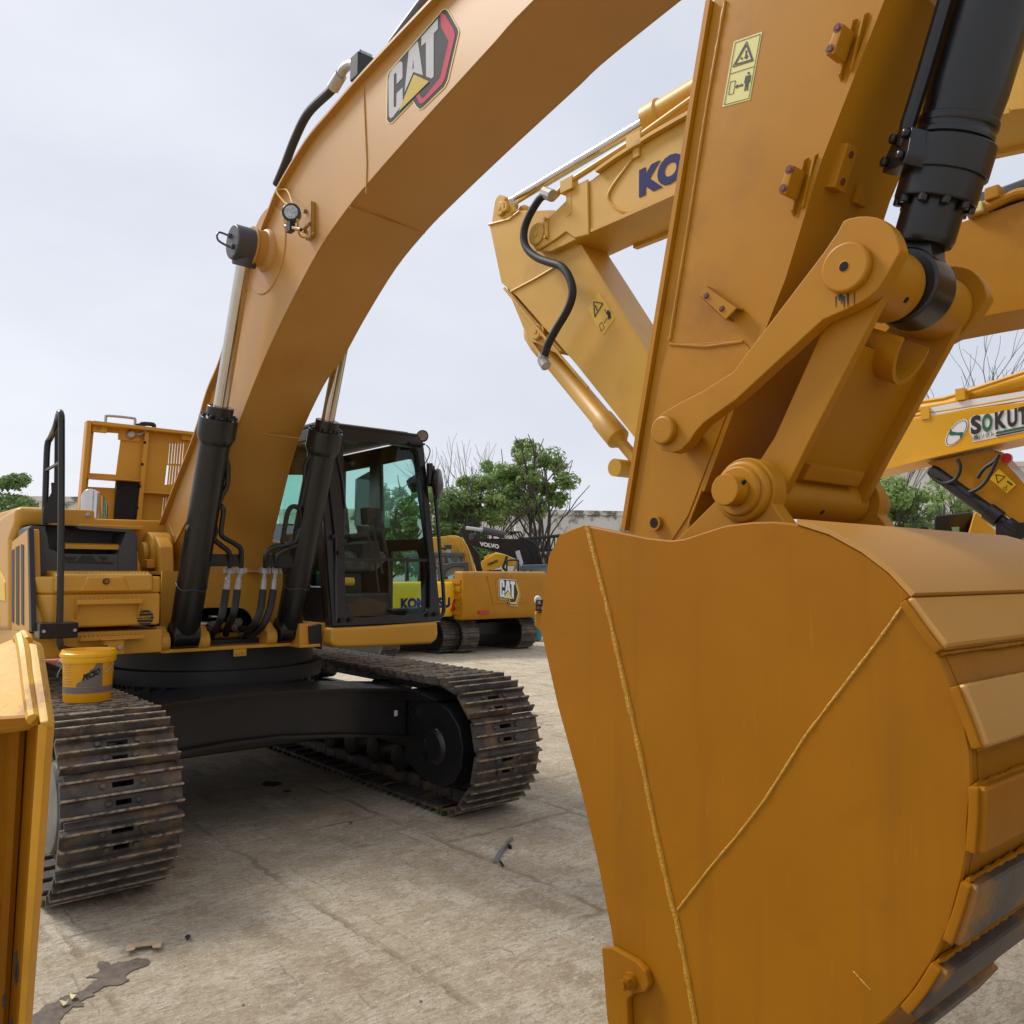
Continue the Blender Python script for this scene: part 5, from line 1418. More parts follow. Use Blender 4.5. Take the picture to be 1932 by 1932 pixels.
# ================================================================== other machines
def stad(L_, R, n=9):
    o = []
    for i in range(n): a = -pi / 2 + pi * i / (n - 1); o.append((L_ / 2 - R + R * cos(a), R + R * sin(a)))
    for i in range(n): a = pi / 2 + pi * i / (n - 1); o.append((-L_ / 2 + R + R * cos(a), R + R * sin(a)))
    return o
def bg_tracks(root, Lt=4.3, Ht=.92, gauge=1.95, shoe=.5):
    R = Ht / 2
    for sg in (-1, 1):
        y0, y1 = sg * gauge / 2 - shoe / 2, sg * gauge / 2 + shoe / 2
        b = MB(); st = stad(Lt - .1, R - .05, 13); b.prof([(x, z + .05) for x, z in st], y0 + .09, y1 - .09)
        for s_ in (-1, 1): b.lathe([(.12, 0), (.14, .4), (.30, .5), (.33, 1)], (s_ * (Lt / 2 - R), y0 + .02, R), (s_ * (Lt / 2 - R), y0 + .1, R), 20)
        b.build('track', 'blackm', root)
        par = root.children[-1] if False else D.objects[-1] if False else None
        b = MB(); per = 2 * (Lt - Ht) + 2 * pi * R; n = 44
        for i in range(n):
            t = i * per / n; q = pi * R
            if t < Lt - Ht: c, tn = (-Lt / 2 + R + t, Ht), (1, 0)
            elif t < Lt - Ht + q: a = pi / 2 - (t - (Lt - Ht)) / R; c, tn = (Lt / 2 - R + R * cos(a), R + R * sin(a)), (sin(a), -cos(a))
            elif t < 2 * (Lt - Ht) + q: c, tn = (Lt / 2 - R - (t - (Lt - Ht) - q), 0), (-1, 0)
            else: a = -pi / 2 - (t - 2 * (Lt - Ht) - q) / R; c, tn = (-Lt / 2 + R + R * cos(a), R + R * sin(a)), (sin(a), -cos(a))
            T = Vector((tn[0], 0, tn[1])); C_ = Vector((c[0], 0, c[1])); Nn_ = Vector((-tn[1], 0, tn[0])); h = per / n / 2
            pr = [C_ + T * x + Nn_ * z for x, z in ((-h, -.06), (h, -.06), (h, -.035), (h * .95, 0), (h * .75, 0), (h * .7, -.035), (.02, -.035), (.01, 0), (-.01, 0), (-.02, -.035), (-h, -.035))]
            b.ext([(p.x, y0, p.z) for p in pr], (0, shoe, 0))
        b.build('track_shoe', 'steel', root, kind='stuff')
    b = MB(); b.box((-1.3, -gauge / 2 + .1, .38), (1.3, gauge / 2 - .1, .72)); b.lathe([(.55, 0), (.55, 1)], (0, 0, .7), (0, 0, .88), 28); b.build('car_body', 'blackm', root, bevel=.03)
def bg_body(root, m, W=2.5, rear=-2.25, front=1.5, z0=.86, z1=1.75, cwz=2.05, cwm=None, cabz=2.85, cab_x=(0, 1.45)):
    b = MB(); b.box((rear + .5, -W / 2 + .03, z0), (front, W / 2 - .03, z0 + .18)); b.build('deck_plate', 'blackm', root, bevel=.02)
    b = MB(); b.box((rear + .45, -W / 2, z0 + .18), (.5, W / 2, z1)); b.build('engine_hood', m, root, bevel=.06)
    b = MB(); b.box((.5, -W / 2, z0 + .18), (front, -.55, z1 - .25)); b.build('tool_box', m, root, bevel=.05)
    b = MB()
    b.loft([[(rear + .5 , -W / 2, z), (rear + .08 + k, -W / 2, z), (rear + k, -W / 2 + .35, z), (rear + k, W / 2 - .35, z), (rear + .08 + k, W / 2, z), (rear + .5, W / 2, z)] for z, k in ((z0 - .02, .10), (z0 + .2, .0), (cwz - .25, 0), (cwz - .06, .02), (cwz, .09))])
    cw_ = b.build('counterweight', cwm or m, root, bevel=.05, seg=3)
    x0, x1 = cab_x
    b = MB(); b.box((x0, .42, z0 + .2), (x1, W / 2 - .02, z0 + .75))
    for x in (x0, x1 - .09, (x0 + x1) / 2):
        for y in (.42, W / 2 - .1): b.box((x, y, z0 + .75), (x + .08, y + .08, cabz - .12))
    b.box((x0 - .03, .40, cabz - .12), (x1 + .03, W / 2, cabz)); b.build('cab', 'plastic', root, bevel=.02)
    b = MB(); b.box((x0 + .02, .45, z0 + .7), (x1 - .03, W / 2 - .06, cabz - .1)); b.build('cab_glass', 'glass', root)
    return cw_
def mloc(root, P):
    return root.matrix_basis.inverted() @ Vector(P)
def in_root(root): 
    mi = (Matrix.Translation(root.location) @ Matrix.Rotation(root.rotation_euler.z, 4, 'Z')).inverted()
    return lambda P: mi @ Vector(P)

# ---------------------------------------------------------------- machines whose booms reach in from the right
def right_machine(name, label, m, AC, s_body):
    """parked in the opposite row, facing the near machine; its frame is turned half round"""
    root = thing(name, label, 'excavator', wld((s_body, AC, 0)), MROT + pi, EXG)
    f = in_root(root)
    fa = lambda a: (lambda zf_, x, y: f(wld(PA(*(zf_(x, y) if zf_ else (x, y)), a))))
    bg_tracks(root, 4.6, 1.0, 2.5, .6)
    bg_body(root, m, W=2.9, rear=-2.9, front=1.6, z0=1.1, z1=2.1, cwz=2.3, cabz=3.1)
    return root, f, fa
def sweep(b, pts, yw):                            # outline in the root frame swept across its lateral axis
    return b.ext(pts, (0, yw, 0))

KA = 2.0
K, kf, kfa = right_machine('excavator', 'yellow excavator behind the upright arm, its stick hanging, big blue letters on its boom', 'kom', KA + .28, 8.3)
k0 = kfa(KA); k1 = kfa(KA + .07); kc = kfa(KA + .28)
bo = [k0(zg, *q) for q in ((425, 1750), (520, 1755), (640, 1700), (830, 1605), (1000, 1530), (1440, 1330))] + [k0(None, 1905, 203), (3.0, 0, 4.15), (.9, 0, 2.0), (.3, 0, 1.85), (-.2, 0, 2.1), (-.2, 0, 2.6)] 
y_ = bo[0].y
bo = [Vector((p[0], y_, p[2])) for p in bo]
bo += [Vector((1.5, y_, 4.6)), Vector((2.8, y_, 5.15))] + [Vector((q.x, y_, q.z)) for q in [k0(None, 1932, 55), k0(None, 1880, 78)] + [k0(zg, *q) for q in ((1530, 790), (1250, 950), (1000, 1110), (860, 1210), (800, 1255), (700, 1310), (640, 1410), (545, 1480), (470, 1535), (420, 1590), (405, 1660), (405, 1720))]]
b = MB(); sweep(b, bo, -.50)
kb = b.build('boom', 'kom', K, bevel=.006, seg=1)
b = MB()
for y0 in (y_ + .02, y_ - .52):
    rr = [k0(zg, *q) for q in ((830, 1605), (1000, 1530), (1440, 1330))] + [k0(None, 1905, 203)]
    b.loft([[Vector((p.x, y0 + .03, p.z)), Vector((p.x, y0 - .03, p.z)), Vector((p.x, y0 - .03, p.z - .03)), Vector((p.x, y0 + .03, p.z - .03))] for p in rr])
    rr = [k0(zg, *q) for q in ((860, 1210), (1000, 1110), (1250, 950), (1530, 790))] + [k0(None, 1880, 78)]
    b.loft([[Vector((p.x, y0 + .03, p.z)), Vector((p.x, y0 - .03, p.z)), Vector((p.x, y0 - .03, p.z + .03)), Vector((p.x, y0 + .03, p.z + .03))] for p in rr])
b.each('boom_flange', 'kom', kb)
b = MB(); b.tube([k0(zg, *q) + Vector((0, .004, 0)) for q in ((1110, 1085), (1040, 1180), (960, 1290), (925, 1370), (945, 1420), (1020, 1470), (1100, 1480))], .014, n=6, sub=4); b.build('weld_seam', 'kom', kb)
b = MB(); pe = [k0(zg, *q) for q in ((690, 1300), (790, 1250), (800, 1640), (700, 1665), (640, 1620), (560, 1680), (430, 1760), (400, 1700), (440, 1580), (560, 1480), (640, 1400))]
b.ext(pe, (0, .02, 0)); b.build('nose_plate', 'kom', kb, bevel=.008, seg=1)
o_ = k0(zg, 1140, 1378); e_ = k0(zg, 1445, 1238); h_ = k0(zg, 1140, 1182)
text('boom_lettering', 'KOMATSU', o_ + Vector((0, .004, 0)), (e_ - o_) * 3.22, h_ - o_, 'navy', kb, bold=.065)
def kpin(zf_, x, y, r, par, dy=.0):
    p = k0(zf_, x, y) + Vector((0, dy, 0))
    b = MB(); b.lathe([(r, 0), (r, .8), (r * .9, 1)], p, p + Vector((0, .04, 0)), 24); b.lathe([(r * .3, 0), (r * .3, 1)], p + Vector((0, .04, 0)), p + Vector((0, .046, 0)), 12)
    b.box((p.x - r * 1.5, p.y, p.z - r * .8), (p.x - r * 1.1, p.y + .035, p.z + r * 1.0))
    for dz in (-.7, .9): b.cyl((p.x - r * 1.3, p.y + .035, p.z + r * dz), (p.x - r * 1.3, p.y + .055, p.z + r * dz), .018, n=6)
    return b.build('pin_boss', 'kom', par, bevel=.004, seg=1)
kpin(zt, 615, 440, .105, kb)
so = [k1(zt, *q) for q in ((130, 350), (430, 205), (760, 195), (860, 300), (1000, 520), (1110, 690), (1720, 1660))] + [k1(zi, *q) for q in ((1420, 1160), (1480, 1330), (1450, 1560), (1350, 1690), (1250, 1620), (1140, 1425), (700, 880), (290, 415))] + [k1(zt, *q) for q in ((250, 910),)]
b = MB(); sweep(b, so, -.38); ks = b.build('stick', 'kom', K, bevel=.006, seg=1)
b = MB(); br_ = [k1(zt, *q) for q in ((250, 905), (270, 960), (800, 1560), (730, 1580), (560, 1490), (490, 1470), (420, 1330), (330, 1110))]
b.ext([p + Vector((0, -.06, 0)) for p in br_], (0, -.26, 0)); b.build('cylinder_bracket', 'kom', ks, bevel=.008, seg=1)
b = MB(); er = [k1(zt, *q) for q in ((150, 350), (165, 230), (180, 120), (205, 75), (240, 58), (275, 72), (300, 110), (380, 205), (300, 290))]
b.ext(er, (0, -.07, 0)); b.ext([p + Vector((0, -.30, 0)) for p in er], (0, -.07, 0)); b.each('stick_ear', 'kom', ks, bevel=.008, seg=1)
kpin(zt, 205, 175, .07, ks, -.07); kpin(zt, 515, 1370, .075, ks, -.13)
b = MB()
for path in (((350, 1000), (600, 865), (815, 735)), ((130, 345), (330, 290), (430, 210)), ((285, 965), (700, 1465), (1110, 1935)), ((1030, 545), (1120, 690), (1725, 1650))):
    b.tube([k1(zt, *q) + Vector((0, .004, 0)) for q in path], .013, n=6)
b.each('weld_seam', 'kom', ks)
def kst(pts, name, m, k, par):
    b = MB(); b.ext([k1(zt, *q) + Vector((0, .002 + k * .002, 0)) for q in pts], (0, .001, 0)); return b.build(name, m, par)
ws = kst(((1205, 1000), (1280, 1100), (1365, 1255), (1255, 1415), (1165, 1280), (1100, 1160)), 'warning_sticker', 'stickero', 0, ks)
b = MB()
def kl(pts, w_, closed=True):
    for i in range(len(pts) if closed else len(pts) - 1):
        p, q = pts[i], pts[(i + 1) % len(pts)]; d = Vector((q[0] - p[0], q[1] - p[1])).normalized() * w_ / 2
        b.ext([k1(zt, p[0] - d.y, p[1] + d.x) + Vector((0, .005, 0)), k1(zt, q[0] - d.y, q[1] + d.x) + Vector((0, .005, 0)), k1(zt, q[0] + d.y, q[1] - d.x) + Vector((0, .005, 0)), k1(zt, p[0] + d.y, p[1] - d.x) + Vector((0, .005, 0))], (0, .001, 0))
kl(((1160, 1092), (1250, 1108), (1172, 1240)), 9); kl(((1215, 1318), (1240, 1290), (1265, 1345), (1235, 1378)), 4); kl(((1262, 1300), (1288, 1255)), 5, False); kl(((1175, 1125), (1195, 1180)), 10, False)
for pts in (((1280, 1200), (1300, 1170), (1312, 1175), (1335, 1250), (1320, 1258), (1300, 1215), (1290, 1220)), ((1300, 1195), (1325, 1190), (1330, 1240), (1310, 1265), (1298, 1262)), ((1268, 1172), (1278, 1168), (1280, 1180), (1270, 1185))):
    b.ext([k1(zt, *q) + Vector((0, .005, 0)) for q in pts], (0, .001, 0))
b.build('sticker_print', 'ink', ws)
b = MB(); b.tube([k0(zt, *q) + Vector((0, .09, 0)) for q in ((740, 85), (690, 120), (600, 265), (548, 400), (543, 520), (585, 615), (680, 690), (800, 735), (905, 770), (980, 860), (1020, 980), (1012, 1090), (960, 1220), (870, 1370), (790, 1520), (750, 1640))], .036, n=12, sub=6)
b.build('hydraulic_hose', 'rubber', K)
b = MB(); b.tube([k0(zt, *q) + Vector((0, .09, 0)) for q in ((750, 1630), (735, 1680), (770, 1740))], .05, n=10, sub=3); q = k0(zt, 775, 70) + Vector((0, .08, 0)); b.cyl(q - Vector((.05, 0, .03)), q + Vector((.06, 0, .04)), .055, n=10)
b.build('hose_fitting', 'zinc', K)
cy0, cy1 = kc(zt, 515, 1370), kc(zi, 1145, 1572)
b = MB(); L_ = (cy1 - cy0).length; rK = .10
b.lathe([(.05, 0), (.085, .04), (rK, .12), (rK, .18), (rK * .93, .2), (rK * .93, .70), (rK * 1.05, .71), (rK * 1.05, .84), (rK * .7, .85), (rK * .7, .86), (.05, .87), (.05, 1)], cy0, cy1, 24)
q = kc(zi, 1068, 1615); b.cyl(q + Vector((0, .16, 0)), q + Vector((0, -.16, 0)), .075, n=20)
b.tube([kc(zt, 590, 1430) + Vector((0, .1, 0)), kc(zt, 650, 1530) + Vector((0, .1, 0)), kc(zt, 720, 1630) + Vector((0, .1, 0))], .024, n=8)
b.build('bucket_cylinder', 'kom', K)
r0, r1, r2 = kc(zg, 215, 1430), kc(zg, 1190, 840), kc(zg, 1600, 590)
b = MB(); b.k = 1; b.cyl(r0, r1, .05, n=20); b.k = 0
d_ = (r2 - r1).normalized(); b.lathe([(.07, 0), (.125, .005), (.125, .06), (.105, .065), (.105, 1)], r1, r1 + d_ * 2.6, 24)
b.cyl(r0 + Vector((0, .1, 0)), r0 + Vector((0, -.1, 0)), .07, n=18); b.build('stick_cylinder', ['kom', 'chrome'], K)
b = MB(); b.tube([k0(zg, *q) + Vector((0, .02, 0)) for q in ((560, 1375), (620, 1310), (690, 1255), (1110, 985), (1580, 645), (2200, 200))], .028, n=8, sub=1)
b.tube([kc(zg, *q) for q in ((1270, 760), (1400, 690), (1700, 500))], .03, n=8)
b.each('hydraulic_pipe', 'kom', K)
b = MB()
for x, y in ((650, 1300), (1115, 990)):
    p = k0(zg, x, y); b.box((p.x - .09, p.y - .03, p.z - .06), (p.x + .07, p.y + .05, p.z + .06)); b.box((p.x - .05, p.y - .02, p.z - (.28 if x < 900 else .14)), (p.x + .02, p.y + .025, p.z))
b.each('pipe_clamp', 'kom', K, bevel=.006, seg=1)

# the second one: plain ochre boom with two pipes along its top
C2, cf_, cfa = right_machine('excavator', 'ochre excavator behind the link arm, two pipes along its plain boom at right edge', 'cat', 5.3, 9.2)
c0 = cfa(5.0)
bo = [c0(None, *q) for q in ((1400, 640), (1500, 650), (1740, 612), (1835, 592), (1932, 573), (2060, 552))] + [Vector((1.2, 0, 2.4)), Vector((.6, 0, 2.0)), Vector((.2, 0, 2.5)), Vector((2.6, 0, 4.95))] + [c0(None, *q) for q in ((2060, 330), (1932, 371), (1791, 420), (1650, 470), (1500, 545), (1420, 590))]
y_ = bo[0].y; bo = [Vector((p.x, y_, p.z)) for p in bo]
b = MB(); sweep(b, bo, -.6); cb2 = b.build('boom', 'cat', C2, bevel=.006, seg=1)
b = MB()
rr = [c0(None, *q) for q in ((1500, 650), (1740, 612), (1835, 592), (1932, 573), (2060, 552))]
b.loft([[Vector((p.x, y_ + .05, p.z)), Vector((p.x, y_ - .65, p.z)), Vector((p.x, y_ - .65, p.z - .025)), Vector((p.x, y_ + .05, p.z - .025))] for p in rr]); b.build('boom_flange', 'cat', cb2)
zx = view(2380, 400, .20704)
b = MB(); b.tube([c0(zx, *q) + Vector((0, .03, 0)) for q in ((340, 670), (560, 580), (850, 440), (940, 405), (1080, 385), (1500, 300))], .045, n=10, sub=3)
b.tube([c0(zx, *q) + Vector((0, -.15, 0)) for q in ((360, 530), (560, 430), (1024, 310), (1500, 180))], .045, n=10, sub=2); b.each('hydraulic_pipe', 'cat', C2)
b = MB()
for q0, q1, m in (((395, 560), (545, 640), 1), ((560, 370), (745, 470), 0)):
    p0, p1 = c0(zx, *q0), c0(zx, *q1); b.k = m; b.box((min(p0.x, p1.x), p0.y - .06, min(p0.z, p1.z)), (max(p0.x, p1.x), p0.y + .1, max(p0.z, p1.z)))
b.each('pipe_clamp', ['cat', 'sticker'], C2, bevel=.015)
b = MB(); p0, p1 = c0(zx, 380, 460) + Vector((0, -.32, 0)), c0(zx, 1024, 215) + Vector((0, -.32, 0)); d_ = (p1 - p0)
b.lathe([(.14, 0), (.14, 1)], p0 - d_ * .3, p0 + d_ * 2.5, 22); b.lathe([(.05, 0), (.17, .1), (.17, 1)], p0 - d_ * .02, p0 + d_ * .22, 8); b.build('stick_cylinder', 'black', C2)
sk = [c0(None, *q) for q in ((1231, 602), (1238, 576), (1262, 543), (1330, 500), (1440, 540), (1430, 900), (1340, 900), (1290, 760), (1246, 650))]
b = MB(); b.ext([p + Vector((0, -.1, 0)) for p in sk], (0, -.4, 0)); cs2 = b.build('stick', 'cat', C2, bevel=.01, seg=1)
q = c0(zt, 1805, 1095) + Vector((0, -.1, 0)); b = MB(); b.cyl(q, q + Vector((0, .04, 0)), .055, n=16); b.cyl(q + Vector((0, .04, 0)), q + Vector((0, .05, 0)), .03, n=10); b.build('pin_boss', 'cat', cs2)

# the third: golden boom with the hire company's lettering
SA = 9.0
S3, sf_, sfa = right_machine('excavator', 'golden yellow excavator at the right edge, green and black lettering on its boom', 'sok', SA + .3, 7.6)
s0 = sfa(SA)
bo = [s0(zn, *q) for q in ((-120, 1285), (0, 1258), (600, 1092), (1000, 1000), (1578, 872), (2000, 780))] + [Vector((1.2, 0, 2.3)), Vector((.6, 0, 2.0)), Vector((.2, 0, 2.5)), Vector((2.4, 0, 4.55))] + [s0(zn, *q) for q in ((2000, 450), (1578, 518), (1000, 600), (500, 690), (130, 765), (-120, 830))]
y_ = bo[0].y; bo = [Vector((p.x, y_, p.z)) for p in bo]
b = MB(); sweep(b, bo, -.5); sb = b.build('boom', 'sok', S3, bevel=.006, seg=1)
b = MB(); rr = [s0(zn, *q) for q in ((-120, 1280), (600, 1088), (1000, 996), (1578, 868), (2000, 776))]
b.loft([[Vector((p.x, y_ + .05, p.z)), Vector((p.x, y_ - .55, p.z)), Vector((p.x, y_ - .55, p.z - .03)), Vector((p.x, y_ + .05, p.z - .03))] for p in rr])
b.build('boom_flange', 'sok', sb)
b = MB(); rr = [s0(zn, *q) for q in ((600, 655), (1000, 575), (1578, 482), (2000, 415))]
b.ext([p + Vector((0, -.02, -.02)) for p in rr] + [p + Vector((0, -.02, .10)) for p in reversed(rr)], (0, -.04, 0)); b.build('boom_highlight', 'white', sb)  # highlight along the boom top, drawn as a white strip
def sdec(pts, name, m, k, holes=()):
    o = s0(zn, *pts[0])
    return plate(name, [[(lambda p: (p.x, p.z))(s0(zn, *q)) for q in lp] for lp in (pts, *holes)], .002, (0, y_ + .004 + k * .004, 0), (1, 0, 0), (0, 0, 1), m, sb)
def ell(cx, cy, rx, ry, sk_, n=28): return [(cx + rx * cos(2 * pi * i / n) - sk_ * ry * sin(2 * pi * i / n), cy + ry * sin(2 * pi * i / n) - .13 * rx * cos(2 * pi * i / n)) for i in range(n)]
sdec(ell(887, 838, 95, 137, .5), 'company_logo', 'white', 0); sdec(ell(887, 838, 84, 126, .5), 'company_logo', 'ink', 1, (ell(887, 838, 79, 121, .5),))
sdec(((808, 850), (825, 795), (840, 825), (900, 835), (950, 830), (955, 850), (930, 905), (920, 865), (880, 862), (830, 868)), 'company_logo', 'green', 1)
sdec(((1262, 640), (1610, 560), (1610, 820), (1285, 885)), 'lettering_back', 'white', 0)
sdec(((1018, 700), (1060, 660), (1245, 640), (1262, 640), (1285, 885), (1270, 890), (1050, 935), (1045, 870), (1020, 840)), 'lettering_back', 'white', 0)
def sletter(ch, x0, x1, yt0, yb0, m, sh=0):
    o = s0(zn, x0, yb0); e = s0(zn, x1, yb0 - (x1 - x0) * .22); h = s0(zn, x0 - 5, yt0)
    dy = Vector((0, .014, 0)); text('lettering', ch, o + dy, e - o, h - o, m, sb, bold=.045)
for a in (('S', 1035, 1140, 672, 862, 'ink'), ('O', 1150, 1255, 655, 838, 'green'), ('K', 1282, 1395, 630, 808, 'ink'), ('U', 1408, 1510, 605, 785, 'ink'), ('T', 1520, 1610, 580, 762, 'ink')): sletter(*a)
sdec(((1290, 828), (1610, 760), (1610, 785), (1290, 852)), 'lettering_bar', 'green', 2); sdec(((1290, 862), (1610, 795), (1610, 808), (1290, 876)), 'lettering_bar', 'ink', 2)
o = s0(zn, 1055, 925); e = s0(zn, 1275, 880); h = s0(zn, 1050, 868)
text('lettering', '(株)ソクト', o + Vector((0, .014, 0)), e - o, h - o, 'ink', sb, bold=.01)
st_ = [s0(zn, *q) for q in ((560, 1140), (930, 1060), (1230, 1000), (1330, 1080), (1640, 1430), (1640, 1850), (1560, 1800), (1000, 1440))]
b = MB(); b.ext([p + Vector((0, -.07, 0)) for p in st_], (0, -.36, 0)); ss = b.build('stick', 'cat', S3, bevel=.008, seg=1)
b = MB(); q_ = ((1325, 1090), (1345, 1110), (1640, 1440), (1640, 1400)); b.ext([s0(zn, *q) + Vector((0, -.066, 0)) for q in q_], (0, -.36, 0)); b.build('stick_plate', 'silver', ss)
b = MB(); b.ext([s0(zn, *q) + Vector((0, -.066, 0)) for q in ((1300, 1200), (1478, 1358), (1385, 1450), (1205, 1300))], (0, .003, 0)); wk = b.build('warning_sticker', 'komb', ss)
b = MB()
def wl(pts, w_, closed=True):
    for i in range(len(pts) if closed else len(pts) - 1):
        p, q = pts[i], pts[(i + 1) % len(pts)]; d = Vector((q[0] - p[0], q[1] - p[1])).normalized() * w_ / 2
        b.ext([s0(zn, *c_) + Vector((0, -.062, 0)) for c_ in ((p[0] - d.y, p[1] + d.x), (q[0] - d.y, q[1] + d.x), (q[0] + d.y, q[1] - d.x), (p[0] + d.y, p[1] - d.x))], (0, .003, 0))
wl(((1268, 1258), (1365, 1278), (1290, 1345)), 8); wl(((1385, 1325), (1440, 1365)), 16, False); wl(((1385, 1370), (1378, 1390)), 8, False); wl(((1355, 1385), (1385, 1405), (1370, 1422), (1345, 1400)), 4)
b.build('sticker_print', 'ink', wk)
b = MB()
for pth in (((905, 1110), (935, 1180), (915, 1270), (860, 1330), (760, 1355), (660, 1310)), ((1330, 1060), (1280, 1130), (1180, 1200), (1110, 1300)), ((1320, 1080), (1260, 1220), (1190, 1340), (1110, 1410), (1030, 1445))):
    b.tube([s0(zn, *q) + Vector((0, .03, 0)) for q in pth], .026, n=8, sub=4)
b.each('hydraulic_hose', 'rubber', S3)
b = MB(); c_ = s0(zn, 1378, 1088); b.lathe([(.065, 0), (.065, 1)], c_ + Vector((0, -.1, 0)), c_ + Vector((0, -.05, 0)), 18); b.build('red_cap', 'red', ss)
p0, p1 = s0(zn, 600, 1210) + Vector((0, -.1, 0)), s0(zn, 1560, 1900) + Vector((0, -.1, 0))
b = MB(); b.lathe([(.08, 0), (.10, .05), (.10, .62), (.125, .63), (.125, .75), (.07, .76), (.07, .8), (.12, .82), (.12, .9), (.06, 1)], p0, p1, 18)
q = s0(zn, 1460, 1830); b.box((q.x - .25, q.y - .2, q.z - .1), (q.x + .2, q.y, q.z + .1)); b.build('bucket_cylinder', 'black', S3)
b = MB()
b.tube([s0(zn, *q) + Vector((0, -.25, 0)) for q in ((200, 650), (330, 610), (760, 540), (900, 500))], .11, n=14); b.tube([s0(zn, *q) + Vector((0, -.25, 0)) for q in ((880, 470), (1200, 370), (1578, 255), (2000, 120))], .125, n=14)
b.each('stick_cylinder', 'sok', S3)
b = MB()
for pth, r in ((((130, 718), (560, 640), (1000, 568), (1578, 462), (2000, 390)), .035), (((200, 590), (350, 540), (560, 515), (740, 485), (930, 425), (1240, 320), (1578, 205)), .03), (((150, 745), (600, 665), (1000, 590), (1578, 480)), .03)):
    b.tube([s0(zn, *q) + Vector((0, -.05, 0)) for q in pth], r, n=8)
for x, y in ((300, 570), (915, 440), (560, 640), (260, 640)):
    q = s0(zn, x, y); b.box((q.x - .07, q.y - .3, q.z - .09), (q.x + .05, q.y + .02, q.z + .07))
b.build('hydraulic_pipe', 'sok', S3)

# black cab and mirror of a machine still farther back on the right
def flat(b, zf_, pts, dist, dep):                # outline facing the picture at a distance, with real depth
    us = [zf_(*q)[0] for q in pts]; d = ray(sum(us) / len(us) - 20, 966); d = Vector((d.x, d.y, 0)).normalized()
    return b.ext([WD(*zf_(*q), dist) for q in pts], d * dep)
B4 = thing('excavator', 'excavator with black cab and white mirror, seen under the lettered golden boom', 'excavator', (WD(*zn(860, 1930), 13.2).x, 13.6, 0)); B4['group'] = EXG
mB4 = in_root(B4)
def flat4(pts, dist, dep, name, m, bev=.02, zf_=zn, root=None):
    root = root or B4; f = in_root(root); b = MB(); flat(b, zf_, pts, dist, dep)
    b.v = [tuple(f(p)) for p in b.v]; return b.build(name, m, root, bevel=bev, seg=1)
cabB = flat4(((665, 1700), (690, 1680), (1030, 1640), (1062, 1650), (1062, 2200), (655, 2200)), 13.2, 1.5, 'cab', 'black')
flat4(((838, 1800), (920, 1795), (918, 1910), (880, 1915), (850, 1850)), 13.18, .01, 'cab_glass', mat('pale_green_glass', (.25, .42, .35), .1), 0)
flat4(((990, 1930), (1070, 1650), (1095, 1640), (1325, 1860), (1260, 2200), (930, 2200)), 12.9, .3, 'hood', 'sok')
flat4(((500, 2200), (495, 1880), (505, 1820), (540, 1790), (600, 1800), (640, 1880), (655, 2000), (655, 2200), (630, 2200), (610, 1880), (585, 1825), (545, 1820), (525, 1850), (520, 2200)), 13.0, .06, 'cab_rail', 'black', .01)
flat4(((520, 1880), (540, 1830), (600, 1840), (640, 1900), (630, 2000), (520, 2000)), 13.1, .05, 'mirror', 'silver', .01)
bg_tracks(B4, 4.2, .9, 2.1, .5); bg_body(B4, 'sok', W=2.5, rear=-2.2, front=1.4, z0=.86, z1=1.6, cwz=1.75, cabz=1.9)

# ---------------------------------------------------------------- machines parked far behind, seen from the rear
def far_machine(label, m, u, v, off, zscale=1.0, kw={}, tk={}):
    g = WG(u, v)
    root = thing('excavator', label, 'excavator', (g.x + off[0], g.y + off[1], 0), MROT + pi, EXG)
    bg_tracks(root, **tk)
    c = bg_body(root, m, **kw)
    return root, c
H2 = -FF                                         # their heading
R1, cw1 = far_machine('ochre excavator parked with its rear to the camera, black and white logo on the counterweight', 'cat', 913, 1233, (-.82, 1.98), kw=dict(W=2.8, rear=-2.3, z0=.88, z1=1.8, cwz=2.06, cabz=2.55, cab_x=(-.9, .5)), tk=dict(Lt=4.0, Ht=.90, gauge=1.95, shoe=.52))
f1 = in_root(R1)
# panel on the counterweight, lamp strip, slats on its side
def rear(root, y, z, x): return Vector((x, y, z))
xr = -2.3
b = MB(); b.ext([(xr - .02, y, z) for y, z in ((.55, 1.25), (.75, 1.95), (-.75, 1.95), (-.55, 1.25))], (.03, 0, 0)); b.build('counterweight_panel', 'cat', cw1, bevel=.015)
b = MB(); b.ext([(xr - .035, y, z) for y, z in ((.42, 1.34), (.50, 1.86), (-.50, 1.86), (-.42, 1.34))], (.03, 0, 0)); b.build('counterweight_panel', 'cat', cw1, bevel=.015)
b = MB(); b.ext([(xr - .03, y, z) for y, z in ((.98, 1.01), (1.03, 1.09), (.70, 1.09), (.66, 1.01))], (.05, 0, 0)); b.build('reflector', 'red', cw1)
lgx = xr - .04
def lg(pts): # logo drawn in the boom logo's own coordinates, laid on the counterweight
    pass
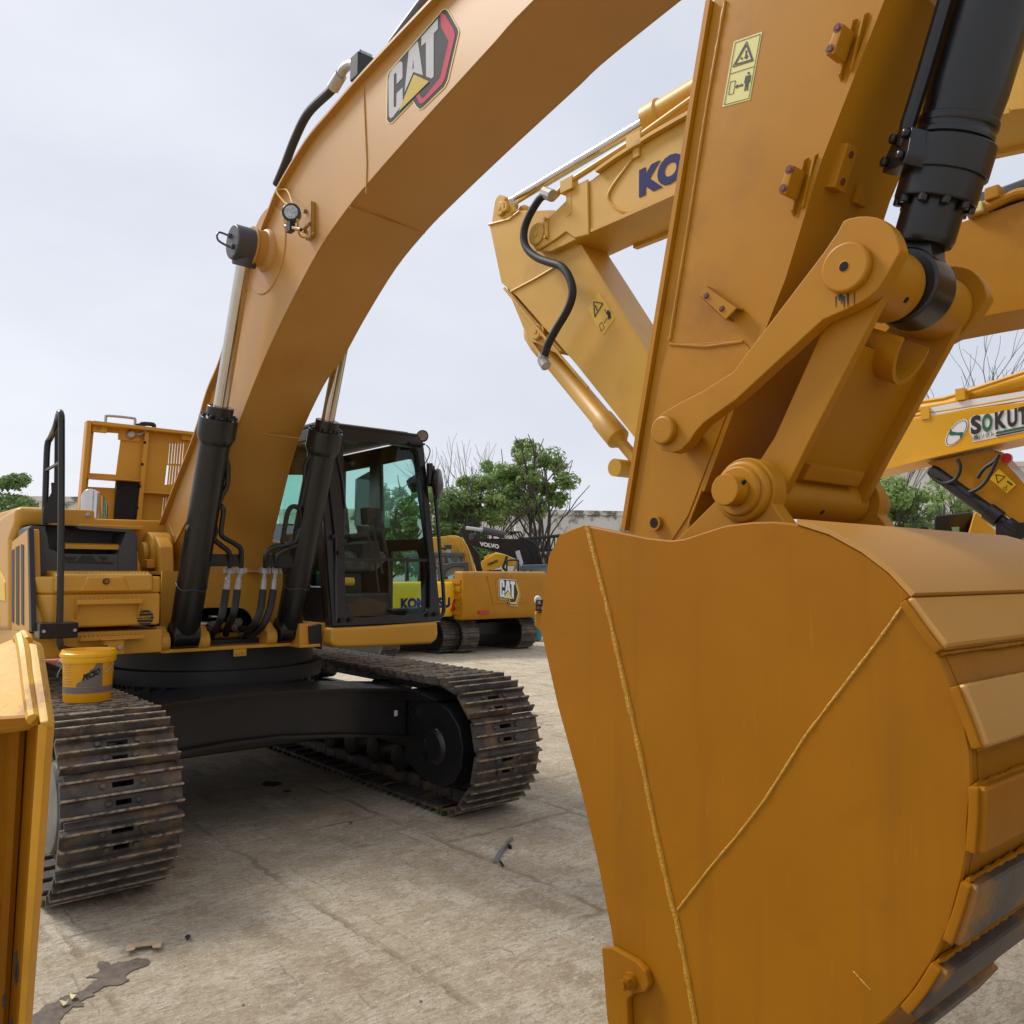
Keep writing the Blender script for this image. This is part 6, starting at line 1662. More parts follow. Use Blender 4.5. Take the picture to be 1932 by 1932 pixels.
# map the boom logo to a rectangle: first undo its slope
A0, Bx, Cy = PA(*zl(165, 1740), AN), PA(*zl(893, 900), AN), PA(*zl(165, 1150), AN)
def uns(q):
    p = PA(*zl(*q), AN) - A0; ex_, ey_ = Bx - A0, Cy - A0
    det = ex_.x * ey_.z - ex_.z * ey_.x
    return ((p.x * ey_.z - p.z * ey_.x) / det, (ex_.x * p.z - ex_.z * p.x) / det)
for nm, pts, m, k, hl in LOGO:
    mm = {'sticker': 'white', 'inkgrey': 'ink', 'pink': 'stickero', 'tri': 'sticker', 'silver': 'white'}[m]
    lps = [[(-(u_ * .50 - .30), v_ * .36) for u_, v_ in map(uns, q)] for q in (pts, *hl)]
    plate(nm, lps, .003, (lgx - .004 * k, .06, 1.46), (0, 1, 0), (0, 0, 1), mm, cw1)
b = MB()
for i in range(5): b.box((xr + .2, 1.40, .98 + i * .19), (xr + 1.1, 1.425, 1.10 + i * .19))
b.each('side_slat', 'cat', R1, bevel=.01)
R2, cw2 = far_machine('bright yellow excavator with blue lettering on its tail, seen past and through the dark cab', 'komb', 835, 1242, (-1.7, 1.75), kw=dict(W=2.2, rear=-2.0, z0=.95, z1=1.6, cwz=1.80, cabz=2.0), tk=dict(Lt=3.8, Ht=.85, gauge=1.75, shoe=.5))
text('tail_lettering', 'KOMATSU', (-2.0 - .006, .72, 1.16), (0, -1.44, 0), (0, 0, .26), 'navy', cw2, bold=.06)
b = MB(); b.ext([(-2.0 - .004, y, z) for y, z in ((-.74, 1.08), (-.90, 1.08), (-.88, 1.36), (-.84, 1.36))], (.05, 0, 0)); b.build('reflector', 'red', cw2)
b = MB(); b.ext([(-2.006, y, z) for y, z in ((-.62, 1.55), (-.70, 1.55), (-.66, 1.68))], (.01, 0, 0)); b.ext([(-2.006, y, z) for y, z in ((-.74, 1.56), (-.84, 1.60), (-.84, 1.66), (-.80, 1.62), (-.74, 1.62))], (.01, 0, 0)); b.build('warning_mark', 'stickero', cw2)
b = MB(); b.box((-1.9, -.35, 1.8), (-1.72, -.1, 1.88)); b.build('lamp', 'sticker', R2, bevel=.02)
# boom of the ochre machine: an arch with pipes, rod and dark cab in front
flatR = lambda root, pts, dist, dep, name, m, bev=.02: flat4(pts, dist, dep, name, m, bev, zs, root)
bm1 = flatR(R1, ((60, 300), (100, 290), (330, 278), (430, 330), (500, 410), (560, 540), (610, 735), (480, 740), (380, 520), (120, 560), (60, 600)), 22.5, .5, 'boom', 'kom')
b = MB()
for i in range(4):
    o = i * 42
    pth = ((250 + o * .3, 285), (330 + o * .5, 320 - o * .2), (400 + o * .55, 420 - o * .4), (450 + o * .6, 560 - o * .5), (470 + o * .8, 735 - o * .1))
    b.tube([f1(WD(*zs(*q), 22.3)) for q in pth], .028, n=6, sub=3)
b.each('hydraulic_pipe', 'kom', bm1)
b = MB(); b.tube([f1(WD(*zs(*q), 22.2)) for q in ((262, 420), (290, 590))], .055, n=10); b.build('piston_rod', 'silver', bm1)
b = MB(); q = f1(WD(*zs(262, 418), 22.2)); b.lathe([(.10, 0), (.10, 1)], q + Vector((0, 0, -.04)), q + Vector((0, 0, .06)), 10); b.tube([f1(WD(*zs(*q), 22.2)) for q in ((180, 430), (230, 440), (262, 420))], .03, n=6); b.build('rod_eye', 'black', bm1)
cbf = flatR(R1, ((130, 640), (300, 600), (500, 590), (520, 600), (525, 740), (470, 740), (465, 655), (340, 655), (230, 700), (230, 820), (210, 850), (140, 830)), 21.2, .8, 'cab_frame', 'plastic')
flatR(R1, ((205, 700), (340, 655), (465, 655), (470, 740), (300, 760), (215, 800)), 21.3, .02, 'cab_window', mat('pale_tinted_glass', (.22, .27, .25), .08, var=.3, vscale=3), 0)
# dark excavator with pale letters
R3 = thing('excavator', 'black excavator with white lettering on its boom, beyond the rear view counterweight', 'excavator', (WD(*zs(1250, 700), 27).x, 28.5, 0), MROT + .6); R3['group'] = EXG
vb = flatR(R3, ((520, 300), (560, 305), (1120, 308), (1220, 335), (1310, 410), (1390, 530), (1440, 620), (1180, 625), (1110, 560), (960, 495), (620, 412), (540, 390)), 27, .45, 'boom', 'black')
f3 = in_root(R3)
flatR(R3, ((400, 185), (445, 160), (480, 175), (590, 285), (560, 400), (640, 500), (695, 725), (620, 725), (560, 520), (500, 400), (430, 260)), 27.1, .35, 'stick', 'black')
flatR(R3, ((520, 245), (575, 255), (590, 285), (560, 330), (520, 320)), 26.95, .1, 'link_plate', 'plastic')
b = MB(); b.tube([f3(WD(*zs(*q), 27.1)) for q in ((480, 178), (690, 205))], .06, n=10); b.build('piston_rod', 'silver', R3)
b = MB(); b.tube([f3(WD(*zs(*q), 27.1)) for q in ((690, 205), (960, 262))], .12, n=12); b.build('stick_cylinder', 'plastic', R3)
b = MB()
for i in range(4):
    o = i * 34
    b.tube([f3(WD(*zs(*q), 26.9)) for q in ((1130 + o * .3, 300), (1200 + o * .6, 345 - o * .2), (1290 + o * .6, 450 - o * .5), (1340 + o * .7, 600 - o * .2))], .032, n=6, sub=3)
for x in (0, 60, 110): b.tube([f3(WD(*zs(*q), 26.9)) for q in ((960 + x * .6, 262), (1000 + x, 225), (1070 + x * .8, 235), (1130 + x * .4, 305))], .028, n=6, sub=3)
b.each('hydraulic_hose', 'rubber', R3)
b = MB(); b.tube([f3(WD(*zs(*q), 26.8)) for q in ((1112, 455), (1160, 615))], .075, n=10); b.build('boom_rod', 'silver', R3)
o, e, h = WD(*zs(652, 398), 26.97), WD(*zs(890, 432), 26.97), WD(*zs(648, 345), 26.97)
o, e, h = f3(o), f3(e), f3(h); 
text('boom_lettering', 'VOLVO', o, e - o, h - o, 'white', vb, bold=.05)
flatR(R3, ((1120, 650), (1180, 625), (1480, 615), (1480, 900), (1430, 900), (1400, 700), (1120, 700)), 25, 1.2, 'cab', 'steelblue')
flatR(R3, ((1290, 680), (1470, 660), (1475, 880), (1440, 880), (1420, 740), (1300, 720)), 24.98, .02, 'cab_window', mat('blue_grey_glass', (.12, .17, .20), .08), 0)
b = MB()
b.tube([f3(WD(*zs(*q), 24)) for q in ((985, 730), (985, 600), (1010, 570), (1110, 568), (1125, 590), (1120, 725))], .03, n=6, sub=2); b.tube([f3(WD(*zs(*q), 24)) for q in ((790, 725), (810, 700), (910, 695), (930, 722))], .03, n=6)
b.each('guard_rail', 'black', R3)
bg_tracks(R3, 4.0, .9, 2.0, .5); bg_body(R3, 'plastic', W=2.4, rear=-2, front=1.3, z0=.86, z1=1.6, cwz=1.7, cabz=1.9)
R4 = thing('excavator', 'yellow excavator with dark lettering on its lowered boom, under the black one', 'excavator', (WD(*zs(900, 700), 31).x + .6, 33, 0), MROT + pi); R4['group'] = EXG
f4 = in_root(R4)
yb = flatR(R4, ((670, 585), (850, 485), (960, 500), (1090, 560), (1090, 640), (1000, 640), (960, 610), (900, 660), (690, 720)), 31, .5, 'boom', 'sok')
flatR(R4, ((700, 530), (830, 480), (880, 495), (720, 580)), 31.2, .4, 'stick', 'sok')
o, e, h = (f4(WD(*zs(*q), 30.96)) for q in ((752, 645), (875, 595), (748, 610)))
text('boom_lettering', 'KOMATSU', o, e - o, h - o, 'ink', yb, bold=.06)
b = MB(); b.tube([f4(WD(*zs(*q), 30.8)) for q in ((985, 520), (960, 600), (940, 660), (980, 700))], .05, n=6, sub=3); b.build('hydraulic_hose', 'rubber', R4)
bg_tracks(R4, 4.0, .9, 2.0, .5); bg_body(R4, 'sok', W=2.4, rear=-2, front=1.3, z0=.86, z1=1.5, cwz=1.6, cabz=1.7)
# red machine glimpsed behind the ochre boom, and another far cab in the gap
R5 = thing('excavator', 'rust red machine glimpsed behind the far cab window', 'excavator', (WD(*zs(190, 560), 30).x, 31.5, 0), MROT); R5['group'] = EXG
flatR(R5, ((110, 510), (190, 500), (270, 560), (275, 600), (120, 620)), 29, .4, 'boom', 'rustred'); bg_tracks(R5, 3.6, .85, 1.8, .45); bg_body(R5, 'rustred', W=2.2, rear=-1.9, front=1.2, z0=.8, z1=1.5, cwz=1.6, cabz=1.9)
# bodywork with a lamp cluster beside the bucket
R6 = thing('excavator', 'ochre machine corner with a black lamp cluster, just left of the big bucket', 'excavator', (WD(*zs(1600, 1200), 15.2).x + 2.9, 17.6, 0), MROT + pi); R6['group'] = EXG
f6 = in_root(R6)
flatR(R6, ((1325, 1205), (1440, 1195), (1800, 1195), (1800, 1500), (1440, 1460), (1330, 1370)), 15, .6, 'sill', 'cat', .03)
flatR(R6, ((1325, 1090), (1320, 1040), (1340, 1005), (1375, 1000), (1400, 1015), (1410, 1060), (1410, 1090)), 15.05, .12, 'mirror_cap', 'white', .02)
lc = flatR(R6, ((1340, 1055), (1440, 1050), (1440, 1198), (1340, 1195)), 14.95, .15, 'lamp_cluster', 'black', .01)
for q, m in ((((1365, 1068), (1400, 1066), (1400, 1105), (1365, 1106)), 'lens'), (((1355, 1135), (1385, 1133), (1385, 1165), (1355, 1165)), 'rustred'), (((1405, 1135), (1425, 1133), (1425, 1165), (1405, 1165)), 'lens')):
    flatR(R6, q, 14.93, .03, 'lamp', m, 0)
bg_tracks(R6, 3.6, .85, 1.7, .45); bg_body(R6, 'cat', W=2.1, rear=-1.8, front=1.2, z0=.86, z1=1.3, cwz=1.5, cabz=1.55)
# teal tarp bundle and pale boxes glimpsed under the counterweight
o = WG(968, 1208); b = MB(); b.loft([[(o.x + x * k, o.y + y * k, z) for x, y in ((-.8, -.4), (.8, -.4), (.9, .4), (-.8, .5))] for z, k in ((0, 1), (.5, 1.05), (.75, .8))])
tag(b.build('tarp_bundle', 'teal', bevel=.05), 'teal covered bundle glimpsed beneath the logo counterweight', 'tarp')
# ================================================================== small things
# yellow steel bucket of another machine, cut by the left edge of the picture
def LZ(x, y): return (x * .53705, 894.5 + y * .53705)
lb = thing('excavator_bucket', 'yellow steel bucket side of another machine, standing at the left edge', 'bucket', (WD(20, 1400, 2.1).x, 2.1, 0))
fl_ = in_root(lb)
def LP(x, y, d): return fl_(WD(*LZ(x, y), d))
def gext(p, q, z=.03):                             # follow a ray line down to the ground
    t = (z - p.z) / (q.z - p.z); return p + (q - p) * t
b = MB()
topf = [LP(*q) for q in ((-120, 610, 2.35), (0, 607, 2.32), (62, 590, 2.30), (76, 580, 2.28), (90, 580, 2.26), (100, 600, 2.25), (138, 875, 2.02), (125, 888, 2.02), (0, 906, 2.02), (-120, 920, 2.02))]
b.ext(topf, (-.02, .12, -.03)); b.build('top_plate', 'pale', lb, bevel=.008)
b = MB(); b.tube([LP(*q) for q in ((76, 583, 2.26), (88, 640, 2.19), (104, 760, 2.09), (122, 872, 2.0))], .016, n=8, sub=3); b.build('weld_bead', 'pale', lb)
b = MB(); b.tube([LP(*q) for q in ((66, 592, 2.30), (84, 576, 2.27), (100, 598, 2.24))], .014, n=8, sub=4); b.build('rim', 'pale', lb)
b = MB(); b.ext([LP(*q) for q in ((98, 602, 2.22), (131, 605, 2.22), (172, 866, 1.98), (173, 884, 1.97), (142, 886, 1.97))], (.0, .03, -.02)); b.build('flange_plate', 'pale', lb, bevel=.006)
p0, p1 = LP(172, 884, 1.98), LP(100, 1932, 2.05); q0, q1 = LP(136, 892, 1.985), LP(74, 1932, 2.055)
e1, e0 = gext(p0, p1), gext(q0, q1)
b = MB(); b.ext([p0, e1, e0, q0], (-.0, .035, 0)); b.build('edge_strip', mat('yellow_edge_paint', (.62, .30, .012), .4, var=.1, dirt=(.05, .03, .02), dscale=9, dlo=.68, dhi=.72), lb, bevel=.004)
DB = .16                                          # depth of the hollow behind the rim
t0, t1 = LP(-300, 925, 2.03), LP(138, 893, 2.0)
bk = Vector((-.095, DB, .0))
bm_ = gext(q0, q1); bl_ = Vector((t0.x, t0.y, .03))
b = MB(); b.ext([t0, t1, t1 + bk, t0 + bk], (0, 0, .02)); b.build('back_shell', 'cat_worn_shade', lb)
b = MB(); b.ext([t0 + bk, t1 + bk, bm_ + bk, bl_ + bk], (0, .03, 0)); b.build('inner_plate', 'cat_worn_shade', lb)  # darker ochre paints in the shade of the hollow
b = MB(); b.ext([t1 + Vector((.004, .03, 0)), bm_ + Vector((.004, .03, 0)), bm_ + bk + Vector((.004, 0, 0)), t1 + bk + Vector((.004, 0, 0))], (-.025, 0, 0)); b.build('side_plate', 'cat_worn_shade', lb)
b = MB(); b.ext([t0, bl_, bl_ + bk, t0 + bk], (-.03, 0, 0)); b.build('side_plate', 'cat_worn_shade', lb)
b = MB(); u0, u1 = LP(66, 900, 2.15), LP(14, 1932, 2.21); b.tube([u0, gext(u0, u1)], .02, n=8); b.build('weld_bead', 'cat_worn_shade', lb)
b = MB(); q = LP(72, 1690, 2.02)
for x, y, h in ((68, 1690, 120), (72, 1735, 60), (28, 1840, 50), (52, 1925, 70)):
    b.ext([LP(x + dx, y + dy, 2.015) for dx, dy in ((-5, 0), (3, -8), (6, h * .4), (2, h), (-6, h * .8))], (0, -.003, 0))
b.build('rust_chip', mat('rust_scab', (.035, .018, .012), .8), lb)

# pail of grease on the near track
pc = PZ(168, 1327, TH)
pail_p = wld((pc.x - .02, pc.y, TH))
pl_ = thing('pail', 'yellow plastic grease pail with lid, standing on the near track', 'pail', pail_p + Vector((0, 0, .001)))
HP = .345
b = MB(); b.lathe([(.150, 0), (.153, .02), (.164, .97), (.166, 1)], (0, 0, 0), (0, 0, HP - .03), 48); b.build('pail_body', 'pail', pl_)
b = MB(); b.lathe([(.172, 0), (.178, .15), (.178, .45), (.184, .5), (.184, .72), (.176, .8), (.172, 1), (.160, 1), (.157, .70), (.0, .66)], (0, 0, HP - .075), (0, 0, HP + .012), 48); b.build('pail_lid', 'lid', pl_)
b = MB(); b.lathe([(.014, 0), (.014, 1)], (.03, -.06, HP - .02), (.03, -.06, HP - .012), 12); b.build('lid_plug', 'white', pl_)
def wrap(pts, r=.1585, z0=0):                       # print bent round the pail: x along the wall, z up
    out_ = []
    for x, z in pts:
        rr = .153 + .011 * (z / (HP - .03) - .02) / .95 + .0012; a = -pi / 2 + x / rr
        out_.append(Vector((rr * cos(a), rr * sin(a), z)))
    return out_
def wrap_sheet(name, outline_fn, x0, x1, m, n=24):
    vs, fs = [], []
    for i in range(n + 1):
        x = x0 + (x1 - x0) * i / n; zl_, zh_ = outline_fn(x); vs += wrap([(x, zl_), (x, zh_)])
    for i in range(n): fs.append((2 * i, 2 * i + 2, 2 * i + 3, 2 * i + 1))
    b = MB(); b.add(vs, fs); return b.build(name, m, pl_)
wrap_sheet('label_band', lambda x: (.065, .108), -.36, .40, 'grease', 40)
wrap_sheet('label_picture', lambda x: (.110, .112 + max(0, min(.16, (x + .01) * 1.1)) + .006 * sin(x * 160)), .0, .17, 'grease')
def wrap_text(body, x0, z0, w_, h, slope, m, bold, nm):
    o = text(nm, body, (0, 0, 0), (w_, 0, 0), (0, 0, h), m, pl_, bold, .0005)
    for v in o.data.vertices:
        x, z = v.co.x, v.co.z; v.co = wrap([(x0 + x, z0 + z + x * slope)])[0] * 1.0
        r_ = hypot(v.co.x, v.co.y); v.co.x *= (r_ + .0012) / r_; v.co.y *= (r_ + .0012) / r_
wrap_text('PECSO', .045, .150, .105, .045, .42, 'ink', .05, 'label_text')
b = MB(); b.add(wrap([(.045, .138), (.15, .182), (.15, .186), (.045, .142)]), [(0, 1, 2, 3)]); b.v = [(x * 1.008, y * 1.008, z) for x, y, z in b.v]; b.build('label_rule', 'ink', pl_)
fx = mat('faint_amber_print', (.55, .25, .01), .4)
for i in range(8):
    z_ = .255 - i * .017 - (.012 if i > 4 else 0); wrap_sheet('fine_print', (lambda z_: lambda x: (z_, z_ + .006))(z_), -.125, -.125 + (.085 if i % 3 else .095), fx, 8)
b = MB(); b.tube([(-.17, .0, .26), (-.19, -.03, .2), (-.185, -.06, .165), (-.17, -.08, .19), (-.16, -.09, .21)], .004, n=6, sub=4); b.tube([(.168, -.0, .285), (.178, -.02, .25), (.175, -.06, .22), (.15, -.085, .20)], .004, n=6, sub=4); b.build('wire_handle', 'galv', pl_)

# litter on the ground
def gpoly(name, zf_, pts, th, m, label, cat, z=.004, group=None, tilt=0):
    P = [WG(*(zf_(*q) if zf_ else q)) for q in pts]; c = sum(P, Vector()) / len(P)
    b = MB(); b.ext([(p.x - c.x, p.y - c.y, z + (tilt if i % 3 == 0 else 0)) for i, p in enumerate(P)], (0, 0, th))
    o = b.build(name, m); o.location = (c.x, c.y, 0); tag(o, label, cat, group); return o
zy = view(60, 2350, .20704); zv2 = view(1000, 1700, .46154)
gpoly('metal_strip', zv2, ((550, 1050), (575, 1052), (600, 1005), (628, 955), (658, 925), (650, 922), (625, 940), (590, 985)), .02, 'galv', 'galvanised metal strip lying on the concrete between machine and bucket', 'metal strip')
gpoly('bolt', zv2, ((585, 1052), (592, 1050), (608, 1072), (602, 1076)), .015, 'blackm', 'small dark bolt lying at the end of the metal strip', 'bolt')
gpoly('bolt', zv2, ((628, 962), (650, 968), (652, 976), (632, 972)), .02, 'blackm', 'small dark bolt lying beside the middle of the metal strip', 'bolt')
cd = gpoly('cardboard_piece', zy, ((1278, 375), (1390, 345), (1395, 315), (1600, 290), (1612, 325), (1712, 315), (1728, 200), (1500, 245), (1300, 280)), .004, 'card', 'notched piece of brown cardboard on the ground in front of the track', 'cardboard', z=.022)
gpoly('dry_leaf', zy, ((598, 910), (640, 895), (690, 885), (680, 915), (630, 940), (610, 925)), .004, 'leaf', 'pale curled leaf on the wet stain, the upper of two', 'leaf', group='fallen leaves on the concrete', z=.012, tilt=.012)
gpoly('dry_leaf', zy, ((472, 985), (520, 960), (560, 975), (588, 962), (560, 1000), (520, 1020), (490, 1005)), .004, 'leaf', 'pale curled leaf on the wet stain, the lower of two', 'leaf', group='fallen leaves on the concrete', z=.012, tilt=.012)
zg2 = view(400, 2000, .31056)
gpoly('dry_leaf', zg2, ((240, 1250), (270, 1210), (290, 1225), (285, 1245), (260, 1255)), .006, 'blackm', 'dark curled leaf on the concrete right of the cardboard', 'leaf', z=.008, tilt=.015)
gpoly('dry_leaf', zg2, ((1570, 290), (1590, 278), (1602, 284), (1588, 292)), .006, 'blackm', 'tiny dark leaf on the open concrete right of centre', 'leaf', z=.006, tilt=.012)
gpoly('oil_spot', zg2, ((1020, 22), (1060, 14), (1105, 16), (1090, 28), (1050, 34)), .001, 'blackm', 'dark oil spot on the ground under the excavator', 'oil spot', z=.004)
gpoly('oil_spot', ze, ((1835, 1075), (1870, 1055), (1960, 1060), (1990, 1072), (1930, 1092), (1860, 1090)), .001, 'blackm', 'broad dark oil patch between the two tracks', 'oil spot', z=.004)
wet = mat('wet_concrete', (.11, .083, .062), .65, var=.35, vscale=14, bump=.4, bscale=40)
stain = ((60, 1169), (150, 1110), (230, 1060), (300, 990), (420, 950), (520, 880), (640, 840), (780, 790), (850, 720), (960, 660), (880, 640), (790, 645), (880, 605), (950, 580), (960, 530), (935, 500), (950, 455), (1010, 440), (1080, 460), (1090, 490), (1180, 450), (1300, 440), (1420, 400), (1560, 420), (1555, 480), (1450, 520), (1340, 570), (1280, 620), (1290, 660), (1335, 665), (1270, 700), (1190, 735), (1080, 740), (1000, 760), (960, 800), (880, 830), (900, 860), (800, 900), (730, 940), (770, 970), (740, 1000), (650, 1000), (600, 1040), (540, 1090), (480, 1169), (430, 1300), (0, 1300))
rs_ = random.Random(9); Pst = [WG(*zy(*q)) for q in stain]
o = plate('wet_stain', [[(x + rs_.gauss(0, .0028), y + rs_.gauss(0, .0028)) for x, y in sm2([(p.x, p.y) for p in Pst], 9, True)]], .0006, (0, 0, .0042), (1, 0, 0), (0, 1, 0), wet); o['kind'] = 'structure'
# small stones and crumbs
b = MB(); rs = random.Random(5)
for i in range(160):
    x, y = rs.uniform(-3.2, 3.2), rs.uniform(2.0, 9.5); r = rs.uniform(.002, .006) * (1 if rs.random() < .9 else 2)
    b.lathe([(r * .6, 0), (r, .4), (r * .5, 1)], (x, y, 0), (x + r * .3, y, r * rs.uniform(.6, 1.3)), 5)
b.build('gravel_crumbs', 'grease', kind='stuff')

# ================================================================== walls and trees
def wall_mat(name, base, streak, dlo=.5, dhi=.58):
    m = mat(name, base, .85, var=.1, vscale=.6, dirt=streak, dscale=1.2, dlo=dlo, dhi=dhi, bump=.2, bscale=8)
    return m
wm = wall_mat('peeling_white_paint', (.62, .61, .57), (.17, .15, .13)); wm2 = wall_mat('pale_render', (.66, .64, .58), (.5, .48, .44), .55, .75)
def wallbox(name, label, cat, p0, p1, h, m, th=.5, caps=True, pan=6):
    p0, p1 = Vector((*p0, 0)), Vector((*p1, 0)); d = p1 - p0; n = Vector((-d.y, d.x, 0)).normalized()
    root = thing(name, label, cat, (p0 + p1) / 2)
    f = in_root(root); k = max(1, int(d.length / pan))
    for i in range(k):
        a, c = p0 + d * (i / k) + d.normalized() * .015, p0 + d * ((i + 1) / k) - d.normalized() * .015
        b = MB(); b.ext([f(a), f(c), f(c + n * th), f(a + n * th)], (0, 0, h)); b.build('wall_panel', m, root)
    b = MB(); b.ext([f(p0 + n * .1), f(p1 + n * .1), f(p1 + n * (th - .1)), f(p0 + n * (th - .1))], (0, 0, h - .05)); b.build('wall_core', m, root)
    b = MB(); b.ext([f(p0 - n * .12), f(p1 - n * .12), f(p1 + n * (th + .12)), f(p0 + n * (th + .12))], (0, 0, .25)); b.v = [(x, y, z + h) for x, y, z in b.v]; b.build('coping', m, root)
    return root
def topz(v, d): return CAM_H + (1079 - v) / 1576 * d * 1.0
wallbox('boundary_wall', 'long white wall with grey peeling paint behind the excavator at the left', 'wall', (-34, 40.5), (-13, 42.5), topz(944, 40), wm)
wallbox('boundary_wall', 'white wall with dark peeling streaks behind the trees left of the arm', 'wall', (.2, 46), (16, 49), topz(972, 47), wm)
hw = wallbox('warehouse', 'plain pale building between the trees behind the far machines', 'building', (-14, 50), (.5, 48.5), topz(968, 49), wm2, 8, pan=30)
wallbox('warehouse', 'pale building showing between trees beneath the lettered golden boom', 'building', (17, 47), (42, 40), topz(880, 45), wm2, 8, pan=30)
wallbox('boundary_wall', 'low grey wall with peeling paint behind the black cab at the right', 'wall', (17, 38), (30, 36), topz(975, 38), wm)

def leaf_mat(name, col, var):
    m = D.materials.new(name); m.use_nodes = True; t = m.node_tree; b = t.nodes['Principled BSDF']
    b.inputs['Roughness'].default_value = .5; b.inputs['Specular IOR Level'].default_value = .35
    co = t.nodes.new('ShaderNodeTexCoord'); n = t.nodes.new('ShaderNodeTexNoise'); n.inputs['Scale'].default_value = 1.3; n.inputs['Detail'].default_value = 6; n.inputs['Roughness'].default_value = .7
    r = t.nodes.new('ShaderNodeValToRGB'); r.color_ramp.elements[0].position = .35; r.color_ramp.elements[1].position = .68
    r.color_ramp.elements[0].color = (*[c * (1 - var) for c in col], 1); r.color_ramp.elements[1].color = (*[c * (1 + var) for c in col], 1)
    t.links.new(co.outputs['Object'], n.inputs['Vector']); t.links.new(n.outputs['Fac'], r.inputs['Fac']); t.links.new(r.outputs['Color'], b.inputs['Base Color'])
    tl = t.nodes.new('ShaderNodeBsdfTranslucent'); t.links.new(r.outputs['Color'], tl.inputs['Color'])
    mi = t.nodes.new('ShaderNodeMixShader'); mi.inputs[0].default_value = .42; o = t.nodes['Material Output']
    t.links.new(b.outputs[0], mi.inputs[1]); t.links.new(tl.outputs[0], mi.inputs[2]); t.links.new(mi.outputs[0], o.inputs['Surface'])
    return m
M['leafa'] = leaf_mat('fresh_green_leaves', (.26, .38, .12), .4); M['leafb'] = leaf_mat('deep_green_leaves', (.20, .31, .10), .4)
M['bark'] = mat('grey_brown_bark', (.075, .062, .052), .85, var=.3, vscale=4, bump=.3, bscale=20)
M['barkl'] = mat('pale_grey_bark', (.16, .145, .13), .85, var=.3, vscale=4)
def limbs(b, p, d, L_, r, depth, rnd, spread, tips, seg=3, up=.25):
    pts = [p]; c = Vector(p); dd = Vector(d)
    for i in range(seg):
        dd = (dd + Vector((rnd.uniform(-1, 1), rnd.uniform(-1, 1), rnd.uniform(-.6, 1) * up)) * .22).normalized(); c = c + dd * (L_ / seg); pts.append(c.copy())
    b.tube(pts, [r, r * .62], n=5 if depth > 2 else 4 if depth > 1 else 3)
    if depth == 0: tips.append(c); return
    for k in range(rnd.choice((2, 2, 3, 3)) if depth > 1 else rnd.choice((2, 3, 3))):
        t = rnd.uniform(.45, 1); i = min(int(t * seg), seg - 1); q = pts[i].lerp(pts[i + 1], t * seg - i)
        nd = (dd + Vector((rnd.uniform(-1, 1), rnd.uniform(-1, 1), rnd.uniform(-.25, .7))) * spread).normalized()
        limbs(b, q, nd, L_ * rnd.uniform(.55, .8), r * .55, depth - 1, rnd, spread, tips, seg, up)
    limbs(b, c, dd, L_ * .7, r * .6, depth - 1, rnd, spread * .8, tips, seg, up)
def tree(label, pos, h, cr_w, cz0, m='leafa', n=2600, seed=1, leaf=.16, clumps=26, group=None, th=None, fork=0, squash=1.0):
    rnd = random.Random(seed); root = thing('tree', label, 'tree', pos, group=group)
    b = MB(); tips = []
    limbs(b, Vector((0, 0, 0)), Vector((rnd.uniform(-.1, .1), 0, 1)), (th or h * .45), h * .02, 3, rnd, .75, tips)
    b.build('trunk', 'bark', root)
    b = MB(); cs = []
    for i in range(int(clumps * 1.5)):
        a, t = rnd.uniform(0, 2 * pi), rnd.random() ** .6; zz = rnd.uniform(cz0, h)
        k = sqrt(max(0.05, 1 - ((zz - (cz0 + h) / 2) / ((h - cz0) / 2 * 1.15)) ** 2))
        cs.append((Vector((cos(a) * t * cr_w * k, sin(a) * t * cr_w * k, zz)), rnd.uniform(.35, .8) * cr_w * .33))
    n = int(n * 2.2); leaf *= .68
    for i in range(n):
        c, r = rnd.choice(cs)
        while True:
            v = Vector((rnd.uniform(-1, 1), rnd.uniform(-1, 1), rnd.uniform(-1, 1)))
            if v.length < 1: break
        v = v.normalized() * v.length ** .5
        p = c + Vector((v.x, v.y, v.z * .8)) * r * rnd.uniform(.85, 1.2)
        s = leaf * rnd.uniform(.5, 1.2)
        nn = (v + Vector((rnd.uniform(-.8, .8), rnd.uniform(-.8, .8), rnd.uniform(-.2, 1.1)))).normalized(); u = nn.orthogonal().normalized(); w_ = nn.cross(u); a = rnd.uniform(0, 6.28)
        u, w_ = u * cos(a) + w_ * sin(a), w_ * cos(a) - u * sin(a)
        b.add([p - u * s, p - w_ * s * .45 + nn * s * .1, p + u * s, p + w_ * s * .45 + nn * s * .1], [(0, 1, 2, 3)])
    b.build('crown', m, root)
    return root
def bare(label, pos, h, seed, group='bare trees behind the yard', spread=.55, lean=0, k_h=.37):
    rnd = random.Random(seed); root = thing('bare_tree', label, 'tree', pos, group=group)
    b = MB(); tips = []
    limbs(b, Vector((0, 0, 0)), Vector((lean, 0, 1)).normalized(), h * k_h, h * .0075, 3, rnd, spread, tips, 5, .5)
    b.build('trunk', 'barkl', root); return root
def at(zf_, x, d): u, v = zf_(x, 900) if zf_ else (x, 0); return Vector(((u - 966) / 1576 * d, d, 0))
hz = lambda zf_, y, d: CAM_H + (1079 - (zf_(0, y)[1] if zf_ else y)) / 1576 * d
tree('tall full green tree right of the cab, rising behind the black boom', at(zd, 955, 36), hz(zd, 345, 36), 2.0, hz(zd, 800, 36), 'leafa', 4200, 3, .16, 30, th=3.2)
tree('broad green tree nearest the cab on its right', at(zd, 650, 35), hz(zd, 475, 35), 1.6, hz(zd, 930, 35), 'leafa', 3600, 8, .16, 26, th=2.6)
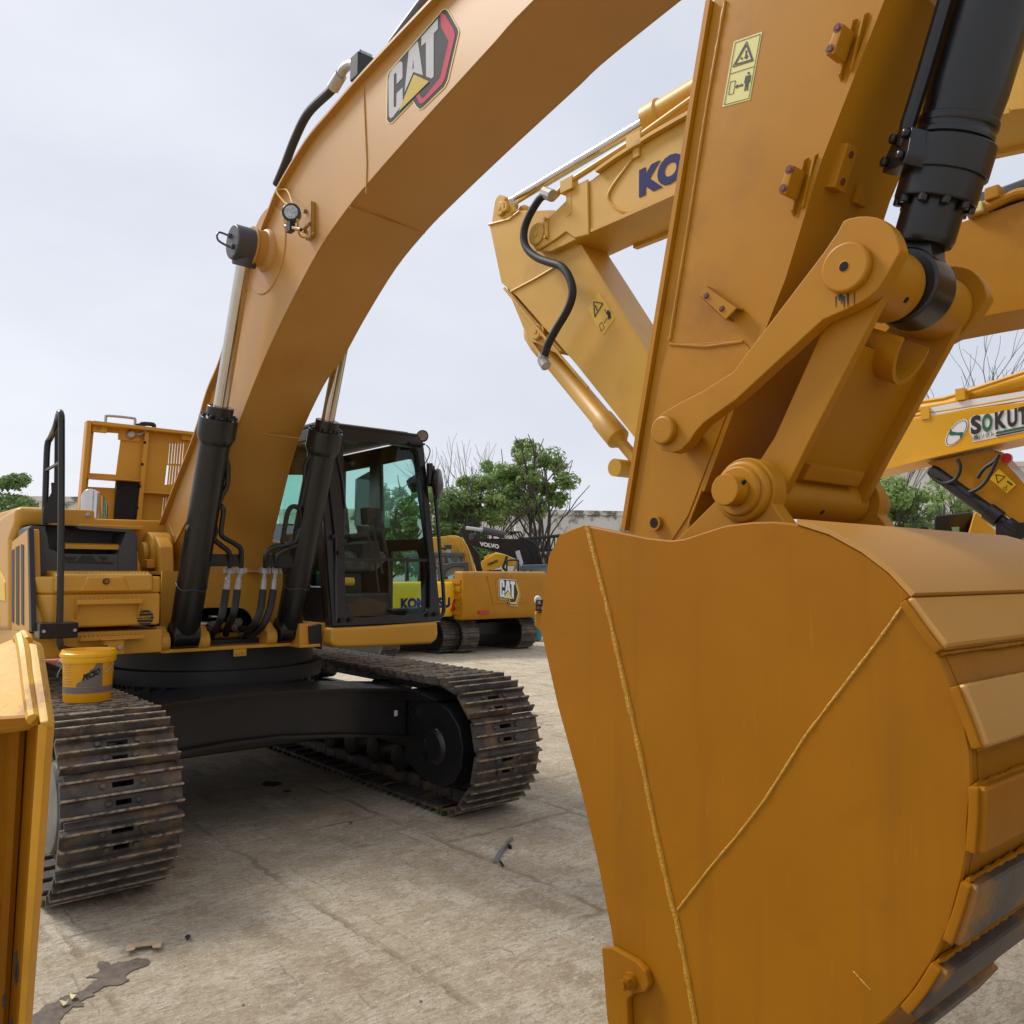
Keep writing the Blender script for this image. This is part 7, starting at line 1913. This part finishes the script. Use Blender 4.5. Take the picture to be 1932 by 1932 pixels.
tree('sparse branchy tree at the right end of the tree group', at(zd, 1090, 36.5), hz(zd, 410, 36), 1.0, hz(zd, 760, 36), 'leafa', 800, 12, .15, 16, th=3.2)
tree('low dark green tree directly behind the cab mirror', at(zd, 330, 34), hz(zd, 690, 34), 2.0, 2.2, 'leafb', 3000, 15, .17, 22)
tree('green tree seen through the cab side glass', at(zp, 1150, 33), hz(zp, 600, 33), 2.0, 2.0, 'leafb', 2600, 21, .17, 20)
tree('green tree seen through the cab glass beside the pillar', at(zp, 960, 34), hz(zp, 560, 34), 1.2, 2.2, 'leafb', 1600, 24, .17, 14)
tree('dense green tree at the left edge of the picture', at(None, 5, 30), hz(None, 905, 30), 1.5, 2.4, 'leafb', 2800, 31, .15, 20)
tree('bushy green tree in front of the peeling wall at the left', at(None, 42, 31), hz(None, 958, 31), .9, 2.4, 'leafb', 1200, 33, .14, 12)
tree('leafy green tree below the golden boom, leaning branches', at(zn, 420, 27), hz(zn, 1380, 27), 2.1, 1.5, 'leafa', 4600, 41, .15, 30, th=1.8)
tree('dark green tree beside the far bucket ear', at(zn, 60, 27.5), hz(zn, 1290, 27), 1.3, 1.5, 'leafb', 2600, 43, .15, 20)
tree('green tree behind the black cab at the right', at(zn, 700, 28), hz(zn, 1380, 28), 1.3, 1.6, 'leafa', 2200, 47, .15, 18)
bl = ['bare tree nearest the cab roof', 'bare tree second from the cab', 'bare tree in the middle of the bare row', 'bare tree left of the tall green tree', 'bare tree poking above the tall green tree', 'thin bare tree at the right end of the row']
for i, (x, y, s) in enumerate(((245, 165, 2), (410, 205, 5), (530, 185, 9), (670, 205, 14), (800, 215, 18), (960, 270, 27))):
    bare(bl[i], at(zd, x + (60 if i == 0 else 0), 40 + i * .6), hz(zd, y, 40) + .4, s + 100)
for i, (x, y, s) in enumerate(((400, 190, 3), (540, 160, 7), (770, 60, 11), (930, 130, 16))):
    bare(('bare tree just right of the link arm', 'thin bare tree second from the link arm', 'tallest bare tree above the golden boom', 'bare tree at the right of those above the golden boom')[i], at(zn, x, 38), hz(zn, y, 38) + .4, s + 200, k_h=.50)
# lattice crane boom lying on its stand
tr_ = thing('lattice_boom', 'dark lattice crane boom lying in front of the wall, left of the bucket', 'crane boom', at(zs, 1450, 34))
ft = in_root(tr_); b = MB()
ch = [[WD(*zs(x, y), dd) for x in (1180, 1900)] for y, dd in ((0, 33.6), (0, 34.4))]
def lt(x, top, dd): return ft(WD(*zs(x, (300 - (x - 1300) * .10) if top else (455 - (x - 1300) * .05)), dd))
for dd in (33.7, 34.5):
    b.tube([lt(1150, 1, dd), lt(1950, 1, dd)], .07, n=6); b.tube([lt(1150, 0, dd), lt(1950, 0, dd)], .06, n=6)
    for i in range(14):
        x = 1180 + i * 55; b.tube([lt(x, 0, dd), lt(x + 55, 1, dd)], .03, n=5); b.tube([lt(x + 55, 1, dd), lt(x + 55, 0, dd)], .025, n=5)
for x in (1200, 1700):
    q = lt(x, 0, 34.1); b.tube([q, Vector((q.x, q.y, 0))], .1, n=6)
b.build('lattice', 'blackm', tr_)
# stacked sacks glimpsed behind the near track
for i, (x, y, m, lb_) in enumerate(((330, 270, 'rustred', 'reddish box glimpsed between near track and platform'), (410, 275, 'grease', 'grey sack glimpsed between box and pail'), (815, 350, 'grease', 'pale grey sack on the ground right of the pail'))):
    p = WD(*ze(x, y), 11.5); b = MB(); w_ = .35 if i != 2 else .22
    b.loft([[(p.x + dx * k, p.y + dy * k, z) for dx, dy in ((-w_, -.3), (w_, -.3), (w_, .3), (-w_, .3))] for z, k in ((0, .95), (p.z * .5, 1.05), (p.z + .15, .9))])
    tag(b.build(('crate', 'sack', 'sack')[i], m, bevel=.05, seg=2), lb_, ('box', 'sack', 'sack')[i])
